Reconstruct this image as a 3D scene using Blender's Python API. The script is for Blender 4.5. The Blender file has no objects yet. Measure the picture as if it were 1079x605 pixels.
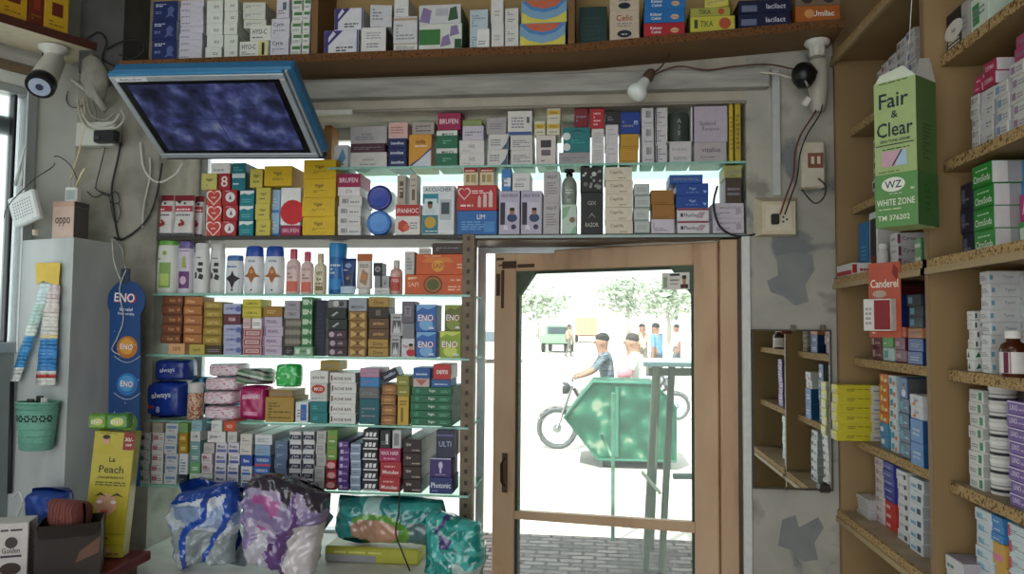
import bpy, math, random
from mathutils import Vector, Matrix, noise
R = random.Random(7)
SC = bpy.context.scene
COL = SC.collection
# ------------------------------------------------------------------ camera
FOC, CX, CY = 780.0, 539.5, 302.5
EYE = Vector((0, 0, 1.6))
AY = Vector((88, 42, 780)).normalized()
AX = Vector((6640, 17, -780)); AX = (AX - AY * AX.dot(AY)).normalized()
AZ = AX.cross(AY)
cam_d = bpy.data.cameras.new('camera')
cam_d.sensor_width = 36; cam_d.lens = FOC / 1079 * 36; cam_d.clip_start = .02; cam_d.clip_end = 600
cam = bpy.data.objects.new('camera', cam_d); COL.objects.link(cam); SC.camera = cam
cam.matrix_world = Matrix(((AX[0], -AX[1], -AX[2], EYE.x), (AY[0], -AY[1], -AY[2], EYE.y), (AZ[0], -AZ[1], -AZ[2], EYE.z), (0, 0, 0, 1)))
def ray(px, py):
    v = Vector((px - CX, py - CY, FOC)); return Vector((AX.dot(v), AY.dot(v), AZ.dot(v)))
def P(px, py, Y):
    r = ray(px, py); return EYE + r * (Y / r.y)
def PX(px, py, X):
    r = ray(px, py); return EYE + r * (X / r.x)
def PZ(px, py, Z):
    r = ray(px, py); return EYE + r * ((Z - EYE.z) / r.z)
# ------------------------------------------------------------------ world, sun, exposure
SC.view_settings.view_transform = 'Standard'; SC.view_settings.look = 'None'
SC.view_settings.exposure = -0.08; SC.view_settings.gamma = 1.0; SC.view_settings.use_curve_mapping = False
W = bpy.data.worlds.new('hazy_sky'); SC.world = W; W.use_nodes = True
bg = W.node_tree.nodes['Background']; bg.inputs[0].default_value = (.93, .97, 1.0, 1); bg.inputs[1].default_value = 2.7
sd = bpy.data.lights.new('sun', 'SUN'); sd.energy = 12.0; sd.angle = .02; sd.color = (1, .96, .9)
sun = bpy.data.objects.new('sun', sd); COL.objects.link(sun)
sun.rotation_euler = Vector((.25, .52, -.86)).to_track_quat('-Z', 'Y').to_euler()
tl_d = bpy.data.lights.new('added_tube_light', 'AREA'); tl_d.shape = 'RECTANGLE'; tl_d.size = 1.2; tl_d.size_y = .04; tl_d.energy = 9; tl_d.color = (.95, .98, 1)  # added light with no visible source, brightens the shelves
tl_o = bpy.data.objects.new('added_tube_light', tl_d); COL.objects.link(tl_o); tl_o.location = (-.7, .5, 2.86)
# ------------------------------------------------------------------ materials
def lin(h):
    h = h.lstrip('#')
    if len(h) == 3: h = ''.join(c * 2 for c in h)
    o = []
    for i in (0, 2, 4):
        c = int(h[i:i + 2], 16) / 255
        o.append(c / 12.92 if c <= .04045 else ((c + .055) / 1.055) ** 2.4)
    return o
MC = {}
def mat(hexc, rough=.5, metal=0, var=.06, scale=40, spec=.4, bump=0):
    k = (hexc, rough, metal, var, scale, spec, bump)
    if k in MC: return MC[k]
    m = bpy.data.materials.new('m_' + hexc.strip('#')); m.use_nodes = True
    nt = m.node_tree; b = nt.nodes['Principled BSDF']; c = lin(hexc)
    b.inputs['Roughness'].default_value = rough; b.inputs['Metallic'].default_value = metal
    b.inputs['Specular IOR Level'].default_value = spec
    tc = nt.nodes.new('ShaderNodeTexCoord'); n = nt.nodes.new('ShaderNodeTexNoise'); n.inputs['Scale'].default_value = scale
    n.inputs['Detail'].default_value = 4
    rp = nt.nodes.new('ShaderNodeValToRGB')
    rp.color_ramp.elements[0].position = .3; rp.color_ramp.elements[1].position = .7
    rp.color_ramp.elements[0].color = [max(0, x * (1 - var)) for x in c] + [1]
    rp.color_ramp.elements[1].color = [min(1, x * (1 + var)) for x in c] + [1]
    nt.links.new(tc.outputs['Object'], n.inputs['Vector']); nt.links.new(n.outputs['Fac'], rp.inputs['Fac'])
    nt.links.new(rp.outputs['Color'], b.inputs['Base Color'])
    if bump:
        bp = nt.nodes.new('ShaderNodeBump'); bp.inputs['Strength'].default_value = bump; bp.inputs['Distance'].default_value = .004
        nt.links.new(n.outputs['Fac'], bp.inputs['Height']); nt.links.new(bp.outputs['Normal'], b.inputs['Normal'])
    MC[k] = m; return m
def ramp_mat(name, stops, scale=3.0, detail=6, rough=.8, stretch=(1, 1, 1), bump=.1, dist=0.0, kind='noise', spec=.25):
    m = bpy.data.materials.new(name); m.use_nodes = True; nt = m.node_tree; b = nt.nodes['Principled BSDF']
    b.inputs['Roughness'].default_value = rough; b.inputs['Specular IOR Level'].default_value = spec
    tc = nt.nodes.new('ShaderNodeTexCoord'); mp = nt.nodes.new('ShaderNodeMapping'); mp.inputs['Scale'].default_value = stretch
    if kind == 'noise':
        n = nt.nodes.new('ShaderNodeTexNoise'); n.inputs['Detail'].default_value = detail; n.inputs['Distortion'].default_value = dist; out = n.outputs['Fac']
    else:
        n = nt.nodes.new('ShaderNodeTexVoronoi'); out = n.outputs['Color']
    n.inputs['Scale'].default_value = scale
    rp = nt.nodes.new('ShaderNodeValToRGB'); e = rp.color_ramp.elements
    while len(e) < len(stops): e.new(.5)
    for q, (p, c) in zip(e, stops): q.position = p; q.color = lin(c) + [1]
    nt.links.new(tc.outputs['Object'], mp.inputs['Vector']); nt.links.new(mp.outputs['Vector'], n.inputs['Vector'])
    nt.links.new(out, rp.inputs['Fac']); nt.links.new(rp.outputs['Color'], b.inputs['Base Color'])
    if bump:
        bp = nt.nodes.new('ShaderNodeBump'); bp.inputs['Strength'].default_value = bump; bp.inputs['Distance'].default_value = .01
        nt.links.new(n.outputs['Fac'] if kind == 'noise' else n.outputs['Distance'], bp.inputs['Height']); nt.links.new(bp.outputs['Normal'], b.inputs['Normal'])
    return m
def glass_mat(name, tint, gloss=.08, dust=0.0, dustcol='#dfe6e4', rough=.02):
    m = bpy.data.materials.new(name); m.use_nodes = True; nt = m.node_tree
    for n in list(nt.nodes): nt.nodes.remove(n)
    o = nt.nodes.new('ShaderNodeOutputMaterial'); t = nt.nodes.new('ShaderNodeBsdfTransparent'); t.inputs[0].default_value = lin(tint) + [1]
    g = nt.nodes.new('ShaderNodeBsdfGlossy'); g.inputs['Roughness'].default_value = rough
    mx = nt.nodes.new('ShaderNodeMixShader'); mx.inputs[0].default_value = gloss
    nt.links.new(t.outputs[0], mx.inputs[1]); nt.links.new(g.outputs[0], mx.inputs[2]); last = mx
    if dust:
        d = nt.nodes.new('ShaderNodeBsdfTranslucent'); d.inputs[0].default_value = lin(dustcol) + [1]
        nz = nt.nodes.new('ShaderNodeTexNoise'); nz.inputs['Scale'].default_value = 3; nz.inputs['Detail'].default_value = 5
        mr = nt.nodes.new('ShaderNodeMapRange'); mr.inputs['To Min'].default_value = dust * .75; mr.inputs['To Max'].default_value = dust * 1.25
        nt.links.new(nz.outputs['Fac'], mr.inputs['Value'])
        m2 = nt.nodes.new('ShaderNodeMixShader'); nt.links.new(mr.outputs[0], m2.inputs[0])
        nt.links.new(mx.outputs[0], m2.inputs[1]); nt.links.new(d.outputs[0], m2.inputs[2]); last = m2
    nt.links.new(last.outputs[0], o.inputs[0]); return m
def M_(x): return mat(x) if isinstance(x, str) else x
# ------------------------------------------------------------------ text cache
TX = {}
def text_geo(s):
    if s not in TX:
        c = bpy.data.curves.new('t', 'FONT'); c.body = s; c.resolution_u = 2; c.offset = .012
        o = bpy.data.objects.new('t', c); COL.objects.link(o)
        me = o.to_mesh(); v = [(p.co.x, p.co.y) for p in me.vertices]; f = [tuple(p.vertices) for p in me.polygons]
        o.to_mesh_clear(); bpy.data.objects.remove(o); bpy.data.curves.remove(c)
        xs = [p[0] for p in v]; ys = [p[1] for p in v]
        x0, x1, y0, y1 = min(xs), max(xs), min(ys), max(ys)
        TX[s] = ([(p[0] - (x0 + x1) / 2, p[1] - (y0 + y1) / 2) for p in v], f, x1 - x0, y1 - y0)
    return TX[s]
# ------------------------------------------------------------------ mesh builder
class MB:
    def __init__(s): s.v = []; s.f = []; s.m = []; s.sm = []; s.mats = []
    def mi(s, m):
        m = M_(m)
        if m not in s.mats: s.mats.append(m)
        return s.mats.index(m)
    def add(s, v, f, m, T=None, smooth=False):
        n = len(s.v); i = s.mi(m)
        s.v += [(T @ Vector(p)) if T is not None else Vector(p) for p in v]
        s.f += [tuple(a + n for a in q) for q in f]; s.m += [i] * len(f); s.sm += [smooth] * len(f); return s
    def box(s, x0, x1, y0, y1, z0, z1, m, b=0.0, T=None, side=None, top=None):
        if b <= 0:
            v = [(x0, y0, z0), (x1, y0, z0), (x1, y1, z0), (x0, y1, z0), (x0, y0, z1), (x1, y0, z1), (x1, y1, z1), (x0, y1, z1)]
            fs = [(0, 3, 2, 1), (4, 5, 6, 7), (0, 1, 5, 4), (2, 3, 7, 6), (1, 2, 6, 5), (3, 0, 4, 7)]
            cm = [m, top or m, m, m, side or m, side or m]
            for q, c in zip(fs, cm): s.add([v[i] for i in q], [(0, 1, 2, 3)], c, T)
            return s
        xs, ys, zs = (x0, x1), (y0, y1), (z0, z1); V = []; ix = {}
        for a in (0, 1):
            for bb in (0, 1):
                for c in (0, 1):
                    sx, sy, sz = (1, -1)[a], (1, -1)[bb], (1, -1)[c]
                    for k in range(3):
                        ix[a, bb, c, k] = len(V)
                        V.append((xs[a] + (0 if k == 0 else sx * b), ys[bb] + (0 if k == 1 else sy * b), zs[c] + (0 if k == 2 else sz * b)))
        F = []; C = []
        def face(q, n, col):
            p = [Vector(V[i]) for i in q]; nn = (p[1] - p[0]).cross(p[2] - p[0])
            F.append(q if nn.dot(Vector(n)) > 0 else q[::-1]); C.append(col)
        for a in (0, 1):
            face([ix[a, 0, 0, 0], ix[a, 1, 0, 0], ix[a, 1, 1, 0], ix[a, 0, 1, 0]], (a * 2 - 1, 0, 0), side or m)
            face([ix[0, a, 0, 1], ix[1, a, 0, 1], ix[1, a, 1, 1], ix[0, a, 1, 1]], (0, a * 2 - 1, 0), m)
            face([ix[0, 0, a, 2], ix[1, 0, a, 2], ix[1, 1, a, 2], ix[0, 1, a, 2]], (0, 0, a * 2 - 1), (top or m) if a else m)
            for c in (0, 1):
                face([ix[a, c, 0, 0], ix[a, c, 1, 0], ix[a, c, 1, 1], ix[a, c, 0, 1]], (a * 2 - 1, c * 2 - 1, 0), m)
                face([ix[a, 0, c, 0], ix[a, 1, c, 0], ix[a, 1, c, 2], ix[a, 0, c, 2]], (a * 2 - 1, 0, c * 2 - 1), m)
                face([ix[0, a, c, 1], ix[1, a, c, 1], ix[1, a, c, 2], ix[0, a, c, 2]], (0, a * 2 - 1, c * 2 - 1), m)
                for d in (0, 1): face([ix[a, c, d, 0], ix[a, c, d, 1], ix[a, c, d, 2]], (a * 2 - 1, c * 2 - 1, d * 2 - 1), m)
        for q, c in zip(F, C): s.add([V[i] for i in q], [tuple(range(len(q)))], c, T)
        return s
    def lathe(s, prof, m, n=20, T=None, sx=1, sy=1, cap=True):
        v = []; f = []
        for r, z in prof:
            for k in range(n): a = 2 * math.pi * k / n; v.append((r * math.cos(a) * sx, r * math.sin(a) * sy, z))
        for j in range(len(prof) - 1):
            for k in range(n):
                k2 = (k + 1) % n; f.append((j * n + k, j * n + k2, (j + 1) * n + k2, (j + 1) * n + k))
        s.add(v, f, m, T, True)
        if cap:
            e = (len(prof) - 1) * n
            s.add(v[:n], [tuple(range(n))[::-1]], m, T); s.add(v[e:], [tuple(range(n))], m, T)
        return s
    def tube(s, pts, r, m, n=6, close=False):
        pts = [Vector(p) for p in pts]; v = []; f = []; L = len(pts)
        for i, p in enumerate(pts):
            a = pts[i - 1] if (i > 0 or close) else p; b = pts[(i + 1) % L] if (i < L - 1 or close) else p
            t = (b - a).normalized() if (b - a).length > 1e-9 else Vector((0, 0, 1))
            up = Vector((0, 0, 1)) if abs(t.z) < .9 else Vector((0, 1, 0))
            x = t.cross(up).normalized(); y = t.cross(x)
            rr = r[i] if isinstance(r, (list, tuple)) else r
            for k in range(n): q = 2 * math.pi * k / n; v.append(p + x * rr * math.cos(q) + y * rr * math.sin(q))
        for i in range(L if close else L - 1):
            j = (i + 1) % L
            for k in range(n): k2 = (k + 1) % n; f.append((i * n + k, i * n + k2, j * n + k2, j * n + k))
        if not close: f.append(tuple(range(n))); f.append(tuple((L - 1) * n + k for k in range(n))[::-1])
        return s.add(v, f, m, None, True)
    def prism(s, poly, y0, y1, m, T=None, edge=None):          # polygon in x,z, extruded along y
        n = len(poly); A = sum(poly[i][0] * poly[(i + 1) % n][1] - poly[(i + 1) % n][0] * poly[i][1] for i in range(n))
        if A < 0: poly = poly[::-1]
        a = [(p[0], y0, p[1]) for p in poly]; b = [(p[0], y1, p[1]) for p in poly]
        s.add(a, [tuple(range(n))], m, T); s.add(b, [tuple(range(n))[::-1]], m, T)
        for i in range(n):
            j = (i + 1) % n; s.add([a[i], b[i], b[j], a[j]], [(0, 1, 2, 3)], edge or m, T)
        return s
    def plan(s, poly, z0, z1, m, T=None):                      # polygon in x,y, extruded along z
        n = len(poly); A = sum(poly[i][0] * poly[(i + 1) % n][1] - poly[(i + 1) % n][0] * poly[i][1] for i in range(n))
        if A < 0: poly = poly[::-1]
        a = [(p[0], p[1], z0) for p in poly]; b = [(p[0], p[1], z1) for p in poly]
        s.add(a, [tuple(range(n))[::-1]], m, T); s.add(b, [tuple(range(n))], m, T)
        for i in range(n):
            j = (i + 1) % n; s.add([a[i], a[j], b[j], b[i]], [(0, 1, 2, 3)], m, T)
        return s
    def text(s, t, o, u, v, h, m, wmax=None, wfix=None):
        g, f, w, hh = text_geo(t); k = h / hh; kx = k
        if wmax and w * k > wmax: kx = wmax / w; k = min(k, kx * 1.5)
        if wfix: kx = wfix / w
        o, u, v = Vector(o), Vector(u), Vector(v)
        return s.add([o + u * p[0] * kx + v * p[1] * k for p in g], f, m)
    def mesh(s, name, org=(0, 0, 0)):
        me = bpy.data.meshes.new(name); o = Vector(org)
        me.from_pydata([tuple(p - o) for p in s.v], [], s.f)
        for m in s.mats: me.materials.append(m)
        me.polygons.foreach_set('material_index', s.m); me.polygons.foreach_set('use_smooth', s.sm); me.update(); return me
    def build(s, name, parent=None, org=(0, 0, 0)):
        o = bpy.data.objects.new(name, s.mesh(name, org)); COL.objects.link(o)
        if parent: o.parent = parent
        else: o.location = org
        return o
USED = {}
def tag(o, label=None, cat=None, group=None, kind=None):
    if label:
        o['label'] = label; n = len(label.split())
        if n < 4 or n > 16: print('LABEL LEN', n, label)
        if cat and label in USED: print('LABEL DUP', label)
        if cat: USED[label] = 1
    if cat: o['category'] = cat
    if group: o['group'] = group
    if kind: o['kind'] = kind
    return o
def empty(name, loc, label=None, cat=None, group=None, rz=0):
    o = bpy.data.objects.new(name, None); COL.objects.link(o); o.location = loc; o.rotation_euler = (0, 0, rz); o.empty_display_size = .05
    return tag(o, label, cat, group)
def struct(name, mb, org=(0, 0, 0), parent=None):
    o = mb.build(name, parent, org)
    if not parent: o['kind'] = 'structure'
    return o
def bez(pts, n=8):                                              # Catmull-Rom through points
    pts = [Vector(p) for p in pts]; o = []
    for i in range(len(pts) - 1):
        a = pts[max(0, i - 1)]; b = pts[i]; c = pts[i + 1]; d = pts[min(len(pts) - 1, i + 2)]
        for k in range(n):
            t = k / n; o.append(.5 * ((2 * b) + (c - a) * t + (2 * a - 5 * b + 4 * c - d) * t * t + (3 * b - a - 3 * c + d) * t ** 3))
    return o + [pts[-1]]
ORD = ['', 'topmost', 'second from top', 'third from top', 'fourth from top', 'fifth from top', 'sixth from top', 'seventh from top', 'eighth from top', 'ninth from top', 'tenth from top']
def ordw(i, n):                                                 # i = 0 at the bottom
    if n == 2: return ('lower', 'upper')[i]
    if n == 3: return ('bottom', 'middle', 'top')[i]
    return 'bottom' if i == 0 else ORD[n - i]
# ================================================================== THE SETTING
WY = 2.66                                                       # room face of the back wall
plaster = ramp_mat('plaster', [(.3, '#77756c'), (.45, '#979589'), (.6, '#a5a397'), (.75, '#858379')], 5, 8, .85, bump=.25)
patchy = ramp_mat('peeling_plaster', [(.34, '#7b7f80'), (.40, '#a5a399'), (.6, '#b4b1a4'), (.7, '#8d8a80')], 5, 7, .85, dist=.6, bump=.3)
white_wall = ramp_mat('white_paint', [(.3, '#c8cdc6'), (.7, '#dde1da')], 5, 6, .7, bump=.08)
steel = ramp_mat('galvanised_steel', [(.3, '#8d8c86'), (.7, '#b0afa8')], 6, 5, .45, (1, 1, 8), bump=.05)
lintel_m = ramp_mat('lintel_plaster', [(.3, '#938d80'), (.5, '#b5ae9f'), (.72, '#a29b8c')], 5, 8, .8, bump=.25)
chip = ramp_mat('chipboard_edge', [(.36, '#5d4427'), (.46, '#a98a5c'), (.56, '#c3a678'), (.66, '#86663c')], 130, 3, .8, bump=.3)
board = ramp_mat('brown_board', [(.3, '#8a7150'), (.5, '#9c825c'), (.7, '#937954')], 3, 6, .55, (1, 1, .25), bump=.03)
board_top = ramp_mat('worn_board', [(.3, '#948268'), (.7, '#b09c80')], 8, 6, .5, bump=.03)
dark_board = ramp_mat('attic_board', [(.3, '#695138'), (.7, '#836848')], 5, 6, .6, (.2, 1, 1), bump=.05)
door_wood = ramp_mat('door_paint', [(.25, '#9a7d60'), (.45, '#c2a182'), (.7, '#ccae90')], 7, 8, .55, (1, 1, .3), bump=.12)
floor_m = ramp_mat('floor_tiles', [(.3, '#9b958a'), (.7, '#b3ada2')], 3, 4, .4, bump=.02)
ceil_m = ramp_mat('ceiling_paint', [(.3, '#8d897f'), (.7, '#9d998f')], 3, 4, .9, bump=.02)
glass_green = glass_mat('shelf_glass', '#e4f4ee', .06)
glass_edge = mat('#8fc4b4', .2, 0, .15, 60)
glass_door = glass_mat('dusty_door_glass', '#f2f7f6', .04, .055)
glass_win = glass_mat('dusty_window_glass', '#f4f8f8', .04, .35)
CEIL = 2.95; RX = 1.16
xl = P(165, 250, WY).x; xr = P(787, 245, WY).x; xd = P(497, 400, WY).x
z_lin = P(560, 113, WY).z; z_sill = P(330, 592, WY).z

wx = P(80, 150, WY).x                                           # room corner, back wall / left wall
A_ = Vector((wx, WY, 0)); B_ = P(0, 150, 2.43); B_.z = 0
E_ = (A_ - B_).normalized(); N_ = Vector((-E_.y, E_.x, 0))      # along the left wall, and outward from the room
LT = Matrix(((E_.x, N_.x, 0, A_.x), (E_.y, N_.y, 0, A_.y), (0, 0, 1, 0), (0, 0, 0, 1)))
def PL(px, py, off=0.0):                                        # photo point on the left wall -> (s, z); off = distance into the room
    r = ray(px, py); d = (A_ - N_ * off - EYE); k = (d.x * N_.x + d.y * N_.y) / (r.x * N_.x + r.y * N_.y); p = EYE + r * k
    q = p - A_; return q.x * E_.x + q.y * E_.y, p.z
def LW(px, py, off=0.0):
    s, z = PL(px, py, off); p = A_ + E_ * s - N_ * off; p.z = z; return p
far_left = A_ - E_ * 2.6
m = MB(); m.plan([(far_left.x - .3, -3), (RX + .12, -3), (RX + .12, WY + .12), (wx - .1, WY + .12), (far_left.x - .3, far_left.y)], -.08, 0, floor_m); struct('floor', m)
m = MB(); m.plan([(far_left.x - .3, -3), (RX + .12, -3), (RX + .12, WY + .12), (wx - .3, WY + .12), (far_left.x - .3, far_left.y)], CEIL, CEIL + .12, ceil_m); struct('ceiling', m)
m = MB(); m.box(RX, RX + .12, -3, WY + .12, 0, CEIL, plaster); struct('wall_right', m)
m = MB(); m.box(wx, xl, WY, WY + .14, 0, CEIL, plaster)
m.box(xl, xr, WY, WY + .14, z_lin, CEIL, lintel_m); m.box(xr, RX, WY, WY + .14, 0, CEIL, patchy)
m.box(xl, xd - .04, WY, WY + .14, 0, z_sill, plaster); struct('wall_back', m)
# left wall with its window
sw, _ = PL(34, 200); _, zt = PL(33, 95); _, zb = PL(20, 372)
m = MB(); m.box(sw, 0, 0, .12, 0, CEIL, white_wall, 0, LT); m.box(-2.6, sw, 0, .12, zt, CEIL, white_wall, 0, LT)
m.box(-2.6, sw, 0, .12, 0, zb, mat('#7c8686', .7, 0, .1, 6), 0, LT); m.box(-2.6, -1.7, 0, .12, zb, zt, white_wall, 0, LT); struct('wall_left', m)
m = MB(); m.box(far_left.x - .12, far_left.x, -3, far_left.y, 0, CEIL, white_wall); struct('wall_left.001', m)
alu = mat('#b4bcbc', .4, .6, .05)
m = MB(); s1, _ = PL(22, 200)
m.box(s1, sw, -.02, .06, zb, zt, alu, .004, LT); m.box(-1.7, s1, -.02, .06, zt - .03, zt, alu, .004, LT); m.box(-1.7, s1, -.02, .06, zb, zb + .04, alu, .004, LT); m.box(-1.7, -1.66, -.02, .06, zb, zt, alu, .004, LT)
s2, _ = PL(15, 200); s3, _ = PL(11, 200); m.box(s3, s2, 0, .05, zb + .04, zt - .03, mat('#1c2022', .4), .003, LT)
wf_ob = wf = struct("window_1", m); m = MB(); m.box(-1.66, s1, .03, .036, zb + .04, zt - .03, glass_win, 0, LT); m.build('window_glass', wf)
m = MB(); _, zq = PL(20, 62); m.box(-2.5, PL(47, 62)[0], -.02, 0, zq - .02, zq + .045, steel, .003, LT); m.box(-2.5, PL(47, 62)[0], -.012, 0, zq - .055, zq - .02, mat('#6f604d', .8), .002, LT); struct('trim_1', m)
# rough plastered pier in the corner, standing forward of the wall
pier_m = ramp_mat('grey_pier_plaster', [(.3, '#a3aaa9'), (.5, '#c2c8c7'), (.7, '#b0b7b6')], 3, 8, .7, (1, 1, .4), bump=.25)
pa, pb, pc = P(13, 400, 2.50), P(72, 400, 2.40), P(126, 400, 2.655)
zp = P(72, 250, 2.40).z
m = MB(); m.plan([(pa.x, pa.y), (pb.x, pb.y), (pc.x, pc.y), (pc.x - .2, 2.66), (wx + .05, 2.655), ], 0, zp, pier_m); struct('trim_2', m)
# steel and plaster lintel over the display window
zs0 = P(560, 98, WY - .04).z; zs1 = P(560, 84, WY - .04).z
x335 = P(318, 95, WY).x
m = MB(); m.box(x335, P(808, 90, WY).x, WY - .045, WY, zs0, zs1 + .02, steel, .003); struct('trim_3', m)
m = MB(); m.box(P(320, 117, WY).x, P(372, 117, WY).x, WY - .012, WY, z_lin - .012, z_lin + .006, mat('#e4e3dc', .5), .002); m.box(P(372, 117, WY).x, xr, WY - .01, WY, z_lin - .006, z_lin + .004, mat('#8e877a', .6), .002); struct('trim_4', m)
# pane behind the glass shelves and over the door
zrail = P(560, 250, WY + .1).z
m = MB(); m.box(xl, xr, 2.965, 2.995, z_lin - .03, z_lin + .02, alu); m.box(xl, xd, 2.965, 2.995, z_sill, z_sill + .03, alu); m.box(xl, xl + .03, 2.965, 2.995, z_sill, z_lin, alu); m.box(xr - .03, xr, 2.965, 2.995, zrail - .02, z_lin, alu); m.box(xd - .03, xd, 2.965, 2.995, z_sill, zrail, alu); m.box(xd, xr, 2.965, 2.995, zrail - .04, zrail, alu)
w2 = struct('window_2', m); m = MB(); m.box(xl, xd - .02, 2.978, 2.982, z_sill, zrail, glass_win); m.box(xl, xr, 2.978, 2.982, zrail, z_lin, glass_win); m.build('window_glass', w2)
m = MB(); m.box(xl - .14, xl, WY + .14, 3.0, 0, CEIL, plaster); m.box(xr, xr + .14, WY + .14, 3.0, 0, CEIL, plaster); m.box(xl, xr, WY + .14, 3.0, z_lin + .02, CEIL, plaster); m.box(xl, xd, WY + .14, 3.0, 0, z_sill, plaster); struct('wall_outer', m)
m = MB(); m.box(xl, P(494, 595, 2.64).x, 2.33, WY + .3, z_sill, z_sill + .02, mat('#d9d8d0', .6, 0, .1, 12), .004); struct('sill_1', m)
# slotted upright at the door end of the shelves
m = MB(); xa, xb = P(486, 400, WY).x, P(499, 400, WY).x
m.box(xa, xb, WY - .01, WY + .05, 0, zrail, mat('#7a6a58', .6, 0, .2, 20), .002)
for k in range(30): m.box((xa + xb) / 2 - .006, (xa + xb) / 2 + .006, WY - .0106, WY - .009, .75 + k * .04, .765 + k * .04, '#3a3128')
struct('trim_5', m)
# plaster edge strip, dark door jamb, door head
m = MB(); m.box(P(782, 400, WY).x, P(791, 400, WY).x, WY - .012, WY + .02, 0, P(785, 249, WY).z, mat('#d6d8d4', .5), .002); struct('trim_6', m)
m = MB(); m.box(P(759, 400, WY + .03).x, P(781, 400, WY + .03).x, WY + .005, WY + .1, 0, P(770, 252, WY).z, door_wood, .004)
m.box(P(776, 400, WY + .03).x, P(780, 400, WY + .03).x, WY + .001, WY + .006, 0, P(770, 252, WY).z, '#4b3a2a')
m.box(xd, P(759, 400, WY + .03).x, WY + .02, WY + .1, P(640, 253, WY + .02).z, P(640, 249, WY + .02).z, '#5d4a35'); struct('door_frame', m)
# the door, open a little to the outside
HG = P(758, 400, WY + .05); zdt = P(757, 255, WY + .05).z
def find_y(px, py, z):
    r = ray(px, py); return r.y * (z - EYE.z) / r.z
FY = find_y(524, 268, zdt); FR = P(524, 268, FY)
FY = min(FY, 3.1); FR = P(524, 300, FY)
dd = Vector((FR.x - HG.x, FR.y - HG.y, 0)); DW = dd.length; dd.normalize(); dn = Vector((-dd.y, dd.x, 0))
DT = Matrix(((-dd.x, -dn.x, 0, HG.x), (-dd.y, -dn.y, 0, HG.y), (0, 0, 1, 0), (0, 0, 0, 1)))    # local x runs to the hinge, x = -DW at the free edge
def PD(px, py):
    r = ray(px, py); k = ((HG.x - EYE.x) * dn.x + (HG.y - EYE.y) * dn.y) / (r.x * dn.x + r.y * dn.y); p = EYE + r * k
    return -((p.x - HG.x) * dd.x + (p.y - HG.y) * dd.y), p.z
print('door', DW, FY, zdt)
if -dn.y < 0: pass
u0, u1, u2, u3 = PD(522, 420)[0], PD(545, 420)[0], PD(733, 420)[0], 0
zr = PD(640, 283)[1]; za = PD(546, 541)[1]; zc = PD(733, 553)[1]
m = MB(); m.box(u0, u1, -.02, .02, .02, zdt, door_wood, .004, DT); m.box(u2, u3, -.02, .02, .02, zdt, door_wood, .004, DT)
m.box(u1, u2, -.02, .02, zr, zdt, door_wood, .004, DT); m.box(u1, u2, -.02, .02, .02, .2, door_wood, .004, DT)
dark_g = mat('#3a4436', .6)
m.box(u1, u1 + .012, -.012, .012, .2, zr, dark_g, 0, DT); m.box(u2 - .012, u2, -.012, .012, .2, zr, dark_g, 0, DT); m.box(u1, u2, -.012, .012, zr - .012, zr, dark_g, 0, DT)
door = struct('door_1', m)
m = MB(); m.box(u1, u2, -.003, .003, .2, zr, glass_door, 0, DT); m.build('door_glass', door)
m = MB(); m.add([(u1, -.018, za - .02), (u2, -.018, zc - .025), (u2, .01, zc - .025), (u1, .01, za - .02), (u1, -.018, za + .012), (u2, -.018, zc + .012), (u2, .01, zc + .012), (u1, .01, za + .012)], [(0, 3, 2, 1), (4, 5, 6, 7), (0, 1, 5, 4), (2, 3, 7, 6), (1, 2, 6, 5), (3, 0, 4, 7)], door_wood, DT); m.build('glazing_bar', door)
for (pu, sg) in ((u1, 1), (u2, -1)):
    m = MB(); m.prism([(pu, zr), (pu + sg * .095, zr), (pu, zr - .12)], -.014, .006, mat('#4f5d4c', .7), DT); m.build('corner_gusset', door)
m = MB(); ha, hz = PD(535, 500); hx = ha
m.box(hx - .014, hx + .012, -.026, -.02, hz - .07, hz + .09, mat('#5a4634', .5, .3, .3, 60), .002, DT); m.tube([DT @ Vector((hx, -.03, hz - .04)), DT @ Vector((hx, -.05, hz - .02)), DT @ Vector((hx, -.05, hz + .05)), DT @ Vector((hx, -.03, hz + .07))], .006, mat('#3b2f26', .4, .6)); m.build('door_handle', door)
m = MB()
for (a, b, c, d) in ((526, 533, 275, 273), (528, 538, 281, 280), (532, 546, 277, 283), (548, 565, 280, 282), (526, 529, 290, 312), (531, 533, 286, 325)):
    p, q = PD(a, c), PD(b, d); m.box(min(p[0], q[0]), max(p[0], q[0]) + .003, -.0215, -.0195, min(p[1], q[1]), max(p[1], q[1]) + .004, '#4a3524', 0, DT)
m.build('scuff_mark', door)
# sticker with a small portrait on the door glass: an object of its own
m = MB(); a, b = PD(699, 288), PD(728, 305)
m.box(a[0], b[0], -.0165, -.0145, b[1], a[1], mat('#dcd9cf', .5), 0, DT)
w_, h_ = b[0] - a[0], a[1] - b[1]
def srect(u0_, v0_, u1_, v1_, c): m.box(a[0] + w_ * u0_, a[0] + w_ * u1_, -.0171, -.0165, b[1] + h_ * v0_, b[1] + h_ * v1_, c, 0, DT)
srect(.3, .8, .65, .93, '#2b2d2c'); srect(.06, .1, .2, .75, '#9aa98f'); srect(.3, .5, .62, .6, '#8a8a86'); srect(.3, .3, .58, .36, '#8a8a86'); srect(.68, .06, .95, .3, '#3a2d2c'); srect(.76, .3, .87, .62, '#b07c5e'); srect(.74, .6, .89, .82, '#2a211d'); srect(.8, .06, .84, .24, '#b22f36')
tag(m.build('sticker', None, (DT @ Vector((a[0], 0, b[1])))), 'small white identity sticker with a portrait in the top corner of the door glass', 'sticker')
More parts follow.
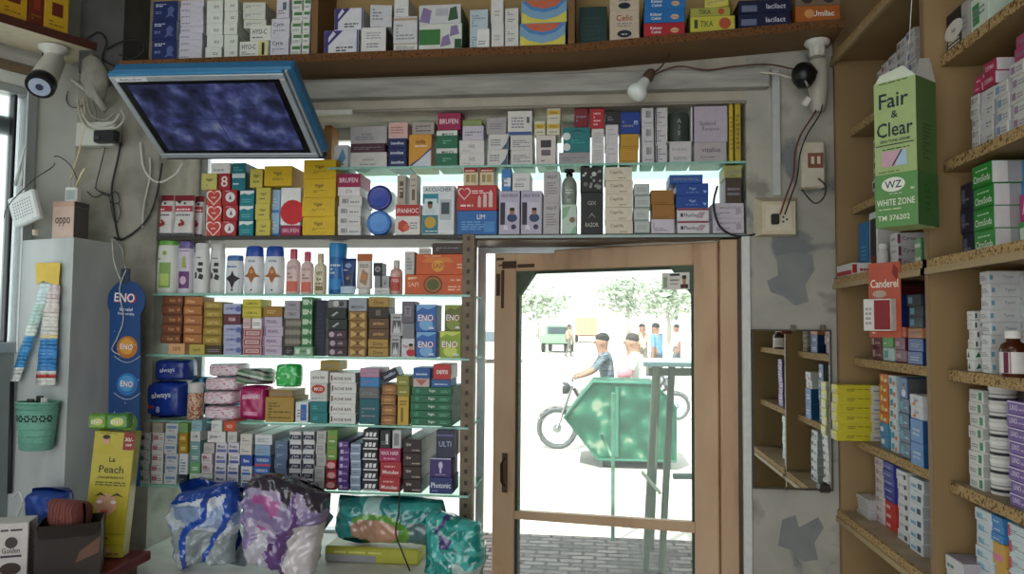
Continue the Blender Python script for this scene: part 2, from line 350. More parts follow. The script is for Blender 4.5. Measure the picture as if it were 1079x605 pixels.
# ================================================================== SHELVES
XF = P(880, 300, WY).x; XR = XF + .03 if False else XF + .05
LV = [(2.553, 0), (2.286, 1), (2.018, 1), (1.775, 0), (1.503, 1), (1.232, 1), (.989, 0), (.70, 1)]
root = empty('shelving_unit', (XF + .15, 1.4, 0), 'tall brown chipboard pigeonhole shelving along the right wall packed with medicines', 'shelving')
def upart(name, mb): return mb.build(name, root, (XF + .15, 1.4, 0))
m = MB(); m.box(RX - .012, RX - .002, .1, 2.65, 0, 2.9, board); upart('back_panel', m)
DIV = [2.645, 1.95, 1.27, .6, .1]
for i, y in enumerate(DIV):
    m = MB(); m.box(XF + .004, RX - .014, y - .010, y + .006 if i == 0 else y + .010, 0, 2.9, board); m.box(XF, XF + .004, y - .010, y + .006 if i == 0 else y + .010, 0, 2.9, mat('#8a7252', .6)); upart('upright_panel', m)
for z, rec in LV:
    for i in range(len(DIV) - 1):
        x0 = XF + (.05 if rec else .002); m = MB(); t = .026
        if rec and i > 0: x0 = XF + .04
        m.box(x0 + .003, RX - .014, DIV[i + 1] + .0125, DIV[i] - .0125, z - t, z, board, 0, None, None, board_top)
        m.box(x0 - .001, x0 + .003, DIV[i + 1] + .0125, DIV[i] - .0125, z - t, z, chip)
        if not rec: m.box(x0 - .012, x0 - .001, DIV[i + 1] - .012, DIV[i] + .012, z - t - .012, z - t + .004, mat('#a8926c', .6)); m.box(x0 - .006, x0 - .001, DIV[i + 1] - .012, DIV[i] + .012, z - t + .004, z, chip)
        upart('shelf_board', m)
# attic shelf, two boards, each with its dividers
def zline(px, py, Y): return P(px, py, Y).z
AYF = 2.47
ax0, ax1, ax2 = P(126, 60, AYF).x, P(606, 48, AYF).x, P(893, 22, AYF).x
az0, az1, az2 = zline(126, 64, AYF), zline(606, 46, AYF), zline(893, 19, AYF)
def attic_z(x):
    return az0 + (az1 - az0) * (x - ax0) / (ax1 - ax0) if x < ax1 else az1 + (az2 - az1) * (x - ax1) / (ax2 - ax1)
aroot = empty('high_shelf', ((ax0 + ax2) / 2, 2.57, az1 - .03), 'long brown high board over the display window loaded with medicine boxes', 'shelf')
for i, (xa, za_, xb, zb_) in enumerate(((ax0, az0, ax1, az1), (ax1, az1, min(ax2, XF - .014), az2))):
    m = MB(); t = .028
    m.add([(xa, AYF, za_ - t), (xb, AYF, zb_ - t), (xb, WY - .001, zb_ - t), (xa, WY - .001, za_ - t), (xa, AYF, za_), (xb, AYF, zb_), (xb, WY - .001, zb_), (xa, WY - .001, za_)], [(0, 3, 2, 1), (4, 5, 6, 7), (2, 3, 7, 6), (1, 2, 6, 5), (3, 0, 4, 7)], dark_board)
    m.add([(xa, AYF, za_ - t), (xb, AYF, zb_ - t), (xb, AYF, zb_), (xa, AYF, za_)], [(0, 1, 2, 3)], ramp_mat('dark_chip', [(.36, '#3b2718'), (.5, '#7a5230'), (.64, '#5b3c22')], 120, 3, .8))
    m.build('shelf_board', aroot, aroot.location)
for px in (331, 602):
    x = P(px, 40, AYF).x; m = MB(); m.box(x - .011, x + .011, AYF + .003, WY - .002, attic_z(x) + .002, CEIL, mat('#7d5c38', .6)); m.build('upright_panel', aroot, aroot.location)
m = MB(); m.box(ax0, XF - .015, WY - .004, WY - .001, az2 + .01, CEIL - .001, mat('#ab9160', .7, 0, .1, 4)); struct('trim_8', m)
m = MB(); x0 = P(84, 40, 2.5).x; x1 = P(130, 40, 2.5).x; m.box(x0, x1, 2.5, 2.655, zline(100, 76, 2.5), CEIL, mat('#4a4b48', .8, 0, .25, 8)); struct('trim_7', m)
# shelf on the left wall, corner of the room
_, zc_ = PL(40, 58); soff = .24
m = MB(); m.box(-2.2, -.03, -soff, -.001, zc_, zc_ + .02, mat('#d9cfb4', .6), 0, LT); m.box(-2.2, -.03, -soff - .004, -soff, zc_ - .004, zc_ + .026, mat('#4f2a20', .5), 0, LT)
tag(m.build('wall_shelf', None, LT @ Vector((-1, -.1, zc_))), 'cream wall shelf high in the corner with a dark red edge', 'shelf')
# glass shelves and the board between them
def glass_shelf(name, xa, xb, Y0, Y1, z, label, t=.008):
    m = MB(); m.box(xa, xb, Y0 + .0015, Y1, z - t, z, glass_green); m.box(xa, xb, Y0, Y0 + .0015, z - t, z, glass_edge); m.box(xb - .0005, xb + .001, Y0, Y1, z - t, z, glass_edge)
    return tag(m.build(name, None, ((xa + xb) / 2, Y0, z)), label, 'shelf', None)
ZA, ZB, ZC = P(560, 173, WY).z, P(330, 248, WY).z, P(330, 310, WY).z
ZD, ZE, ZF = P(330, 375.5, WY).z, P(330, 446, WY).z, P(320, 516.5, 2.6).z
xs1 = P(494, 400, WY - .012).x
glass_shelf('glass_shelf', P(345, 173, WY).x, xr, WY + .002, 2.93, ZA, 'long glass shelf with a green edge right under the lintel')
m = MB(); m.box(xl, xr, WY, 2.955, ZB - .016, ZB, mat('#4a3c30', .5), .002, None, None, mat('#5c4c3c', .5))
m.box(xl, xs1, WY - .003, WY, ZB - .015, ZB - .003, mat('#3b3936', .5)); m.box(xs1, xr, WY - .003, WY, ZB - .014, ZB - .004, mat('#8a9a96', .4, .4))
tag(m.build('display_shelf', None, ((xl + xr) / 2, WY, ZB)), 'dark full-width board under the two upper display rows above the door', 'shelf')
glass_shelf('glass_shelf', xl, xs1, WY - .012, 2.93, ZC, 'glass shelf under the row of shampoo bottles')
glass_shelf('glass_shelf', xl - .02, xs1, WY - .012, 2.93, ZD, 'glass shelf under the soap stacks, below the shampoo row')
glass_shelf('glass_shelf', xl - .005, xs1, WY - .014, 2.93, ZE, 'glass shelf under the sanitary packs and green boxes')
glass_shelf('glass_shelf', P(145, 513, 2.6).x, P(493, 523, 2.6).x, 2.60, 2.93, ZF, 'lowest glass shelf, under the crowded rows of small cartons')
# wooden upright carrying the end of the top glass shelf
m = MB(); m.box(P(338, 150, 2.8).x, P(346, 150, 2.8).x, 2.835, 2.92, ZB, z_lin, mat('#8a6234', .6), .003); tag(m.build('wooden_upright', None, (P(342, 150, 2.8).x, 2.8, ZB)), 'brown wooden upright at the left end of the top glass shelf', 'upright')
# ================================================================== CARTONS
def deco(m, ops, o, u, v, w, h, lift):
    o, u, v = Vector(o), Vector(u), Vector(v); nrm = u.cross(v); z = 0
    for op in ops:
        k = op[0]; z += 1; b = o + nrm * (lift * (1 + .25 * z))
        if k == 'r': a, c, d, e, col = op[1:]; m.add([b + u * (w * a) + v * (h * c), b + u * (w * d) + v * (h * c), b + u * (w * d) + v * (h * e), b + u * (w * a) + v * (h * e)], [(0, 1, 2, 3)], col)
        elif k == 't':
            t, a, c, hh, col = op[1:6]; m.text(t, b + u * (w * a) + v * (h * c), u, v, h * hh, col, w * (op[6] if len(op) > 6 else .86))
        elif k == 'o':
            a, c, r, col = op[1:5]; ry = r * h; rx = ry * (op[5] if len(op) > 5 else 1); m.add([b + u * (w * a + rx * math.cos(q * .3927)) + v * (h * c + ry * math.sin(q * .3927)) for q in range(16)], [tuple(range(16))], col)
        elif k == 'p': m.add([b + u * (w * p[0]) + v * (h * p[1]) for p in op[1]], [tuple(range(len(op[1])))], op[2])
        elif k == 'l':
            a, c, d, e, n, col = op[1:]; st = (e - c) / n
            for i in range(n):
                q = a; y = c + st * i
                while q < d - .03:
                    q2 = min(d, q + R.uniform(.06, .2)); m.add([b + u * (w * q) + v * (h * y), b + u * (w * q2) + v * (h * y), b + u * (w * q2) + v * (h * (y + st * .5)), b + u * (w * q) + v * (h * (y + st * .5))], [(0, 1, 2, 3)], col); q = q2 + .03
                    if R.random() < .12: break
        elif k == 'h':                                          # heart
            a, c, s_, col = op[1:]; pts = []
            for i in range(24):
                t = i / 24 * 2 * math.pi; pts.append(b + u * (w * a + s_ * h * .06 * 16 * math.sin(t) ** 3 / 1.1) + v * (h * c + s_ * h * .06 * (13 * math.cos(t) - 5 * math.cos(2 * t) - 2 * math.cos(3 * t) - math.cos(4 * t))))
            n = len(pts); ctr = sum(pts, Vector()) / n; inn = [ctr + (p - ctr) * .82 for p in pts]
            m.add(pts + inn, [(i, (i + 1) % n, n + (i + 1) % n, n + i) for i in range(n)], col)
        elif k == 'f':                                          # small portrait: shoulders, head, hair
            a, c, s_, sh, sk = op[1:]; ss = s_ * h
            for (dx, dy, rx, ry, col) in ((0, -.5, .5, .42, sh), (0, .1, .24, .32, sk), (0, .34, .26, .16, '#241c18')):
                m.add([b + nrm * (lift * .1) + u * (w * a + ss * (dx + rx * math.cos(q * .3927))) + v * (h * c + ss * (dy + ry * math.sin(q * .3927))) for q in range(16)], [tuple(range(16))], col); b = b + nrm * (lift * .15)
        elif k == 'b':                                          # bar code
            a, c, d, e, col = op[1:]; q = a
            while q < d: q2 = q + R.choice((.012, .02, .03)); m.add([b + u * (w * q) + v * (h * c), b + u * (w * q2) + v * (h * c), b + u * (w * q2) + v * (h * e), b + u * (w * q) + v * (h * e)], [(0, 1, 2, 3)], col); q = q2 + R.choice((.015, .03))
class S:
    def __init__(s, base, *ops, side=None, top=None, sops=(), rough=.45): s.base, s.ops, s.side, s.top, s.sops, s.rough = base, ops, side, top, sops, rough
def carton_mb(w, d, h, st):
    m = MB(); b = min(.0014, h * .12, w * .12)
    m.box(-w / 2, w / 2, 0, d, 0, h, mat(st.base, st.rough), b, None, st.side and mat(st.side, st.rough), st.top and mat(st.top, st.rough))
    deco(m, st.ops, (-w / 2 + b, 0, b), (1, 0, 0), (0, 0, 1), w - 2 * b, h - 2 * b, .0004)
    if st.sops:
        deco(m, st.sops, (w / 2, b, b), (0, 1, 0), (0, 0, 1), d - 2 * b, h - 2 * b, .0004)
        deco(m, st.sops, (-w / 2, d - b, b), (0, -1, 0), (0, 0, 1), d - 2 * b, h - 2 * b, .0004)
    # tuck flap line on the lid
    m.box(-w / 2 + b, w / 2 - b, d * .04, d * .04 + .0006, h - .0004, h + .0002, mat(st.side or st.base, .7, 0, .3, 90))
    return m
class Row:
    def __init__(s, Y, z, group, name='medicine_carton', cat='carton'): s.Y, s.z, s.group, s.top, s.name, s.cat = Y, z, group, None, name, cat
def place_stack(row, me, n, h, x, y, z, desc, where, rz, cat, name):
    for i in range(n):
        o = bpy.data.objects.new(name, me); COL.objects.link(o)
        j = .0025 if n > 1 else 0
        o.location = (x + R.uniform(-j, j), y + (R.uniform(-j, j) if n > 1 else 0), z + i * h); o.rotation_euler = (0, 0, rz + (math.radians(R.uniform(-1, 1)) if n > 1 else 0))
        lab = f'{desc} {where}' if n == 1 else f'{desc}, {ordw(i, n)} {where}'
        tag(o, lab.strip(), cat, row.group if n > 1 else None)
def stk(row, x0, x1, yb, yt, n, st, desc, where='', d=.12, dy=0.0, up=False, z=None, cat=None, name=None, rz=0):
    name, cat = name or row.name, cat or row.cat
    Y = row.Y + dy; xm = (x0 + x1) / 2; ym = (yb + yt) / 2
    xa, xb = P(x0, ym, Y).x, P(x1, ym, Y).x; H = P(xm, yt, Y).z - P(xm, yb, Y).z
    if z is None: z = row.top if up else (max(row.z(xa), row.z(xb)) if callable(row.z) else row.z)
    h = H / n; w = (xb - xa) - .003
    me = carton_mb(w, d, h, st).mesh(name)
    place_stack(row, me, n, h, (xa + xb) / 2, Y, z + .0002, desc, where, rz, cat, name)
    row.top = z + H + .0004; return row.top
# ================================================================== ROWS ON THE BACK WALL
WH, LI, CRM, GR, NV, BL, RD, MG, GN, DG, YE, OR_, BR, TE, BK, PU, GO = '#e4e3df', '#cdc9d6', '#e3dcc4', '#b3b1b0', '#1f2a55', '#2f6fb5', '#b8312f', '#a81f52', '#3f8f4a', '#1d5b3c', '#d9bb2c', '#d56a2a', '#6b4426', '#1f8a8c', '#191b1f', '#5a3f86', '#b08a3a'
TK, TW, TM = '#3c3c44', '#f2f2f0', '#85858f'
LN = ('l', .12, .28, .8, .72, 3, TM); L2 = ('l', .12, .2, .7, .45, 2, TM); LS = ('l', .1, .3, .9, .7, 2, TM)
# ---- the high shelf
T = Row(2.485, attic_z, 'boxes on the high shelf', 'medicine_box', 'medicine box')
hs = 'on the high shelf'
stk(T, 160, 187, 64, 1, 3, S('#1d2b5e', ('l', .1, .72, .55, .9, 2, '#c9d0e6'), ('l', .1, .35, .35, .5, 2, '#7f8cb8'), ('p', [(.5, .1), (.62, .3), (.6, .6), (.75, .75), (.9, .55), (.8, .35), (.88, .15), (.7, .22)], '#51618f'), side='#c9ced8'), 'navy blue box with pale printed figure', 'at the far left of the high shelf', .15)
stk(T, 189, 214, 63, 0, 9, S(LI, ('l', .05, .3, .95, .7, 1, '#8f8c9c'), side='#b9b6c4'), 'thin lilac white box', 'in the pile right of the navy boxes', .15)
st = S('#dfe4da', ('l', .45, .3, .8, .6, 2, '#7d857c'), side='#c6ccc2')
stk(T, 217, 235, 62, 0, 5, st, 'pale green white carton', 'in the stack right of thin lilac boxes', .15)
stk(T, 236, 251, 62, 0, 5, st, 'pale green white carton', 'in the second stack from thin lilac boxes', .15)
stk(T, 252, 283, 62, 45, 1, S('#e3e5da', ('t', 'HYO-C', .32, .66, .34, TK, .5), ('r', .66, 0, .98, 1, '#d8d08a'), ('r', .78, .1, .88, .9, BK), ('l', .06, .15, .55, .4, 2, TM)), 'pale carton with yellow stripe and black bar', 'under the other lettered one', .1)
stk(T, 263, 286, 45, 29, 1, S('#e3e5da', ('t', 'HYO-C', .46, .6, .4, TK, .7), ('l', .1, .15, .7, .35, 1, TM)), 'pale carton lettered HYO-C', 'resting on the carton with black bar', .1, up=True)
stk(T, 256, 280, 29, 2, 3, S('#d9dccf', LN, side='#b5b8ab'), 'long pale carton', 'askew on top of the lettered pale cartons', .1, up=True, rz=.05, dy=.02)
st = S('#d5d3dc', ('t', 'Cyrin', .4, .66, .28, TK, .6), ('l', .1, .2, .8, .45, 2, '#8f8da0'))
stk(T, 285, 305, 61, 21, 2, st, 'lilac white carton with dark lettering', 'just left of the green banded stacks', .14)
stk(T, 291, 305, 21, 0, 1, S('#d5d3dc', ('r', .5, .4, .8, .8, '#5c6f8a'), L2), 'small lilac carton with blue square', 'topmost left of the green banded stacks', .12, up=True)
st = S('#dfe2da', ('r', .15, .55, 1, .85, '#4f7f4d'), ('l', .1, .15, .8, .4, 2, TM))
stk(T, 306.5, 318, 60, 0, 5, st, 'white carton with green band', 'in left stack before the first wooden upright', .14)
stk(T, 318.5, 327, 60, 0, 5, st, 'white carton with green band', 'in right stack before the first wooden upright', .14)
st = S('#dcdde2', ('p', [(0, .0), (.12, 0), (.12, .35), (.55, 1), (0, 1)], '#43397c'), ('p', [(.12, .5), (.34, .86), (.26, .98), (.12, .7)], '#d8d8e2'), ('l', .35, .1, .85, .35, 2, TK), ('r', .96, 0, 1, 1, '#43397c'))
stk(T, 341, 378, 58, 33, 1, st, 'white box with a purple slanted corner', 'lower of two past the first upright', .14)
stk(T, 352, 383, 33, 10, 1, st, 'white box with a purple slanted corner', 'upper of two past the first upright', .13, up=True)
stk(T, 380, 407, 58, 31, 1, S('#dfdedb', ('l', .2, .55, .8, .85, 3, '#a7a7ad'), ('l', .22, .2, .75, .42, 2, TM), side='#4f4a46'), 'plain whitish box with a dark side', 'between the purple cornered boxes and paper box', .14)
stk(T, 390, 413, 31, 8, 1, S('#cfd2d6', ('l', .1, .3, .9, .9, 4, TM), side='#8b8782'), 'grey white box lying askew', 'on top of the box with dark side', .13, up=True, rz=.14)
st = S('#d9d7d2', ('r', 0, .88, 1, 1, '#b79d80'), ('l', .1, .2, .9, .75, 4, '#9a9aa2'))
stk(T, 414, 440, 57, 48, 1, st, 'low whitish box with brown top line', 'under the taller paper box', .14)
stk(T, 414, 440, 48, 20, 1, S('#d4d5d8', ('r', 0, .85, 1, .95, '#b79d80'), ('l', .1, .12, .9, .75, 5, '#9a9aa2')), 'whitish box with rows of fine print', 'left of the green flowered boxes', .14, up=True)
stk(T, 415, 431, 20, 0, 1, S('#dedede', L2), 'small blank white box', 'on top of the whitish fine print box', .1, up=True)
st = S('#d7dad2', ('r', .0, .2, .5, .8, '#3d7a3f'), ('p', [(.5, .1), (.75, .2), (.7, .6), (.55, .5)], '#8b7aa6'), ('p', [(.72, .5), (.95, .6), (.9, .95), (.75, .9)], '#8b7aa6'), ('r', .84, .05, 1, .4, '#27502f'), side='#43603f', top='#7fa86a')
stk(T, 441, 487, 57, 29, 1, st, 'white box with green panel and purple flowers', 'lower of two on the high shelf', .15)
stk(T, 441, 486, 29, 9, 1, S('#d2d3d6', ('p', [(0, .1), (.25, 0), (.3, .7), (.1, .9)], '#8b7aa6'), ('r', .4, .4, .7, .8, '#b7b9c2'), ('p', [(.7, .1), (.95, .2), (.9, .9), (.75, .8)], '#3d5f40'), side='#43603f', top='#7fa86a'), 'box with purple flowers and green lid', 'upper of two on the high shelf', .15, up=True)
stk(T, 494, 514, 55, 10, 2, S('#bfd0d8', ('l', .1, .2, .9, .8, 5, '#7f95a0')), 'pale blue box with fine print', 'right of the flowered boxes', .12, dy=.03)
stk(T, 502, 516, 54, 33, 1, S('#e8e8e6', L2), 'small plain white cube box', 'in front of the pale blue boxes', .025, z=None)
stk(T, 517, 531, 54, 2, 2, S('#dcdcd8', ('l', .3, .3, .7, .6, 2, GR)), 'plain ivory pack', 'between pale blue boxes and rainbow boxes', .12)
stk(T, 532, 547, 52, 10, 2, S('#d9d9d4', ('l', .15, .65, .7, .85, 2, TM), ('l', .15, .3, .8, .5, 2, TM)), 'slim white box with grey print', 'touching left of the rainbow boxes', .12)
st = S('#7fa8c9', ('p', [(0, 0), (1, 0), (1, .5), (.8, .25), (.5, .12), (.2, .25), (0, .5)], '#d8cf5a'), ('p', [(.08, 1), (.92, 1), (.75, .72), (.5, .62), (.25, .72)], '#c9694b'), ('p', [(.0, .95), (.08, 1), (.25, .72), (.5, .62), (.75, .72), (.92, 1), (1, .95), (.8, .6), (.5, .46), (.2, .6)], '#4f86c2'), side='#c8c39a')
stk(T, 548, 597, 51, 2, 2, st, 'large box with rainbow curved stripes', 'left of the second wooden upright', .15)
T.Y = 2.487
stk(T, 610, 640, 46, 2, 1, S('#24403d', ('l', .1, .2, .8, .8, 6, '#2c4c48')), 'dark teal blank box with shade in its colour', 'right of the second wooden upright', .1, dy=.05)  # inner shadow of the bay put into this dark colour
st = S('#c9b9a2', ('t', 'Celic', .5, .76, .2, '#9c2f2d', .62), ('l', .25, .45, .75, .62, 2, TM), ('o', .5, .2, .13, '#22283a', 1.9), ('l', .4, .17, .6, .23, 1, TW))
stk(T, 642, 674, 45, 14, 1, st, 'beige box with red lettering and black oval', 'lower of two on the high shelf', .14)
stk(T, 642, 674, 14, 0, 1, S('#c9b9a2', ('l', .3, .7, .7, .9, 1, TM), ('o', .5, .35, .25, '#22283a', 1.9)), 'beige box with black oval', 'upper of two, cut by the upper picture edge', .14, up=True)
st = lambda c: S(c, ('t', 'Kidster', .3, .62, .22, TW, .42), ('t', 'Celick', .3, .3, .22, TW, .42), ('o', .76, .4, .2, '#dcb690', 1.6), ('t', '2 box', .76, .4, .16, '#9c2f2d', .3), side='#203a5c')
stk(T, 678, 722, 42, 28, 1, st('#b02a35'), 'red box with white lettering', 'bottom of the stack right of beige boxes', .14)
stk(T, 678, 722, 28, 0, 2, st('#2573b8'), 'bright blue box with white lettering', 'above the red box', .14, up=True)
st = S('#c7c04a', ('r', .08, .2, .16, .8, '#3c4a2a'), ('t', 'TIKA', .36, .5, .5, '#4d5b2a', .3), ('o', .78, .5, .4, '#b8533a'), side='#8e8a35')
stk(T, 727, 775, 37, 21, 1, st, 'long yellow green carton with red spot', 'lower, right of the bright blue boxes', .14)
stk(T, 727, 770, 21, 12, 1, S('#a8a850', ('t', 'TIKA', .36, .5, .6, '#4d5b2a', .3), ('o', .78, .5, .4, '#b8533a')), 'dull yellow green carton with red spot', 'middle, right of bright blue boxes', .14, up=True)
stk(T, 742, 768, 12, 1, 1, S('#cfc458', LS), 'yellow carton lying askew', 'topmost beside the dark navy boxes', .1, up=True, rz=-.3)
st = S('#1b2040', ('r', .05, .1, .35, .6, '#6d7590'), ('t', 'lacilact', .72, .5, .4, '#c7cbd8', .45), side='#12152a')
stk(T, 778, 834, 29, 1, 2, st, 'dark navy carton with grey panel', 'left of the orange brown box', .15)
st = S('#b0622b', ('t', 'Umilac', .62, .5, .38, TW, .5), ('o', .3, .5, .3, '#d69a62'), top='#7c4a2c')
stk(T, 838, 886, 25, 8, 1, st, 'orange brown box with white lettering', 'at the right end of the high shelf', .14)
stk(T, 838, 886, 8, -8, 1, S('#7d6a58', ('o', .25, .5, .4, '#3b3029'), ('o', .75, .5, .4, '#3b3029')), 'brown box with dark round pictures', 'above the orange brown box', .14, up=True)
# ---- top glass shelf
A = Row(2.672, ZA, 'boxes on the top glass shelf')
ts = 'on the top glass shelf'
stk(A, 369, 408, 174, 158, 1, S('#cfccc9', ('t', 'panadin', .5, .5, .25, TM, .5), ('l', .25, .15, .7, .28, 1, TM), side='#8b8790'), 'grey white long carton', 'bottom left on the top glass shelf', .16)
stk(A, 369, 406, 158, 149, 1, S('#55323f', LS), 'maroon flat carton', 'between two grey white cartons at left', .16, up=True)
stk(A, 369, 408, 149, 131, 1, S('#b7b2b6', ('t', 'prtan', .45, .5, .25, TM, .4), L2), 'grey long carton with faint print', 'on top of the maroon flat carton', .16, up=True)
stk(A, 409, 429, 174, 144, 3, S('#1b2a5e', ('t', 'inovilox', .5, .5, .34, '#e8eaf2', .8), side='#141d3d'), 'navy carton with white lettering', ts, .15)
stk(A, 409, 430, 144, 127, 1, S('#d9b6ae', ('l', .1, .3, .8, .8, 3, '#b57468')), 'pinkish carton', 'on top of the three navy lettered cartons', .12, up=True)
stk(A, 430.5, 455, 174, 140, 1, S('#d2962f', ('p', [(0, 0), (1, 0), (1, .55), (.5, .2)], '#cfd4de'), ('p', [(0, .02), (.12, 0), (1, .52), (1, .6), (.5, .26)], '#2c3f7d'), ('t', 'nida', .52, .78, .13, '#5b2a17', .5), ('l', .25, .62, .8, .68, 1, TW)), 'orange box with a blue white slanted base', ts, .15)
stk(A, 434, 458, 140, 127, 1, S('#a79f98', ('l', .15, .2, .9, .8, 3, '#5f5a56')), 'grey brown carton', 'on top of the orange slanted box', .12, up=True)
st = S('#1f6b4a', ('r', 0, .72, 1, 1, '#d7dcd6'), ('t', 'MALEX', .55, .78, .16, '#1f4a38', .6), ('l', .3, .25, .85, .5, 2, '#6fae93'))
stk(A, 459.5, 483, 174, 136, 2, st, 'green box with white top band', ts, .15)
stk(A, 461, 486, 136, 118, 1, S('#9c1d4e', ('t', 'BRUFEN', .48, .5, .3, '#f0d6de', .82)), 'magenta box with white lettering', 'on top of the two green boxes', .14, up=True)
st = S('#dad7d3', ('t', 'IVIS', .5, .5, .3, TM, .25), ('l', .1, .12, .5, .2, 1, TM))
stk(A, 484, 511, 174, 147, 2, st, 'plain white long carton', 'right of the two green boxes', .15)
stk(A, 487, 510, 147, 132, 1, S('#c9c2d0', LS), 'lilac carton', 'on the white cartons beside green boxes', .14, up=True)
stk(A, 487, 508, 132, 126, 1, S('#8c9a55', LS), 'thin olive green carton', 'on top of the lilac carton', .14, up=True)
st = S('#d5d3cf', ('p', [(.65, 0), (1, 0), (1, .8), (.9, .4)], '#3f6079'), ('l', .1, .25, .6, .75, 3, TM), side='#6b6b72')
stk(A, 514, 536, 174, 141, 2, st, 'white carton with blue curved corner', ts, .15)
stk(A, 512.5, 534, 141, 124, 1, S('#aca8a8', LN), 'grey carton with dark edge', 'above the blue curved corner cartons', .14, up=True)
stk(A, 538, 562, 174, 143, 2, S('#d3d0cc', ('l', .1, .2, .9, .75, 4, TM)), 'white carton filled with fine print', 'below the blue based box', .15)
stk(A, 534.5, 561, 143, 117, 1, S('#dcd9d4', ('r', 0, 0, 1, .14, '#3a5a92'), ('l', .15, .3, .7, .8, 4, TM), ('r', .78, .5, .92, .75, '#6a6a70')), 'whitish box with blue bottom stripe', ts, .14, up=True)
stk(A, 564.5, 586, 173, 142, 1, S('#d7cfc9', ('r', .22, .58, .78, .84, '#3f3b40'), ('r', .25, .3, .75, .5, '#6c6468'), ('l', .25, .1, .75, .2, 1, TM)), 'upright beige box with two dark squares', ts, .15)
st = S('#d9d5bd', ('r', 0, .45, 1, .8, '#cfae3e'), ('l', .2, .15, .8, .32, 1, TM), ('t', 'Otrix', .5, .62, .2, '#6d5414', .6))
zz = A.top
stk(A, 563, 575, 142, 127, 1, st, 'small cream carton with yellow band', 'left one above the two dark squares box', .13, z=zz)
stk(A, 576, 591, 142, 113, 2, st, 'small cream carton with yellow band', 'beside the teal box', .13, z=zz)
stk(A, 588.5, 622, 173, 160.5, 1, S('#9f9a9c', LS), 'low grey carton', 'under the teal box', .15)
stk(A, 593, 622, 160, 134, 1, S('#1b7a7c', ('o', .12, .65, .16, '#d8e2e0'), ('o', .12, .2, .16, '#d8e2e0'), ('p', [(.15, .8), (.5, .95), (.95, .8), (.5, .85)], '#0f5557'), ('l', .3, .35, .85, .55, 2, '#3da3a3'), side='#0f5557'), 'teal box with pale round spots', ts, .15, up=True)
stk(A, 605, 620, 134, 114, 1, S('#7c1a28', LS), 'dark red carton', 'on the left of two above the teal box', .13, up=True)
stk(A, 623, 636.5, 172, 135, 2, S('#d8d5d2', ('l', .15, .2, .85, .85, 5, '#b3aeb2')), 'narrow white carton', 'right beside the teal box', .15)
stk(A, 621, 637, 135, 114, 1, S('#b3242f', ('l', .25, .15, .75, .9, 4, '#e6b3b4')), 'bright red carton with white print', 'on the narrow white cartons by teal box', .13, up=True)
stk(A, 637.5, 651.5, 172, 131, 2, S('#d3d1d2', ('l', .15, .2, .85, .85, 5, '#b3aeb2')), 'narrow greyish carton', 'left beside the gold cartons', .15)
stk(A, 638, 655, 131, 117, 1, S('#2a2524', LS), 'black carton', 'between the bright red and royal blue cartons', .13, up=True)
stk(A, 652.5, 673, 171, 140, 2, S('#c0902b', ('l', .1, .1, .9, .2, 1, '#8d651a'), side='#8d651a'), 'plain gold carton', 'under the royal blue carton', .15)
stk(A, 653, 675, 140, 117, 1, S('#1d4193', ('t', 'm', .8, .5, .3, '#c8d3ee', .2), LS), 'royal blue carton', 'on the two gold cartons', .14, up=True)
st = S('#cfcdd0', ('b', .35, .45, .8, .85, TK), ('l', .2, .12, .9, .35, 2, TM))
stk(A, 675.5, 689, 170, 112, 3, st, 'lilac white carton with bar code', 'in the left bar code stack', .15)
stk(A, 690.5, 703, 170, 112, 3, S('#cfcdd0', ('l', .15, .15, .9, .85, 5, TM), ('r', 0, 0, .1, 1, '#22222a')), 'lilac white carton with black edge', 'in the stack right of bar codes', .15)
stk(A, 705, 729, 169, 148, 1, S('#cdc9cb', ('l', .1, .6, .8, .85, 1, '#b3aeb2'), ('t', 'NESTA', .5, .2, .16, TM, .6)), 'whitish box with a curved printed flap', 'under the open box with dark can', .15)
ztin = A.top
stk(A, 731, 766, 169, 148, 1, S('#b7adb0', ('t', 'vitafos', .52, .62, .26, '#6c6370', .6), ('l', .2, .2, .7, .35, 1, TM)), 'grey lilac carton', 'under the large lilac box at right end', .15)
stk(A, 731, 767, 148, 110, 1, S('#b9aebb', ('t', 'Splend', .4, .5, .16, '#7d7186', .55), ('t', 'Renamin', .5, .36, .1, '#7d7186', .6), side='#8d8390'), 'large lilac box with embossed lettering', 'at the right end of the top glass shelf', .15, up=True)
# open white box with the dark can in it
root = empty('open_carton', (P(716, 140, 2.675).x, 2.675, ztin + .0005), 'white open fronted box holding a dark can', 'box')
Yb = 2.675; x0, x1 = P(702, 130, Yb).x, P(729.5, 130, Yb).x; zt = P(716, 113, Yb).z
m = MB(); m.box(x0, x0 + .004, Yb, Yb + .1, ztin + .001, zt, WH); m.box(x1 - .004, x1, Yb, Yb + .1, ztin + .001, zt, WH); m.box(x0, x1, Yb + .096, Yb + .1, ztin + .001, zt, WH); m.box(x0, x1, Yb, Yb + .1, ztin + .0008, ztin + .004, WH); m.build('box_shell', root, root.location)
xc = (x0 + x1) / 2; rr = (x1 - x0) / 2 - .0075; zc0 = ztin + .0045; hc = P(716, 117, Yb).z - zc0
ct = empty('can', (xc, Yb + .046, zc0), 'dark green grey can standing in the open white box', 'can')
m = MB(); TT = Matrix.Translation((xc, Yb + .046, zc0)); m.lathe([(rr * .95, 0), (rr, .006), (rr, hc - .008), (rr * .95, hc)], '#3c4640', 24, TT); 
for i in range(3): m.text(('A', 'J', 'S')[i], (xc, Yb + .046 - rr - .0006, zc0 + hc * (.7 - .2 * i)), (1, 0, 0), (0, 0, 1), .016, '#9aa59c')
m.build('can_body', ct, ct.location); m = MB(); m.lathe([(rr * .95, hc), (rr * .95, hc + .002), (rr * .86, hc + .002), (rr * .86, hc + .001)], mat('#6d736e', .4, .5), 24, TT); m.build('can_lid', ct, ct.location)
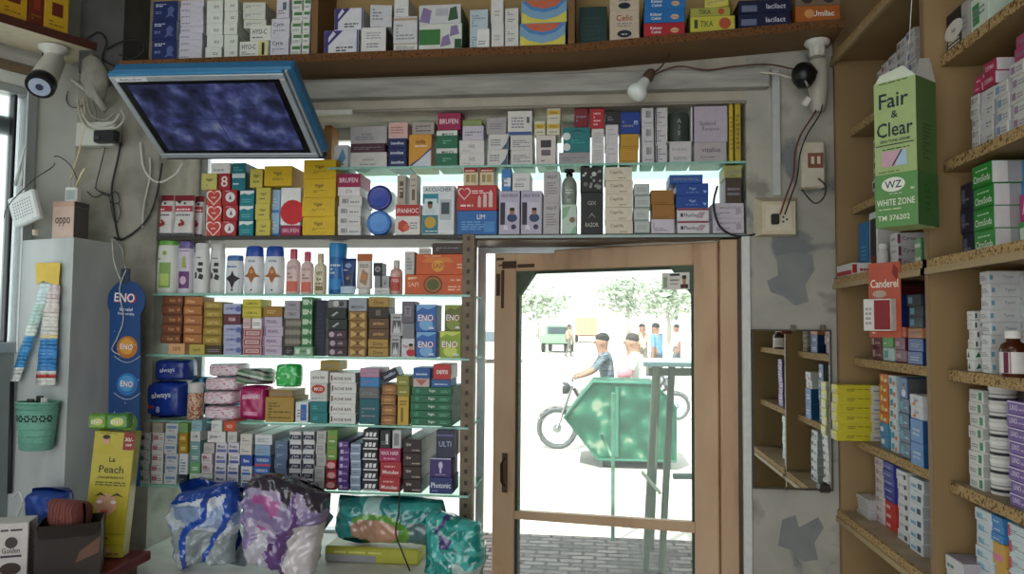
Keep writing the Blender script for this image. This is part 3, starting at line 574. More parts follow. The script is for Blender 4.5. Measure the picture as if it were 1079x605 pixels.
stk(A, 768, 773, 169, 107, 1, S('#c9b43c', ('l', .2, .2, .8, .8, 8, '#8e7a1c')), 'thin upright yellow pack', 'at the very end of the top shelf, left', .16)
stk(A, 774, 781, 169, 104, 1, S('#b8a334', ('l', .2, .2, .8, .8, 8, '#6f5f17')), 'thin upright mustard pack', 'against the right end jamb of the top shelf', .14, rz=0)
stk(A, 352, 367, 174, 147, 1, S('#d7dde2', ('p', [(.2, .35), (.5, .2), (.9, .5), (.6, .9)], '#6b9cc4'), L2), 'white carton with a blue patch', 'at the left end of the top glass shelf', .1, dy=.05)
# ---- second row, on the dark board
B = Row(2.672, ZB, 'boxes on the board above the door')
st = S('#c8453a', ('h', .5, .52, .62, '#f2dcd4'), ('l', .33, .45, .67, .6, 1, '#f2dcd4'), side='#9c2f2a')
stk(B, 217, 233, 247, 198, 3, st, 'red box with a white heart outline', 'beside the white pouches', .14)
stk(B, 212, 229, 198, 181, 1, S('#c6c06a', ('t', 'Vigel', .5, .6, .22, '#4c5026', .6), ('l', .3, .2, .8, .38, 1, '#4c5026'), side='#a39c50'), 'yellow green carton', 'on the stack of heart outline boxes', .13, up=True)
st = S('#a8262e', ('o', .55, .5, .34, '#e8e2e2'), ('p', [(.45, .35), (.55, .7), (.66, .35)], '#6d5f68'), ('l', .2, .9, .8, .97, 1, '#e8c7c7'), side='#7c1a22')
stk(B, 233.5, 250, 247, 198, 3, st, 'dark red box with a white disc', 'right of the heart outline boxes', .14)
stk(B, 230, 243, 198, 181, 1, S('#a8262e', ('t', '8', .5, .5, .7, '#f0e2e0', .6)), 'red box with a white looped sign', 'on the dark red white disc boxes', .13, up=True)
stk(B, 222, 243, 181, 170, 1, S('#eeeeec', L2), 'plain white box', 'half hidden behind the lower television frame', .1, up=True)
st = S('#15808c', ('p', [(0, .7), (.3, .82), (.6, .72), (1, .85), (1, 1), (0, 1)], '#dfe8e6'), ('l', .15, .2, .8, .5, 2, '#5fb3b8'), side='#0d5a66')
stk(B, 252, 268, 247, 199, 3, st, 'teal box with a white torn edge top', 'left of the small yellow cartons', .14)
stk(B, 244, 259, 199, 170, 1, S('#137482', ('r', 0, .45, 1, .62, '#cfe0de'), ('l', .1, .2, .8, .32, 1, '#cfe0de'), ('l', .1, .72, .8, .9, 2, '#5fb3b8'), side='#0b4d59'), 'tall teal box with pale band', 'on the teal torn edge boxes', .12, up=True)
st = S('#cdbf55', ('t', 'Vigel', .5, .6, .2, '#3f4430', .5), ('l', .25, .25, .78, .42, 1, '#6a6b4a'), side='#b79c20')
stk(B, 269, 285, 247, 196, 3, st, 'small pale yellow carton', 'right of the teal torn edge boxes', .14)
stk(B, 263, 277, 196, 176, 1, st, 'small pale yellow carton', 'on top of its stack, below the television', .12, up=True)
st = S('#d9b41f', ('t', 'Vigel', .48, .62, .24, '#50401a', .32), ('l', .3, .28, .7, .42, 2, '#7d6a24'), side='#c49f18', top='#c9a61c')
zz = B.top - .068
stk(B, 278, 308, 196, 175, 1, st, 'yellow box close under the television', 'above the white red disc box', .13, z=P(290, 196, B.Y).z)
stk(B, 284, 295, 247, 197.5, 2, S('#9dbfdc', ('l', .2, .3, .8, .7, 3, '#d6e4ee'), ('r', 0, 0, 1, .12, '#3f86c4')), 'pale blue carton', 'behind the white red disc box', .1, dy=.02)
stk(B, 295.5, 317, 247, 236, 1, S('#9c1d4e', ('t', 'BRUFEN', .5, .5, .42, '#e6b8c6', .86)), 'magenta carton', 'under the white red disc box', .14)
stk(B, 295.5, 317, 236, 196.5, 1, S('#f0efed', ('o', .6, .34, .34, '#c8242a'), ('p', [(.75, .1), (.9, .02), (.82, .14)], '#c8242a')), 'white box with a big red disc', 'beside the stack of large yellow boxes', .13, up=True)
stk(B, 319, 354, 248, 168, 4, st, 'large yellow box', 'in the tall stack by the wooden upright', .15)
st = S('#d8d6d4', ('b', .12, .25, .38, .75, TK), ('l', .5, .3, .9, .6, 1, TM), side='#a6a3a0')
stk(B, 356, 381, 249, 207.5, 4, st, 'white carton with bar code', 'right of the large yellow boxes', .13)
stk(B, 355.5, 380, 207, 197.5, 1, S('#e2dede', ('t', 'CTA', .5, .5, .4, TM, .3)), 'plain white low carton', 'directly under the magenta carton', .13, up=True)
stk(B, 355, 380, 197, 183, 1, S('#9c1d4e', ('t', 'BRUFEN', .5, .5, .38, '#f0d6de', .82)), 'magenta carton with white lettering', 'topmost right of the large yellow boxes', .13, up=True)
st = S('#dfdcd6', ('r', 0, .62, 1, 1, '#b5322e'), ('t', 'IPANHOC', .5, .8, .16, '#f2e4e0', .88), ('p', [(.1, .2), (.3, .08), (.55, .15), (.5, .4), (.3, .5), (.12, .4)], '#c2442f'), ('o', .45, .24, .11, '#d86a4f'), ('l', .6, .2, .9, .45, 3, TM))
stk(B, 416, 443, 249, 216.5, 1, st, 'white box with red title and fruit', 'under two slim beige upright boxes', .13)
zz = B.top
stk(B, 418, 428, 216.5, 186, 1, S('#b3a597', ('r', .25, .2, .75, .8, '#5b5048'), ('l', .3, .3, .7, .7, 3, '#cfc5b8'), side='#8d8175'), 'slim beige upright box with dark panel', 'left of two', .06, z=zz)
stk(B, 431, 440, 216.5, 185, 1, S('#c3b7a8', ('r', .3, .12, .75, .5, '#6b6058'), ('l', .2, .6, .8, .9, 3, TM), side='#8d8175'), 'slim beige upright box', 'right one above the fruit box', .06, z=zz)
st = S('#dde2e4', ('t', 'ACCU-CHEK', .5, .93, .08, '#274b60', .86), ('r', 0, .64, .5, .84, '#2a8c9e'), ('r', .06, .4, .46, .74, '#cfe3e4'), ('f', .24, .58, .22, '#c9d2d8', '#8a6349'), ('r', 0, .02, .5, .4, '#3a7f8c'), ('o', .25, .25, .12, '#c7a341'), ('r', .55, .3, .92, .72, '#b8bec4'), ('r', .6, .42, .86, .66, '#474f58'), ('l', .1, .06, .8, .1, 1, '#e8eeee'))
stk(B, 444.5, 479, 249, 197, 1, st, 'white meter box with teal panels and portrait', 'on the board above the door', .13)
stk(B, 481.5, 524, 249, 223.5, 1, S('#2568ae', ('t', 'LIM', .6, .75, .2, '#e0ebf5', .2), ('l', .1, .2, .9, .6, 4, '#6fa6d6'), ('r', .68, .1, .95, .55, '#4a8cc8')), 'broad blue box', 'under the broad red bottle box', .14)
st = S('#b92a2c', ('h', .17, .7, .3, '#f3d9d6'), ('l', .36, .68, .85, .85, 2, '#f3d9d6'), ('r', .52, .12, .6, .5, '#dcb6ae'), ('o', .56, .5, .1, '#dcb6ae', .5), ('r', .66, .12, .75, .6, '#e0c4bc'), ('o', .705, .6, .1, '#e0c4bc', .5), ('r', .8, .12, .9, .72, '#e0c4bc'), ('o', .85, .72, .1, '#e0c4bc', .5), ('l', .08, .15, .4, .3, 1, '#f3d9d6'))
stk(B, 481.5, 524, 223.5, 197, 1, st, 'broad red box with heart and pale bottles', 'on the broad blue box', .14, up=True)
zz = B.top
st = S('#d8cba8', ('r', 0, .72, 1, 1, '#9b2733'), ('l', .1, .78, .9, .94, 1, '#e8d0b0'), ('r', .15, .15, .4, .6, '#a08a5c'), ('r', .5, .15, .85, .6, '#b59c66'))
stk(B, 488, 504.5, 197, 178, 1, st, 'small cream carton with red top', 'left of two on the broad red box', .12, z=zz)
stk(B, 505, 521, 197, 178, 1, st, 'small cream carton with red top', 'right of two on the broad red box', .12, z=zz)
st = S('#bdb6ca', ('t', 'CRUX ROUX', .5, .9, .09, '#3b3448', .84), ('r', .04, .22, .28, .74, '#2f2c38'), ('r', .32, .35, .92, .74, '#cfc9d8'), ('f', .64, .5, .24, '#31466a', '#9c7358'), ('o', .72, .17, .06, '#3d3356'), ('p', [(.2, .12), (.45, .1), (.38, .22), (.25, .22)], '#e1dde8'), side='#8d8799')
stk(B, 525.5, 548, 247, 201, 1, st, 'lilac box with a man and dark panel', 'left of two matching', .14)
zz = B.top
stk(B, 548.5, 571.5, 247, 201, 1, st, 'lilac box with a man and dark panel', 'right of two matching', .14)
stk(B, 528, 539, 201, 178, 1, S('#3b7fc0', ('r', .25, .2, 1, .6, '#dfe6ec'), LS), 'blue and white carton', 'on the left lilac man box', .12, z=zz)
stk(B, 539.5, 559, 201, 182, 1, S('#dedddb', ('t', 'CUTIVA', .5, .62, .14, TM, .6), L2, side='#9a9896'), 'white carton', 'astride the two lilac man boxes', .12, z=zz)
st = S('#b9b3b6', ('t', 'VALE IT', .5, .84, .12, '#565059', .7), ('l', .15, .2, .85, .7, 6, '#8f898e'), side='#8a858a')
stk(B, 572.5, 590, 246, 180, 2, st, 'grey upright carton with fine print', 'left of the pale green carton', .13)
stk(B, 591.5, 608, 246, 214.5, 1, S('#c2d6c6', ('p', [(0, .9), (.6, .95), (.3, .6), (0, .5)], '#8fb89a'), ('p', [(.6, 0), (1, 0), (1, .3), (.8, .2)], '#8fb89a'), ('o', .72, .48, .1, '#8a6a54')), 'pale green pastel carton', 'under the clear capped bottle', .13)
zbot = B.top; xbot = P(600, 200, B.Y).x
st = S('#1b1a1c', ('t', 'GIX', .5, .75, .1, '#a9a39a', .4), ('t', 'RAZOR', .5, .22, .1, '#bdb6aa', .6), ('p', [(.3, .36), (.5, .46), (.7, .36), (.62, .42), (.5, .52), (.38, .42)], '#8d877c'))
stk(B, 611.5, 636, 246, 202, 1, st, 'tall black box with silver lettering', 'left of the cream cartons', .13)
ops = [('o', R.uniform(.1, .9), R.uniform(.1, .9), R.uniform(.04, .1), R.choice(['#8f8d88', '#6b6a68', '#c4c2bc'])) for _ in range(16)]
stk(B, 611, 636, 202, 175.5, 1, S('#161618', *ops), 'black box with silver speckled pattern', 'on the tall black box', .13, up=True)
st = S('#ddd3bf', ('t', 'Caprila', .42, .6, .34, '#8b7a5c', .5), ('l', .5, .12, .85, .28, 1, '#a89a7c'), side='#b8ad98')
stk(B, 637, 667, 246, 175.5, 5, st, 'cream wide carton', 'in the tall cream stack', .14)
stk(B, 668, 685, 245, 192, 4, S('#c3cac4', ('r', 0, 0, 1, .12, '#7e8f88'), ('l', .15, .35, .85, .75, 3, '#9aa59f')), 'pale grey green carton', 'between the cream stack and brown cartons', .14)
stk(B, 686, 711, 245, 229.5, 1, S('#d3cbd6', ('r', .08, .3, .1, .8, TK), L2), 'lilac white carton', 'under two brown cartons', .14)
stk(B, 686, 711, 229.5, 199, 2, S('#9c6a25', ('l', .1, .1, .9, .2, 1, '#6f4815'), side='#6f4815'), 'brown gold carton', 'beside the dark blue boxes', .14, up=True)
st = S('#d8d4d8', ('r', 0, .85, 1, 1, '#8c2a42'), ('r', .1, .3, .18, .6, TK), ('t', 'Fluclox', .45, .45, .3, '#3c3540', .5), ('p', [(.6, .2), (.8, .2), (.9, .7), (.7, .7)], '#b9a0ae'))
stk(B, 713.5, 748, 244, 217, 2, st, 'white carton with a thin red edge', 'under the dark blue boxes', .14)
st = S('#1f4a9c', ('t', 'Vigal', .5, .55, .28, '#9db6e2', .35), ('l', .3, .2, .7, .35, 1, '#6f8fcb'), ('p', [(.9, .15), (.97, .4), (.83, .4)], '#9db6e2'), side='#163573')
stk(B, 712, 747, 217, 191, 2, st, 'dark blue box', 'on the white red edged cartons', .14, up=True)
stk(B, 705, 741, 191, 182, 1, S('#2a57a8', LS), 'flat blue box', 'on top of the dark blue boxes', .13, up=True)
st = S('#c6bfca', ('t', 'MIRAZOLIN', .5, .7, .16, TM, .7), ('l', .1, .2, .6, .45, 2, TM), ('p', [(.75, .2), (.95, .3), (.88, .8), (.75, .6)], '#a99fb0'))
stk(B, 750, 784, 244, 212, 2, st, 'lilac white carton', 'at the right end of the board', .14)
stk(B, 764, 782, 212, 185.5, 1, S('#4a3a30', LS), 'dark brown box', 'on the lilac cartons at right end', .13, up=True)
stk(B, 763, 782, 185.5, 172.5, 1, S('#a2a05c', LS, ('l', .3, .1, .9, .25, 1, '#6a6a34')), 'small olive carton', 'on the dark brown box', .12, up=True)
# ---- soap row
D = Row(2.658, ZD, 'soap cartons on the third glass shelf')
sp = lambda c, *o, **k: S(c, *o, **k)
kw = dict(name='soap_carton', cat='soap box')
st = S('#6e4028', ('r', .05, .15, .95, .85, '#7d4b30'), ('t', 'lux', .5, .5, .4, '#cfa06c', .4), ('o', .85, .5, .2, '#b5794a'))
stk(D, 177, 195, 374, 362.5, 1, S('#d8a878', ('t', 'care', .5, .5, .35, '#8c5028', .5)), 'small peach carton', 'in front foot of the dark brown soap stack', .08, dy=-.008, **kw)
stk(D, 170, 192, 362.5, 312, 5, st, 'dark brown soap carton', 'in the stack at the left end', .09, up=True, **kw)
stk(D, 199, 216, 374, 363, 1, S('#b9a84e', ('t', 'herb', .5, .5, .35, '#5c5a1c', .5)), 'small olive yellow carton', 'at the foot of the copper stack', .08, dy=-.008, **kw)
stk(D, 193, 213, 363, 313, 5, S('#b0713e', ('t', 'lux', .45, .5, .36, '#f0cf9c', .4), ('o', .2, .5, .25, '#cf9460'), ('r', 0, 0, 1, .1, '#7d4b28')), 'copper orange soap carton', 'in the second stack from left', .09, up=True, **kw)
stk(D, 216, 234, 374, 364, 1, S('#4a3a26', LS), 'dark brown flat carton', 'at the foot of the mustard stack', .09, **kw)
stk(D, 214, 234, 364, 318, 5, S('#a3893a', ('t', 'DETTO', .5, .55, .34, '#e0cf82', .7), ('r', 0, .06, 1, .2, '#756226')), 'mustard soap carton', 'left of the pale lilac soap stack', .09, up=True, **kw)
st = S('#aeb2d2', ('t', 'JASMIN', .42, .5, .34, '#4a4f86', .55), ('o', .88, .5, .3, '#5d67a8'), side='#8f93b6')
stk(D, 235, 254, 374, 342, 3, st, 'pale lilac soap carton', 'below the maroon soap carton', .09, **kw)
stk(D, 235, 254, 342, 331, 1, S('#63303c', ('r', .3, .25, .7, .8, '#8c4a58'), ('t', 'rose', .5, .5, .4, '#e6cdd2', .4)), 'maroon soap carton', 'between pale lilac soaps', .09, up=True, **kw)
stk(D, 235, 254, 331, 320, 1, st, 'pale lilac soap carton', 'on the maroon soap carton', .09, up=True, **kw)
st = S('#c99a9e', ('r', .06, .12, .94, .88, '#8c2f3c'), ('r', .12, .25, .88, .75, '#d6b6b4'), ('t', 'SAVON', .5, .5, .3, '#7a2632', .6))
stk(D, 255.5, 276, 374, 346, 3, st, 'pink soap carton with red frame', 'under the pale pink carton', .09, **kw)
zz = D.top
stk(D, 255.5, 264.5, 346, 335, 1, S('#d8b8b4', LS), 'small pale pink carton', 'on the red framed soaps, left', .08, z=zz, **kw)
stk(D, 265, 276, 346, 335, 1, S('#ecebe8', LS), 'small white carton', 'on the red framed soaps, right', .08, z=zz, **kw)
stk(D, 255, 275.5, 335, 315, 2, S('#cfc042', ('t', 'LEMON', .5, .55, .3, '#6f7a1e', .6), ('r', 0, .06, 1, .18, '#93a032')), 'bright yellow soap carton', 'topmost pair of the pink stack', .09, up=True, **kw)
st = S('#c3b6c8', ('t', 'PEARL', .5, .5, .34, '#6b4f78', .6), ('r', 0, 0, .1, 1, '#8d6f96'))
stk(D, 277, 298, 374, 333, 4, st, 'lilac pink soap carton', 'under the gold soap carton', .09, **kw)
stk(D, 277, 298, 333, 322, 1, S('#9c7430', ('l', .2, .3, .8, .7, 2, '#d9b868')), 'gold brown soap carton', 'on the lilac pink soaps', .09, up=True, **kw)
stk(D, 300, 309, 374, 364, 1, S('#33312c', LS), 'black flat carton', 'at the foot of the patterned grey stack', .09, dy=.01, **kw)
stk(D, 299.5, 317, 364, 335, 3, S('#6c675c', *[('o', x, .5, .3, '#8f897a') for x in (.15, .4, .65, .9)]), 'grey soap carton with dotted pattern', 'under two plain grey soaps', .09, dy=.01, up=True, **kw)
stk(D, 299.5, 317, 335, 316, 2, S('#a29fa6', ('t', 'TIBET', .5, .5, .34, '#55525c', .6)), 'plain grey soap carton', 'on the dotted grey soaps', .09, dy=.01, up=True, **kw)
stk(D, 309, 330, 374, 364, 1, S('#7fae86', ('r', .08, .2, .3, .8, '#d6e2d4'), ('r', .7, .2, .9, .8, '#d6e2d4'), ('t', 'neem', .5, .5, .34, '#1f5a34', .3)), 'pale green soap carton', 'at the foot of the green stack', .08, dy=-.008, **kw)
stk(D, 317.5, 330, 364, 312, 5, S('#3f7d4c', ('r', .1, .2, .55, .8, '#b9d2b6'), ('t', 'N', .75, .5, .5, '#d6e6d2', .4)), 'green soap carton with white patch', 'beside the tall dark navy box', .09, up=True, **kw)
stk(D, 331, 343, 374, 315, 1, S('#1b2436', ('l', .2, .2, .8, .8, 8, '#26324a')), 'tall dark navy box', 'in the middle of the soap shelf', .1, dy=.02, **kw)
stk(D, 345, 366, 376, 348, 3, S('#3d2a33', ('o', .22, .5, .34, '#b9a6ae'), ('t', 'silk', .65, .5, .36, '#c9b3bc', .4)), 'dark plum soap carton', 'right of tall navy box', .09, **kw)
stk(D, 345, 366, 348, 325, 2, S('#232c26', ('p', [(.2, .3), (.5, .7), (.6, .6), (.3, .2)], '#aab2a4')), 'blackish green soap carton', 'on the dark plum soaps', .09, up=True, **kw)
stk(D, 346, 366, 325, 316, 1, S('#7c7c80', ('o', .4, .5, .4, '#c2c2c6'), ('o', .7, .5, .35, '#3c3c40')), 'grey photo print carton', 'topmost on the dark plum stack', .09, up=True, **kw)
stk(D, 367, 387, 376, 328, 5, S('#8f6a34', ('p', [(.1, .1), (.5, .5), (.9, .1), (.9, .9), (.5, .5), (.1, .9)], '#c9aa68'), ('o', .5, .5, .2, '#5e421c')), 'gold patterned soap carton', 'under the grey blue box', .09, **kw)
stk(D, 367, 387, 328, 314, 1, S('#9ea4ae', ('t', 'MEDIVA', .5, .3, .26, '#4c525c', .7)), 'grey blue box', 'on the gold patterned soaps', .09, up=True, **kw)
gold = S('#b08c42', ('t', 'Dove', .5, .5, .42, '#5d4216', .5), ('r', 0, 0, 1, .1, '#7d6026'))
stk(D, 388, 410, 377, 358, 2, gold, 'golden soap carton with brown script', 'bottom pair left of castle picture boxes', .09, **kw)
stk(D, 388, 410, 358, 336, 2, S('#5f4224', ('t', 'amber', .5, .5, .36, '#d1a45c', .6)), 'brown soap carton', 'between golden script cartons', .09, up=True, **kw)
stk(D, 388, 410, 336, 325, 1, S('#2a241e', ('r', .35, .2, .6, .8, '#6d655a')), 'black soap carton', 'under the top golden script carton', .09, up=True, **kw)
stk(D, 388, 410, 325, 314, 1, gold, 'golden soap carton with brown script', 'topmost of its mixed stack', .09, up=True, **kw)
cast = S('#b7b6b6', ('r', .14, .12, .86, .7, '#5a5a5e'), ('p', [(.2, .12), (.3, .5), (.4, .3), (.5, .68), (.62, .3), (.72, .5), (.82, .12)], '#cfcfd0'), ('l', .15, .8, .85, .92, 1, TK))
stk(D, 411, 422, 377, 354.5, 1, cast, 'small grey picture box', 'lower of two beside the woman picture box', .08, dy=.006, **kw)
stk(D, 411, 425, 354.5, 331, 1, cast, 'small grey picture box', 'upper of two left of blue cartons', .08, dy=.006, up=True, **kw)
stk(D, 422.5, 437, 377, 357, 1, S('#d6d3d8', ('f', .75, .5, .5, '#b8283c', '#c99a86'), ('t', 'Fem', .3, .6, .2, '#a02840', .4)), 'white box with red dressed woman', 'left of the lower blue tin', .08, **kw)
stk(D, 424, 437, 357, 341, 1, S('#85858c', LN), 'small grey box', 'on the red dressed woman box', .08, up=True, **kw)
stk(D, 423, 437, 341, 318, 1, S('#6a6470', ('r', .2, .3, .8, .8, '#8d8794'), ('t', 'T', .5, .55, .3, '#3c3842', .3)), 'small mauve grey box', 'topmost left of the blue cartons', .08, up=True, **kw)
def eno(c, c2): return S(c, ('p', [(0, 1), (0, .75), (.3, .9), (.6, .82), (1, .95), (1, 1)], c2), ('o', .5, .25, .22, c2, 1.2), ('t', 'ENO', .5, .5, .26, '#d3303a', .8), ('t', 'ENO', .48, .51, .24, '#f2f2f2', .78), ('r', .65, .08, .9, .16, '#d8dce4'), side='#26406e')
kw = dict(name='antacid_carton', cat='antacid box')
stk(D, 438, 460, 377, 349.5, 1, eno('#2f66b4', '#7fb4e0'), 'blue antacid carton', 'lower of two', .1, **kw)
stk(D, 438, 460, 349.5, 321, 1, eno('#2f66b4', '#7fb4e0'), 'blue antacid carton', 'upper of two', .1, up=True, **kw)
stk(D, 463, 486, 378, 349.5, 1, eno('#8fa832', '#cfdc6a'), 'lime green antacid carton', 'under the olive one', .1, **kw)
stk(D, 468, 487, 349.5, 322, 1, eno('#66702e', '#8f9a48'), 'olive green antacid carton', 'on the lime green one', .1, up=True, **kw)
stk(D, 487.5, 493, 378, 350, 1, S('#3a5f8c', LN), 'narrow blue carton', 'at the right end of the soap shelf', .09, **kw)
stk(D, 488, 493, 350, 322, 1, S('#93a05a', LN), 'narrow pale green carton', 'on the narrow blue carton', .09, up=True, **kw)
# ---- fourth shelf, cartons
E_R = Row(2.656, ZE, 'boxes on the fourth glass shelf')
E = E_R
stk(E, 279, 310, 443.5, 417, 1, S('#aa8a3e', ('l', .1, .15, .9, .85, 6, '#6f5a20'), side='#7c6428'), 'square gold box with brown print', 'right of the magenta pack', .14)
stk(E, 283, 309, 417, 409.5, 1, S('#9a7a3a', LS, side='#6f5a20'), 'flat gold box', 'on the square gold box', .12, up=True)
stk(E, 311, 325, 444, 422, 1, S('#dfe3e8', ('r', .4, .1, .9, .9, '#2f6cb8'), LN), 'white box with blue panel', 'right of the square gold box', .12)
st = S('#1b7b7c', ('l', .15, .3, .8, .7, 2, '#5bb0ae'), side='#0f5557')
stk(E, 326, 345, 448, 425, 2, st, 'teal carton', 'under the grey white carton', .16)
stk(E, 326, 345, 425, 418, 1, S('#cfd2cc', LS), 'flat grey white carton', 'between teal and orange red cartons', .16, up=True)
stk(E, 326, 345, 418, 406, 1, S('#cfcac4', ('o', .5, .5, .42, '#b8482e', 1.6), ('t', 'MCO', .5, .5, .3, TW, .5)), 'white carton with orange red oval', 'above the teal cartons', .16, up=True)
stk(E, 326, 346, 406, 393, 1, S('#e0dfda', ('t', 'acne bar', .5, .5, .3, '#6a4a3a', .7)), 'white carton with brown lettering', 'on the orange red oval carton', .16, up=True)
stk(E, 337, 357, 393, 383, 1, S('#a98a32', LS), 'gold carton', 'topmost behind the white lettered stack', .1, dy=.04, up=True)
st = S('#dddcd8', ('t', 'ACNE BAR', .5, .42, .3, '#54403c', .74), ('r', .04, .2, .1, .75, '#7a4a3a'), side='#a5a3a0')
stk(E, 347, 375, 448, 394, 5, st, 'long white carton with brown lettering', 'in the front stack', .2)
stk(E, 378, 400, 446, 419, 1, S('#15606a', LN), 'dark teal box', 'under the grey flat box', .14, dy=.01)
stk(E, 378, 400, 419, 407, 1, S('#6e6f6c', LS), 'grey flat box', 'between dark teal and blue boxes', .14, dy=.01, up=True)
stk(E, 379, 400, 407, 397, 1, S('#3d83bc', LS), 'sky blue flat box', 'under the pink box', .14, dy=.01, up=True)
stk(E, 379, 400, 397, 387.5, 1, S('#b98aa6', LS), 'dusty pink flat box', 'on the sky blue flat box', .14, dy=.01, up=True)
stk(E, 401, 417.5, 447, 404, 4, S('#7a4f2a', ('o', .5, .5, .42, '#a87440', 1.7), ('t', 'amber', .5, .5, .24, '#e6c48c', .5), ('r', 0, 0, 1, .1, '#b98c4c')), 'amber brown soap carton', 'right of the dark teal box', .12)
stk(E, 418.5, 431, 447, 416, 1, S('#c9a63c', ('r', .3, .1, .5, .6, '#7d5f1c'), ('l', .15, .7, .85, .9, 2, '#7d5f1c')), 'upright yellow carton', 'left of the dark green boxes', .12)
stk(E, 418, 432, 416, 395, 2, S('#8f8c3a', ('l', .2, .3, .8, .6, 1, '#d6d08a')), 'small olive carton', 'on the upright yellow carton', .12, up=True)
st = S('#1f6b48', ('t', 'Rigix', .52, .5, .46, '#e4efe8', .28), ('o', .15, .5, .3, '#3f9268'), ('l', .72, .3, .95, .7, 2, '#6fae90'), side='#12402c', top='#2f7d58')
stk(E, 432.5, 476, 449, 408, 5, st, 'long dark green carton with white lettering', 'at the right end', .2)
zz = E.top
stk(E, 435, 453, 408, 399, 1, S('#c9b8b4', ('p', [(.1, .9), (.9, .9), (.5, .1)], '#b86a5c')), 'small white and red carton', 'on the dark green cartons', .1, z=zz)
z1 = E.top
stk(E, 454, 475, 408, 400, 1, S('#2d639c', ('l', .15, .3, .85, .6, 1, '#cfdcec')), 'flat blue carton', 'under the bright red carton', .12, z=zz)
z2 = E.top
stk(E, 435, 453.5, 399, 388, 1, S('#255a9e', ('l', .15, .3, .85, .6, 1, '#cfdcec')), 'dark blue carton', 'left of the bright red carton', .12, z=z1)
stk(E, 456, 475, 400, 384, 1, S('#c2322f', ('t', 'oems', .52, .5, .34, TW, .7), side='#d5d2cc'), 'bright red carton with pale side', 'topmost above the dark green cartons', .14, z=z2)
# ---- lowest shelf
F = Row(2.612, ZF, 'small cartons on the lowest glass shelf', 'ointment_carton', 'ointment carton')
ls = 'on the lowest shelf'
st = lambda c: S('#dcdcda', ('r', .05, .3, .5, .75, c), ('l', .55, .3, .92, .7, 2, TM), ('l', .1, .82, .9, .94, 1, TM), side='#b5b4b2')
stk(F, 145, 158, 513, 459.5, 5, st('#5d7d5a'), 'white carton with green patch', 'in the leftmost stack ' + ls, .2)
stk(F, 146, 158, 459.5, 449, 1, S('#a79f8e', LN), 'grey beige carton', 'topmost of the leftmost stack ' + ls, .18, up=True)
stk(F, 159, 172, 513.5, 459.5, 5, st('#b56f78'), 'white carton with pink patch', 'in the second stack ' + ls, .2)
stk(F, 160, 172, 459.5, 449, 1, S('#a9a08c', LN), 'beige carton', 'topmost of the second stack ' + ls, .18, up=True, rz=.02)
stk(F, 173, 187, 514, 449.5, 6, S('#d8dade', ('r', .1, .5, .9, .8, '#7f9cc4'), ('t', 'Zyrx', .45, .28, .26, '#2c3c78', .5), side='#a7aab0'), 'white carton with blue stripe', 'in the third stack ' + ls, .2)
stk(F, 188, 197, 514, 503, 1, S('#2c3238', LS), 'small black carton', 'at the foot of the gold topped stack', .2)
stk(F, 188, 198, 503, 481, 1, S('#dfe2e4', ('l', .2, .1, .8, .8, 5, '#5d7d9a')), 'white upright carton', 'below two small gold cartons', .2, up=True)
stk(F, 188, 198, 481, 459.5, 2, S('#b5912f', ('r', .2, .3, .8, .7, '#dcc26a')), 'small gold carton', 'fourth stack ' + ls, .2, up=True)
stk(F, 187, 198, 459.5, 449, 1, S('#7fae6a', LS), 'small bright green carton', 'on the two small gold cartons', .2, up=True)
stk(F, 199, 224, 516, 503.5, 1, S('#cfd8cc', ('r', .05, .15, .3, .85, '#a9c2a2'), ('l', .4, .3, .9, .7, 2, '#7d9a7a')), 'wide pale green carton', 'under the green grey stack', .2)
zz = F.top
stk(F, 199.5, 211, 503.5, 492, 1, S('#6fae72', ('l', .2, .3, .8, .7, 2, TW)), 'grass green carton', 'fifth stack ' + ls, .19, z=zz)
stk(F, 199.5, 211, 492, 470, 2, S('#7aa3a0', ('l', .2, .3, .8, .7, 2, TW)), 'grey teal carton', 'fifth stack ' + ls, .19, up=True)
stk(F, 200, 211, 470, 459, 1, S('#d8d8d4', ('t', 'LCM', .5, .5, .3, TK, .5)), 'white lettered carton', 'fifth stack ' + ls, .19, up=True)
stk(F, 201, 213, 459, 448, 1, S('#8fb6c4', LS), 'pale blue carton', 'topmost in the fifth stack ' + ls, .19, up=True)
stk(F, 212, 224, 503.5, 482, 2, S('#d3c6c6', ('r', .1, .5, .5, .8, '#a85a5a'), LN), 'white carton with red patch', 'on the wide pale green carton, right', .19, z=zz)
stk(F, 214, 226, 482, 471, 1, S('#b9b2b0', LN), 'greyish carton', 'over the white red patched pair', .18, up=True)
stk(F, 226, 238.5, 517, 471, 4, S('#cfcdd6', ('r', .08, .1, .95, .4, '#6a72a8'), ('t', 'Mixam', .5, .68, .3, TK, .7), side='#a3a1aa'), 'white carton with violet band', 'sixth stack ' + ls, .22)
stk(F, 218, 238, 471, 459.5, 1, S('#dad8d4', ('t', 'Arvin', .35, .55, .34, TK, .4), LS, side='#b7b5b0'), 'wide white carton', 'across the sixth stack ' + ls, .25, up=True)
stk(F, 222, 234, 459.5, 448, 1, S('#dad8d4', LN), 'plain white carton', 'left of the orange red carton', .25, up=True)
stk(F, 239.5, 252, 517.5, 471, 4, S('#d3d0d8', ('r', .08, .1, .95, .38, '#4c5a9c'), ('t', 'Evast', .5, .68, .3, TK, .7), side='#a8a6ae'), 'white carton with dark blue band', 'seventh stack ' + ls, .26)
stk(F, 239, 250, 471, 459.5, 1, S('#c9c7c2', LN, side='#b0aea8'), 'long whitish carton', 'under the orange red carton', .26, up=True)
stk(F, 235.5, 248.5, 459.5, 449, 1, S('#c9502e', ('t', 'RED', .5, .5, .34, '#f2d2c2', .5), side='#b0aea8'), 'orange red carton', 'topmost behind the seventh stack ' + ls, .24, up=True)
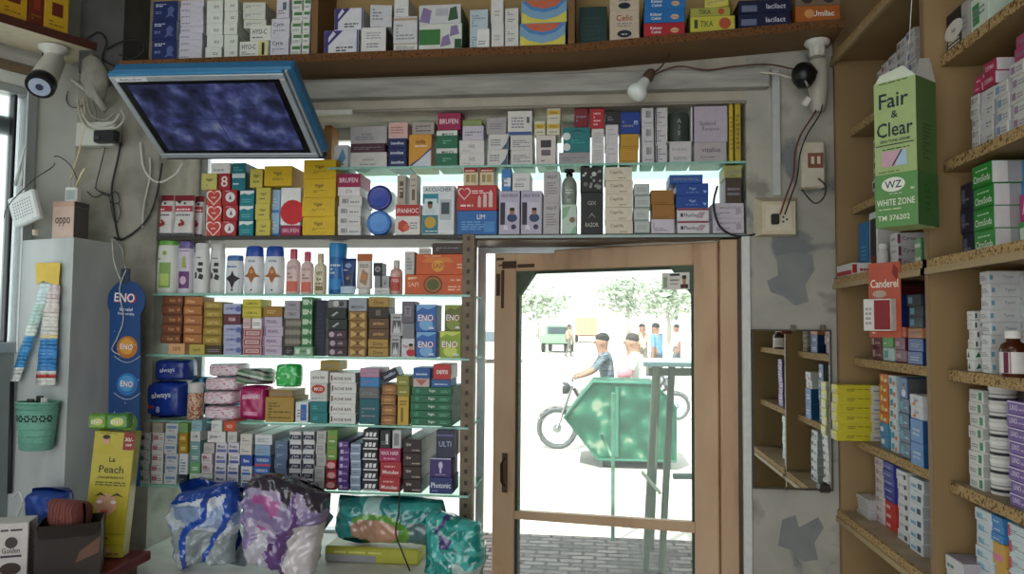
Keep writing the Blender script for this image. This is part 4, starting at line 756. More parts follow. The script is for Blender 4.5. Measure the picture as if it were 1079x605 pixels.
stk(F, 253.5, 266, 518, 496, 2, S('#d0d4d8', ('r', .1, .15, .9, .4, '#3d6fb5'), ('l', .2, .55, .8, .8, 1, TK), side='#b2b4b8'), 'white carton with bright blue band', 'eighth stack ' + ls, .28)
stk(F, 253, 266, 496, 484.5, 1, S('#2a4fa0', ('t', 'Rivo', .5, .5, .34, TW, .5), side='#203a78'), 'royal blue carton', 'in the eighth stack ' + ls, .28, up=True)
stk(F, 252.5, 266, 484.5, 462, 2, S('#cfcbc4', ('l', .15, .3, .8, .7, 2, TM), side='#bdbab4'), 'long grey white carton', 'eighth stack ' + ls, .28, up=True)
stk(F, 267, 285, 519, 485.5, 3, S('#2f5ea6', ('r', 0, 0, 1, .24, '#c05060'), ('t', 'VERBEX', .5, .62, .3, '#d3e0f2', .8), side='#8f97a8'), 'blue carton with red base stripe', ls, .27)
stk(F, 268, 285, 485.5, 474, 1, S('#86a8c6', LN, side='#c4c6c8'), 'pale steel blue carton', 'on the blue red striped cartons', .28, up=True)
stk(F, 268, 287, 474, 463, 1, S('#d3d5d6', LN, side='#c9cbcc', top='#dfe1e2'), 'long white carton', 'topmost on the blue red striped cartons', .28, up=True)
stk(F, 289, 303, 517, 467, 5, S('#5b6f8c', ('l', .15, .3, .85, .7, 2, '#9fb2c6'), side='#4b5a72', top='#8fa3ba'), 'slate blue carton', 'left of the black and white bar cartons', .28)
st = S('#d5d5d6', ('r', 0, .12, 1, .66, '#232a3c'), ('p', [(.15, .2), (.3, .55), (.34, .5), (.2, .16)], '#d5d5d6'), ('t', 'BAR', .6, .4, .28, '#c3c8d2', .4), side='#a3a5aa')
stk(F, 304.5, 317.5, 517.5, 457, 6, st, 'white carton with thick dark bar', 'in the left of two barred stacks', .28)
stk(F, 318.5, 331, 518, 457, 6, st, 'white carton with thick dark bar', 'in the right of two barred stacks', .28)
stk(F, 332, 343, 515, 453, 5, S('#b9b8b6', ('l', .15, .2, .85, .8, 4, '#7f7f84'), side='#8f8e8c'), 'grey printed carton', 'right of the dark barred stacks', .27)
stk(F, 343.5, 354.5, 516, 484.5, 3, S('#a8303a', ('o', .5, .5, .34, '#dba4a2', 1.4), ('r', 0, 0, 1, .12, '#2c2226')), 'red carton with pale oval', 'below green cartons', .25)
stk(F, 343.5, 355, 484.5, 453, 2, S('#6f9a4a', ('r', 0, .5, 1, .6, '#a3873c'), ('l', .2, .2, .8, .4, 1, '#d6e0b6')), 'leaf green carton', 'on the red pale oval cartons', .25, up=True)
stk(F, 355.8, 368, 515, 463, 7, S('#57377e', ('r', .12, .2, .4, .8, '#c7b6da'), ('l', .5, .3, .9, .7, 1, '#b3a0ca'), side='#3c2658'), 'flat purple carton', 'in the purple stack', .24)
stk(F, 369, 380.5, 516, 466, 6, S('#8ea0b8', ('r', 0, .7, 1, .9, '#c7d0dc'), ('l', .2, .2, .8, .5, 2, '#56688a'), side='#6d7d94'), 'blue grey carton', 'right of the purple stack', .24)
stk(F, 381.5, 398.5, 518.5, 453, 6, S('#1d1d22', ('r', 0, 0, 1, .16, '#d6d6d6'), ('p', [(.12, .3), (.3, .3), (.36, .7), (.18, .75)], '#e2e2e2'), ('p', [(.4, .3), (.58, .3), (.62, .75), (.42, .75)], '#e2e2e2'), ('p', [(.66, .3), (.84, .3), (.9, .75), (.7, .7)], '#e2e2e2'), side='#55555a'), 'black carton with white shapes', 'left of the red cartons', .24)
stk(F, 399.5, 422.5, 519, 487, 2, S('#a82630', ('t', 'Mutulax', .5, .32, .26, '#f0dcdc', .84), ('l', .2, .65, .7, .85, 1, '#e0a8a8'), side='#6e1a22'), 'red carton with white lettering', 'under the magenta carton', .22)
stk(F, 399, 422.5, 487, 473, 1, S('#a02352', ('t', 'MAX HAIR', .5, .66, .3, '#f0d0dc', .84), ('l', .2, .15, .8, .4, 1, '#d890b0')), 'magenta carton with pale lettering', 'below black and white cartons', .22, up=True)
zz = F.top
stk(F, 400, 412, 473, 454, 1, S('#232226', ('r', .55, .2, .8, .8, '#dcdcdc'), L2), 'black upright carton with white mark', 'on the magenta carton', .16, z=zz)
stk(F, 413, 423, 473, 454, 1, S('#c9c9cc', ('b', .2, .15, .8, .85, TK)), 'white upright carton with bars', 'beside the black upright carton', .16, z=zz)
stk(F, 424, 444, 522, 466, 4, S('#2a1d1a', ('t', 'tiw', .3, .66, .26, '#cfc4b4', .3), ('l', .5, .15, .95, .35, 1, '#b5a898'), side='#5a4e48', top='#6b6058'), 'dark brown long carton', 'left of the dark violet box', .3)
stk(F, 452, 477, 523, 505.5, 1, S('#23306e', ('t', 'Photonic', .5, .52, .34, '#e6ebf5', .88), ('l', .1, .15, .9, .25, 1, '#8f9ac4'), side='#18214c'), 'navy box with white lettering', 'at the right end ' + ls, .12)
stk(F, 452.5, 476, 505.5, 485, 1, S('#3f2a6c', ('o', .5, .62, .2, '#cfc6e2', .6), ('r', .46, .2, .54, .5, '#cfc6e2'), ('l', .25, .1, .8, .18, 1, '#a99ac9'), ('r', 0, .94, 1, 1, '#c9cde0'), side='#2a1c4a'), 'violet box with pale round sign', 'on the navy lettered box', .12, up=True)
stk(F, 459, 479, 485, 456, 1, S('#2a2f4a', ('t', 'ULTI', .5, .5, .2, '#aab2d0', .7), ('r', 0, .8, 1, .85, '#6a72a0'), side='#c8c8cc'), 'dark slate box with pale side', 'topmost at the right end ' + ls, .12, up=True)
# ================================================================== BOXES IN THE PIGEONHOLES
def rstk(lev, x0, x1, yt, n, st, desc, where='', off=.075, d=.12, up=False, yb=None, name='tablet_carton', cat='tablet carton', group=None):
    X = XF + off; ym = 344 + (yt - 344) * .5 if yb is None else (yt + yb) / 2
    Yf, Yn = PX(x0, ym, X).y, PX(x1, ym, X).y
    z = rstk.top if up else LV[lev][0]
    bay = next((i for i in range(len(DIV) - 1) if DIV[i + 1] < (Yf + Yn) / 2 < DIV[i]), 0); mg = .016 + d * .02 + .003
    sh = max(0, DIV[bay + 1] + mg - Yn) - max(0, Yf - (DIV[bay] - mg)); Yf += sh; Yn += sh
    zt_ = PX(x1, yt, X).z; H = max(.008, zt_ - z) if yb is None else PX(x1, yt, X).z - PX(x1, yb, X).z
    if lev > 0: H = min(H, LV[lev - 1][0] - .042 - z)
    h = H / n; w = Yf - Yn - .003
    me = carton_mb(w, d, h, st).mesh(name)
    g = Row(0, 0, group or 'boxes in the pigeonhole shelving')
    place_stack(g, me, n, h, X, (Yf + Yn) / 2, z + .0003, desc, where, -math.pi / 2, cat, name)
    rstk.top = z + H + .0005
wf_ = lambda c, s='#b9b6b2', **k: S('#cfcdca', ('r', .08, .2, .4, .8, c), ('l', .5, .25, .92, .75, 2, TM), side=s, **k)
# upper left pigeonhole
w1 = 'of the upper left pigeonhole'
rstk(1, 925, 930.5, 70, 4, wf_('#8d8f96'), 'white carton', 'in first stack, upper left pigeonhole', off=.085)
rstk(1, 931, 937.5, 62, 5, wf_('#b0343a'), 'white carton with red end', 'in second stack, upper left pigeonhole', off=.085)
rstk(1, 938, 946.5, 52, 5, wf_('#7f7f96'), 'white carton with grey end', 'in third stack, upper left pigeonhole', off=.085)
rstk(1, 947, 957, 35, 6, wf_('#8a7f78'), 'white carton with brownish print', 'in fourth stack, upper left pigeonhole', off=.085)
rstk(1, 958, 967, 25, 6, wf_('#5a6fa6'), 'white carton with blue end', 'in fifth stack, upper left pigeonhole', off=.085)
rstk(2, 921, 930, 142, 6, wf_('#3c3c44'), 'white carton with black end', 'behind the tall green box', off=.085)
# third row, left: blue box, white frame box, small cartons
rstk(3, 905, 915, 233, 1, S('#2a78ae', ('r', 0, .0, 1, .1, '#1d5a86'), ('l', .2, .3, .8, .6, 4, '#5fa6d2'), side='#1f5f8e'), 'upright blue box', 'at the far end of the third pigeonhole shelf', off=.06, d=.06)
rstk(3, 916.5, 925, 219, 1, S('#dcdcda', ('r', .1, .06, .9, .9, '#33302f'), ('r', .15, .06, .7, .3, '#8c2f35'), side='#cfcfcd'), 'white upright box with black window', 'next to the upright blue box', off=.065, d=.07)
rstk(3, 938, 946, 245, 3, S('#d9d7d8', ('t', 'Cytrix', .5, .5, .4, '#7a3f52', .7), side='#c9c6c6', sops=(('t', 'Cyrex', .4, .5, .42, '#5f5a62', .6), ('r', 0, .1, .1, .9, '#7a3f52'))), 'white carton with dark lettering', 'under the tall green box', off=.05, d=.085)
rstk(3, 964, 971, 250, 2, S('#7fb384', ('r', 0, .3, 1, .6, '#dfe8dc'), side='#5a9a62'), 'green and white carton', 'under the tall green box', off=.05, d=.05)
rstk(3, 984, 992, 251, 5, S('#c9c8c6', side='#9f9d9b', rough=.35), 'flat silver carton', 'lying in the third row pigeonhole', off=.04, d=.16)
rstk(3, 881, 897, 277, 1, S('#d5d2cf', ('r', 0, 0, 1, .4, '#a82a32'), side='#e2e0dd', sops=(('r', .0, .1, .25, .9, '#a82a32'), ('l', .4, .3, .9, .7, 1, '#a82a32'))), 'flat white and red carton', 'at the front edge of the third shelf', off=-.005, d=.06)
# upper right pigeonholes
rstk(1, 997, 1013, 4, 1, S('#1d1c20', ('o', .5, .5, .25, '#d9d5cc', 2), ('t', 'Noir', .5, .5, .2, '#1d1c20', .3), ('l', .1, .1, .9, .3, 2, '#d9d5cc')), 'black box with white oval', 'high in the upper right pigeonhole', off=.05)
rstk(1, 1016, 1025, -6, 1, S('#a6a39c', LN), 'grey box', 'right of the black oval box, upper right pigeonhole', off=.05)
rstk(1, 1026, 1046, -18, 1, S('#cfe0cf', ('r', .1, .2, .5, .8, '#3f8a52'), LN), 'pale green box', 'at the upper picture edge, upper right pigeonhole', off=.05)
w2 = 'in the upper right pigeonhole'
rstk(2, 1026, 1035, 96, 5, wf_('#96929a', '#b3afb2'), 'white carton', 'in farthest stack, upper right pigeonhole', off=.06)
rstk(2, 1026, 1035, 78, 2, S('#b5305c', ('l', .2, .3, .8, .7, 1, '#e6c2d0'), side='#c9c6c8'), 'pink carton', 'on the farthest white stack ' + w2, off=.06, up=True, yb=96)
rstk(2, 1036, 1050, 88, 4, wf_('#c9c5cc', '#bab6ba', sops=(('r', .2, .2, .8, .8, '#cfccd0'),)), 'white carton with pale end', 'in middle stack, upper right pigeonhole', off=.06)
rstk(2, 1036, 1050, 60, 2, S('#a8284e', ('t', 'DERMA', .5, .5, .4, '#e8c8d4', .7), side='#dcd9dc'), 'crimson carton', 'on the middle stack ' + w2, off=.06, up=True, yb=88)
rstk(2, 1052, 1066, 80, 4, wf_('#7f96b8', '#c2bfc4'), 'white carton with blue grey end', 'in nearer stack, upper right pigeonhole', off=.05)
rstk(2, 1068, 1084, 58, 5, wf_('#9f7f9a', '#c2bfc4'), 'white carton with mauve end', 'in nearest stack, upper right pigeonhole', off=.05)
rstk(2, 1068, 1084, 30, 2, S('#a8446a', LS, side='#c9b6c0'), 'mauve pink carton', 'on the nearest stack ' + w2, off=.05, up=True, yb=58)
# third row, right: green soda cartons
rstk(3, 1010, 1023, 192, 3, S('#20263f', ('r', .1, .2, .4, .8, '#5c6688'), LS, side='#343a52'), 'dark navy carton', 'beside the green soda cartons', off=.075, d=.1)
rstk(3, 1026, 1048, 162, 4, S('#2f8f37', ('t', 'CitroSoda', .5, .36, .34, '#f0f4e8', .86), ('r', 0, 0, 1, .06, '#226b29'), ('l', .2, .7, .8, .85, 1, '#bfe0ba'), side='#a9a6a8', sops=(('r', 0, 0, .16, 1, '#dcdada'), ('r', .45, .5, .6, .9, '#4a464c'), ('l', .7, .2, .95, .6, 2, '#77737a'))), 'green soda carton with white lettering', 'in the third row pigeonhole', off=.05, d=.2)
rstk(3, 1073, 1086, 232, 1, S('#4f9a58', ('r', .2, .2, .8, .8, '#dfe6da'), side='#dcdcd8', sops=(('r', .1, 0, .2, 1, '#4f9a58'), ('r', .3, 0, .4, 1, '#4f9a58'))), 'white and green striped carton', 'beside the green soda cartons', off=.10, d=.1)
rstk(3, 1074, 1086, 203, 1, S('#c2397c', ('t', 'A', .5, .5, .6, TW, .5), side='#b8306e', sops=(('t', 'A', .3, .5, .6, TW, .5),)), 'hot pink box with white letter', 'on the striped carton, right picture edge', off=.10, d=.1, up=True, yb=232)
rstk(3, 1075, 1086, 165, 1, S('#3f8fc9', LN, side='#3f8fc9'), 'sky blue box', 'on the hot pink box, right picture edge', off=.11, d=.09, up=True, yb=203)
# fourth row, left
w4 = 'left of the hanging red pack'
rstk(4, 918, 929, 341, 3, S('#6b3138', ('r', .05, .2, .3, .8, '#c9a8a6'), ('l', .4, .3, .9, .6, 1, '#c9a8a6')), 'maroon carton', 'in the far stack ' + w4)
rstk(4, 918, 929, 321, 2, S('#932433', ('r', .05, .2, .3, .8, '#d9b8b8'), ('l', .4, .3, .9, .6, 1, '#d9b8b8')), 'crimson red carton', 'in the far stack ' + w4, up=True, yb=341)
rstk(4, 918, 929, 311, 1, S('#b9a3a6', LS), 'pinkish grey carton', 'in the far stack ' + w4, up=True, yb=321)
rstk(4, 918, 929, 301, 1, S('#c2bfbd', LN), 'grey white carton', 'topmost of far stack ' + w4, up=True, yb=311)
rstk(4, 930, 941.5, 367, 1, S('#bcd6d2', ('r', .1, .2, .5, .8, '#5fa39c')), 'pale teal carton', 'bottom of near stack ' + w4)
rstk(4, 930, 941.5, 345, 2, S('#4f9a42', ('l', .2, .3, .8, .7, 1, '#d6e8cf')), 'fresh green carton', 'in near stack ' + w4, up=True, yb=367)
rstk(4, 930, 941.5, 311, 3, S('#27418f', ('r', .1, .2, .35, .8, '#c9d0e6'), ('p', [(.5, .2), (.9, .2), (.7, .8)], '#c94a4a')), 'blue carton with red mark', 'in near stack ' + w4, up=True, yb=345)
rstk(4, 930, 941.5, 299, 1, S('#712a35', LS), 'dark maroon carton', 'topmost of near stack ' + w4, up=True, yb=311)
rstk(4, 943, 955, 356, 2, S('#6b2138', ('r', .1, .3, .5, .7, '#c9a0ae')), 'wine red carton', 'under the hanging red pack')
rstk(4, 943, 955, 345, 1, S('#c9603c', ('r', .1, .3, .5, .7, '#e8c0a8')), 'orange carton', 'on the wine red cartons', up=True, yb=356)
rstk(4, 956.5, 972, 357, 2, S('#24508f', ('l', .2, .3, .8, .7, 2, '#b3c6e0'), side='#1d3f70'), 'deep blue carton', 'beside the middle upright panel', off=.06)
rstk(4, 956.5, 972, 346, 1, S('#c98a5c', LS), 'tan orange carton', 'on the deep blue cartons', off=.06, up=True, yb=357)
rstk(4, 956.5, 972, 310, 3, S('#35404a', ('r', .1, .2, .4, .8, '#7fb3c9')), 'dark slate carton with blue end', 'behind the hanging red pack', off=.06, up=True, yb=346)
# fourth row, right
rstk(4, 1000, 1014, 286, 10, S('#d5d2cf', ('l', .15, .25, .85, .75, 2, '#8a7f84'), ('r', 0, 0, .12, 1, '#8a5a62'), side='#a09c9a'), 'flat grey white carton', 'in the tall far stack', off=.07, d=.085)
sp = (('r', .03, .2, .12, .8, TK), ('t', 'PEXA', .48, .5, .45, '#6b7f96', .45), ('r', .86, .2, .96, .8, TK))
rstk(4, 1019, 1027, 368, 2, S('#dfe3dc', ('p', [(.1, .2), (.5, .2), (.3, .8)], '#2f6b42'), side='#dfe3dc', sops=(('p', [(.05, .2), (.2, .8), (.3, .3)], '#2f6b42'), ('o', .5, .5, .3, '#2f6b42'), ('p', [(.7, .2), (.9, .8), (.95, .2)], '#2f6b42'))), 'white carton with dark green leaves', 'beside the tall far stack', off=.055, d=.05)
rstk(4, 1019, 1027, 328, 4, S('#dedcda', LN, side='#dcdad8', sops=sp), 'small white carton with black corner marks', 'above the dark green leaves', off=.055, d=.05, up=True, yb=368)
rstk(4, 1033, 1043, 281, 8, S('#d8d9da', LN, side='#d3d5d6', sops=(('t', 'Tynor', .5, .5, .34, '#7f8f9f', .45), ('r', .02, .3, .1, .7, '#6fa0b8'), ('r', .88, .2, .94, .6, '#4a4a52'))), 'white carton with pale blue lettering', 'behind the amber bottle', off=.055, d=.085)
rstk(4, 1064, 1080, 290, 7, S('#c9ccce', LN, side='#c2c6c9'), 'grey white carton', 'nearest the right picture edge, fourth row', off=.12, d=.09)
# fifth row
rstk(5, 874.5, 880.5, 405.5, 6, S('#d6ce4a', ('r', .1, .1, .9, .5, '#dfdcb4'), side='#c9bb2a', sops=(('l', .2, .3, .7, .7, 2, '#7a7428'), ('r', .72, 0, .995, 1, '#d3d0c8'), ('l', .78, .3, .95, .6, 1, TM))), 'long yellow carton with a white end', 'jutting out beside the mirror', off=-.03, d=.15)
w5 = 'right of the long yellow cartons'
rstk(5, 926, 935, 447, 2, S('#3f86b0', ('r', .1, .3, .5, .7, '#dce6ea')), 'blue white carton', 'bottom of the orange stack', off=.07)
rstk(5, 926, 935, 391, 5, S('#d2742c', ('o', .3, .5, .35, '#e8cf6a'), ('r', .55, .2, .9, .5, '#e8e0d0')), 'orange carton with yellow spot', w5, off=.07, up=True, yb=447)
rstk(5, 936.5, 944.5, 393, 7, S('#cfdbe0', ('r', .1, .2, .5, .8, '#2f8fa6'), ('r', .6, .1, .9, .5, '#d2742c')), 'white carton with teal patch', w5, off=.07)
rstk(5, 946, 957, 421, 4, S('#1f4a6a', ('r', .1, .2, .4, .8, '#6fb0c4'), ('l', .5, .3, .9, .6, 1, '#a9cbd6'), side='#163a54'), 'dark teal blue carton', w5, off=.06)
rstk(5, 947, 956, 394, 1, S('#26649c', ('f', .6, .5, .5, '#dfe4ea', '#d3a084'), side='#5c5c60'), 'navy pack with a pale hand picture', 'on the dark teal blue cartons', off=.06, d=.08, up=True, yb=421)
rstk(5, 958.5, 972, 444, 2, S('#2c70b0', ('l', .2, .3, .8, .7, 2, '#c3d8ea'), side='#24568a'), 'bright blue carton', 'right beside the dark teal blue stack', off=.045)
rstk(5, 958.5, 972, 418, 2, S('#d6d9dc', ('t', 'Zinat', .5, .6, .3, '#4f6fa0', .6), ('p', [(.1, .1), (.5, .1), (.4, .5)], '#d2742c')), 'white carton with orange corner', 'on the bright blue cartons', off=.045, up=True, yb=444)
rstk(5, 1019, 1034, 403, 8, S('#dadcd8', ('l', .1, .3, .6, .7, 2, TM), ('r', .72, .15, .95, .85, '#3f8a5f'), side='#a9aaa6'), 'white carton with green end', 'in the fifth row pigeonhole', off=.06, d=.12)
rstk(5, 1060, 1082, 425, 8, S('#6b4a9a', ('t', 'LINO', .35, .5, .45, '#e3d8f0', .4), ('l', .6, .3, .95, .6, 1, '#b8a3d6'), ('r', 0, .9, 1, 1, '#d8cfe6'), side='#5a3d84'), 'purple carton with white lettering', 'at the right picture edge', off=.05, d=.12)
# sixth row
w6 = 'in the sixth row pigeonhole'
rstk(6, 899, 911, 525, 5, S('#c6c3c2', ('l', .1, .3, .9, .7, 1, '#8f8c8c'), side='#b3b0b0', top='#cfcccb'), 'flat grey white folder', 'in the low pile by the mirror side', off=.05, d=.1)
rstk(6, 920, 929.5, 478, 7, S('#d6d0ce', ('r', .1, .2, .4, .8, '#c99aa0'), LN), 'white carton with pinkish end', 'in first stack, sixth row pigeonhole')
rstk(6, 930.5, 942, 532, 3, S('#c0302f', ('r', .1, .2, .5, .6, '#e6b8b0')), 'scarlet carton', 'under the violet blue cartons')
rstk(6, 930.5, 942, 490, 5, S('#3b3f9a', ('l', .1, .3, .8, .7, 1, '#b3b4e0')), 'violet blue carton', 'on the scarlet cartons', up=True, yb=532)
rstk(6, 943.5, 954.5, 492, 7, S('#d9dad8', ('r', .7, .2, .95, .7, '#2f3440'), LN), 'white carton with black end mark', 'third stack ' + w6, off=.065)
rstk(6, 956, 970, 497, 6, S('#d3d8dc', ('r', .1, .2, .5, .5, '#7fa6c4'), ('r', .6, .2, .9, .7, '#3f4a5c'), side='#a9adb0'), 'white carton with blue grey print', 'fourth stack ' + w6, off=.055)
rstk(6, 1025, 1042, 526, 7, S('#cfdae0', ('r', .1, .2, .5, .7, '#8fbcd4'), LN, ), 'white carton with pale sky patch', 'low in the right pigeonhole', off=.06)
rstk(6, 1044, 1057, 575, 3, S('#d0a24a', ('r', .1, .2, .9, .5, '#e07fa6')), 'yellow pink carton', 'under sky blue cartons, right pigeonhole', off=.06)
rstk(6, 1044, 1057, 534, 3, S('#3f86c4', ('l', .2, .3, .8, .6, 1, '#cfe0ee'), ), 'sky blue carton', 'on the yellow pink cartons', off=.06, up=True, yb=575)
rstk(6, 1059, 1082, 546, 6, S('#d0dfe2', ('r', .0, .1, .12, .9, '#c94a6a'), LN), 'pale blue white carton', 'at the lower right picture edge', off=.06)
rstk(6, 985, 1003, 588, 2, S('#d3d1d3', ('l', .1, .3, .9, .7, 1, '#5f7f6f'), side='#b0a9b3', top='#9f98a6'), 'flat long carton with a lilac top', 'lying low in the right pigeonhole', off=.02, d=.17)
# pill jars in a column
jm = MB(); jm.lathe([(.027, 0), (.028, .003), (.028, .028), (.026, .03)], '#dcdad5', 24); jm.lathe([(.0284, .007), (.0284, .014)], '#2b2a30', 24, cap=False); jm.lathe([(.0284, .02), (.0284, .023)], '#8f8a8c', 24, cap=False); jme = jm.mesh('jar_body')
jl = MB(); jl.lathe([(.029, .0302), (.029, .0385), (.027, .04)], '#e8e6e2', 24); jlm = jl.mesh('jar_lid')
yj = PX(1048, 460, XF + .075).y
for i in range(6):
    r_ = empty('pill_jar', (XF + .095, yj, LV[5][0] + .0004 + i * .0405), f'round white pill jar with dark band, {ordw(i, 6)} of the column of jars', 'pill jar', 'pill jars in a column')
    for me in (jme, jlm): o = bpy.data.objects.new(me.name, me); COL.objects.link(o); o.parent = r_
# amber bottle
xb_, yb_ = XF + .045, PX(1068, 370, XF + .045).y; zb_ = LV[4][0]
amb = mat('#4a2412', .12, 0, .15, 20, .6)
r_ = empty('medicine_bottle', (xb_, yb_, zb_ + .0004), 'amber glass bottle with white cap and maroon striped label', 'bottle')
T_ = Matrix.Translation((xb_, yb_, zb_ + .0004)); k = .0255
m = MB(); m.lathe([(k * .9, 0), (k, .004), (k, .058), (k * .85, .068), (k * .5, .074), (k * .5, .082)], amb, 24, T_); m.build('bottle_body', r_, r_.location)
m = MB(); m.lathe([(k * .62, .08), (k * .62, .094), (k * .55, .096)], '#e6e4df', 24, T_); m.build('bottle_cap', r_, r_.location)
m = MB(); m.lathe([(k + .0005, .008), (k + .0005, .052)], '#dedad6', 32, T_, cap=False)
for a in range(32):
    pass
for a0, a1, c in ((200, 222, '#6b1f3a'), (226, 232, '#a87f8c')):
    v = []; f = []
    for i in range(5):
        q = math.radians(a0 + (a1 - a0) * i / 4); v += [(xb_ + (k + .001) * math.cos(q), yb_ + (k + .001) * math.sin(q), zb_ + .009), (xb_ + (k + .001) * math.cos(q), yb_ + (k + .001) * math.sin(q), zb_ + .052)]
    for i in range(4): f.append((i * 2, i * 2 + 2, i * 2 + 3, i * 2 + 1))
    m.add(v, f, c)
m.build('bottle_label', r_, r_.location)
# small white bottle on the third shelf
p = PX(931, 270, XF + .06); r_ = empty('pill_bottle', (p.x, p.y, LV[3][0] + .0004), 'small white plastic bottle beside the white upright box with window', 'bottle')
T_ = Matrix.Translation(r_.location); m = MB(); m.lathe([(.015, 0), (.016, .003), (.016, .062), (.012, .07), (.012, .072)], '#dfdeda', 20, T_); m.build('bottle_body', r_, r_.location)
m = MB(); m.lathe([(.0135, .0722), (.0135, .086), (.012, .088)], '#efeeea', 20, T_); m.build('bottle_cap', r_, r_.location)
# tall green hanging box
YG = 1.86; g0 = P(928, 160, YG + .03); g1 = P(968, 160, YG - .06)
c_ = P(967.5, 236, 1.80); zt_ = P(967.5, 78, 1.80).z
ang = -math.radians(48); w_, d_, h_ = .1, .10, zt_ - c_.z
wz = empty('hanging_box', (c_.x, c_.y, c_.z), 'tall lime green cream box hanging in front of the middle upright panel', 'box', None, ang)
m = MB(); b = .001
lime, gdk = mat('#a6bb7e', .4), mat('#639556', .4)
m.box(-w_, 0, 0, d_, 0, h_, lime, b, None, mat('#5a7846', .45))
deco(m, [('r', 0, 0, 1, .36, gdk), ('t', 'Fair', .48, .865, .105, '#25323a', .7), ('t', '&', .5, .765, .05, '#25323a', .3), ('t', 'Clear', .5, .665, .1, '#25323a', .86), ('l', .14, .985, .9, .998, 1, '#3d5a2a'), ('t', 'SKIN TONE CREAM', .5, .585, .02, '#25323a', .7), ('r', .04, .555, .96, .562, '#25323a'), ('l', .2, .525, .85, .54, 1, '#3d5a2a'), ('r', .18, .41, .78, .515, '#c9a3b0'), ('p', [(.5, .41), (.62, .5), (.72, .515), (.78, .5), (.78, .41)], '#a9c4d6'), ('p', [(.42, .412), (.46, .412), (.68, .51), (.65, .515)], '#1d2430'), ('l', .1, .37, .6, .39, 1, '#6f8f4a'), ('o', .45, .285, .05, '#e6ead8', 1.6), ('t', 'WZ', .45, .285, .05, '#3f3a6a', .4), ('t', '80', .9, .245, .018, '#e6ead8', .1), ('l', .35, .22, .65, .228, 1, '#e6ead8'), ('t', 'WHITE ZONE', .5, .165, .045, '#e6ead8', .9), ('l', .1, .115, .9, .13, 1, '#cfe0b0'), ('t', 'TM 376202', .45, .06, .036, '#e6ead8', .76)], (-w_, 0, 0), (1, 0, 0), (0, 0, 1), w_, h_, .0005)
deco(m, [('r', 0, 0, 1, .36, '#4c7340'), ('l', .3, .45, .7, .7, 10, '#41632c'), ('l', .35, .1, .6, .3, 5, '#41632c')], (0, 0, 0), (0, 1, 0), (0, 0, 1), d_, h_, .0005)
m.build('box_body', wz)
m = MB(); m.prism([(-.0, h_), (-w_ * .98, h_), (-w_ * .85, h_ + .018), (-w_ * .3, h_ + .03)], d_ * .02, d_ * .02 + .001, '#cfd6c2'); m.add([(0, 0.002, h_), (0, d_, h_), (-.006, d_ * .85, h_ + .06), (-.004, d_ * .3, h_ + .045)], [(0, 1, 2, 3)], '#dcdcd4'); m.build('box_flap', wz)
m = MB(); m.tube([(-w_ * .5, d_ * .5, h_), (-w_ * .4, d_ * .6, h_ + .12), (-w_ * .3, d_ * .7, 2.553 - .04 - c_.z)], .0012, '#cfcfc8'); m.build('hanging_string', wz)
# red orange pack hanging from the third shelf
p = P(955, 275, 2.16)
cz = empty('hanging_pack', (XF - .03, 2.13, LV[3][0] - .02), 'red orange sweetener pack hanging from the third pigeonhole shelf edge', 'pack', None, -math.radians(52))
w_, h_ = .092, P(955, 275, 2.13).z - P(955, 347, 2.13).z; z0_ = -h_ + .01
m = MB(); m.box(-w_ / 2, w_ / 2, -.008, -.005, z0_, .028, mat('#b9553c', .4)); deco(m, [('t', 'Canderel', .5, .72, .11, '#f2e6dc', .86), ('o', .35, .58, .05, '#b9a08c', 2), ('l', .1, .05, .5, .09, 1, '#e8c0a8'), ('p', [(.8, .98), (.95, .9), (.9, .75), (.75, .85)], '#7f2f28')], (-w_ / 2, -.008, z0_), (1, 0, 0), (0, 0, 1), w_, h_ + .018, .0005); m.build('backing_card', cz)
m = MB(); m.box(-w_ * .5, w_ * .36, -.034, -.0085, z0_ + .018, z0_ + h_ * .56, mat('#dcd8d2', .4), .001); deco(m, [('r', .4, .04, .98, .96, '#8c2a2c'), ('l', .08, .2, .3, .8, 4, '#a09a98')], (-w_ * .5, -.034, z0_ + .018), (1, 0, 0), (0, 0, 1), w_ * .86, h_ * .56 - .018, .0005); m.build('sweetener_box', cz)
# ================================================================== CORNER: TELEVISION, CAMERA, CABLES, PIER
tl, tr, bl = Vector((-1.4981, 2.0936, 2.3563)), Vector((-.9284, 2.0802, 2.345)), Vector((-1.4949, 2.3861, 2.17))
u = (tr - tl).normalized(); v = (bl - tl); v = (v - u * v.dot(u)); H_ = v.length; v.normalize(); n_ = u.cross(v)       # n_ points away from the viewer
W_ = .57; TVM = Matrix(((u.x, v.x, n_.x, tl.x), (u.y, v.y, n_.y, tl.y), (u.z, v.z, n_.z, tl.z), (0, 0, 0, 1)))
ctr = TVM @ Vector((W_ / 2, H_ / 2, .03))
tv = empty('television', ctr, 'flat television with silver bezel and blue edges hanging tilted in the corner', 'television')
m = MB(); m.box(.012, W_ + .03, -.014, H_ - .012, .012, .05, mat('#2c6a94', .35), .006, TVM); m.box(.08, W_ - .06, .05, H_ - .06, .05, .068, '#20262c', .004, TVM); m.build('casing', tv, ctr)
m = MB(); sv = mat('#aeb6bc', .35, .3); f_ = .02
m.box(0, W_, 0, f_, 0, .014, sv, .002, TVM); m.box(0, W_, H_ - f_, H_, 0, .014, sv, .002, TVM); m.box(0, f_, f_, H_ - f_, 0, .014, sv, .002, TVM); m.box(W_ - f_, W_, f_, H_ - f_, 0, .014, sv, .002, TVM)
m.box(W_ + .006, W_ + .014, -.008, H_ - .004, .002, .016, sv, .002, TVM); m.box(.01, W_ + .02, H_ - .002, H_ + .012, .006, .03, '#23282c', .002, TVM)
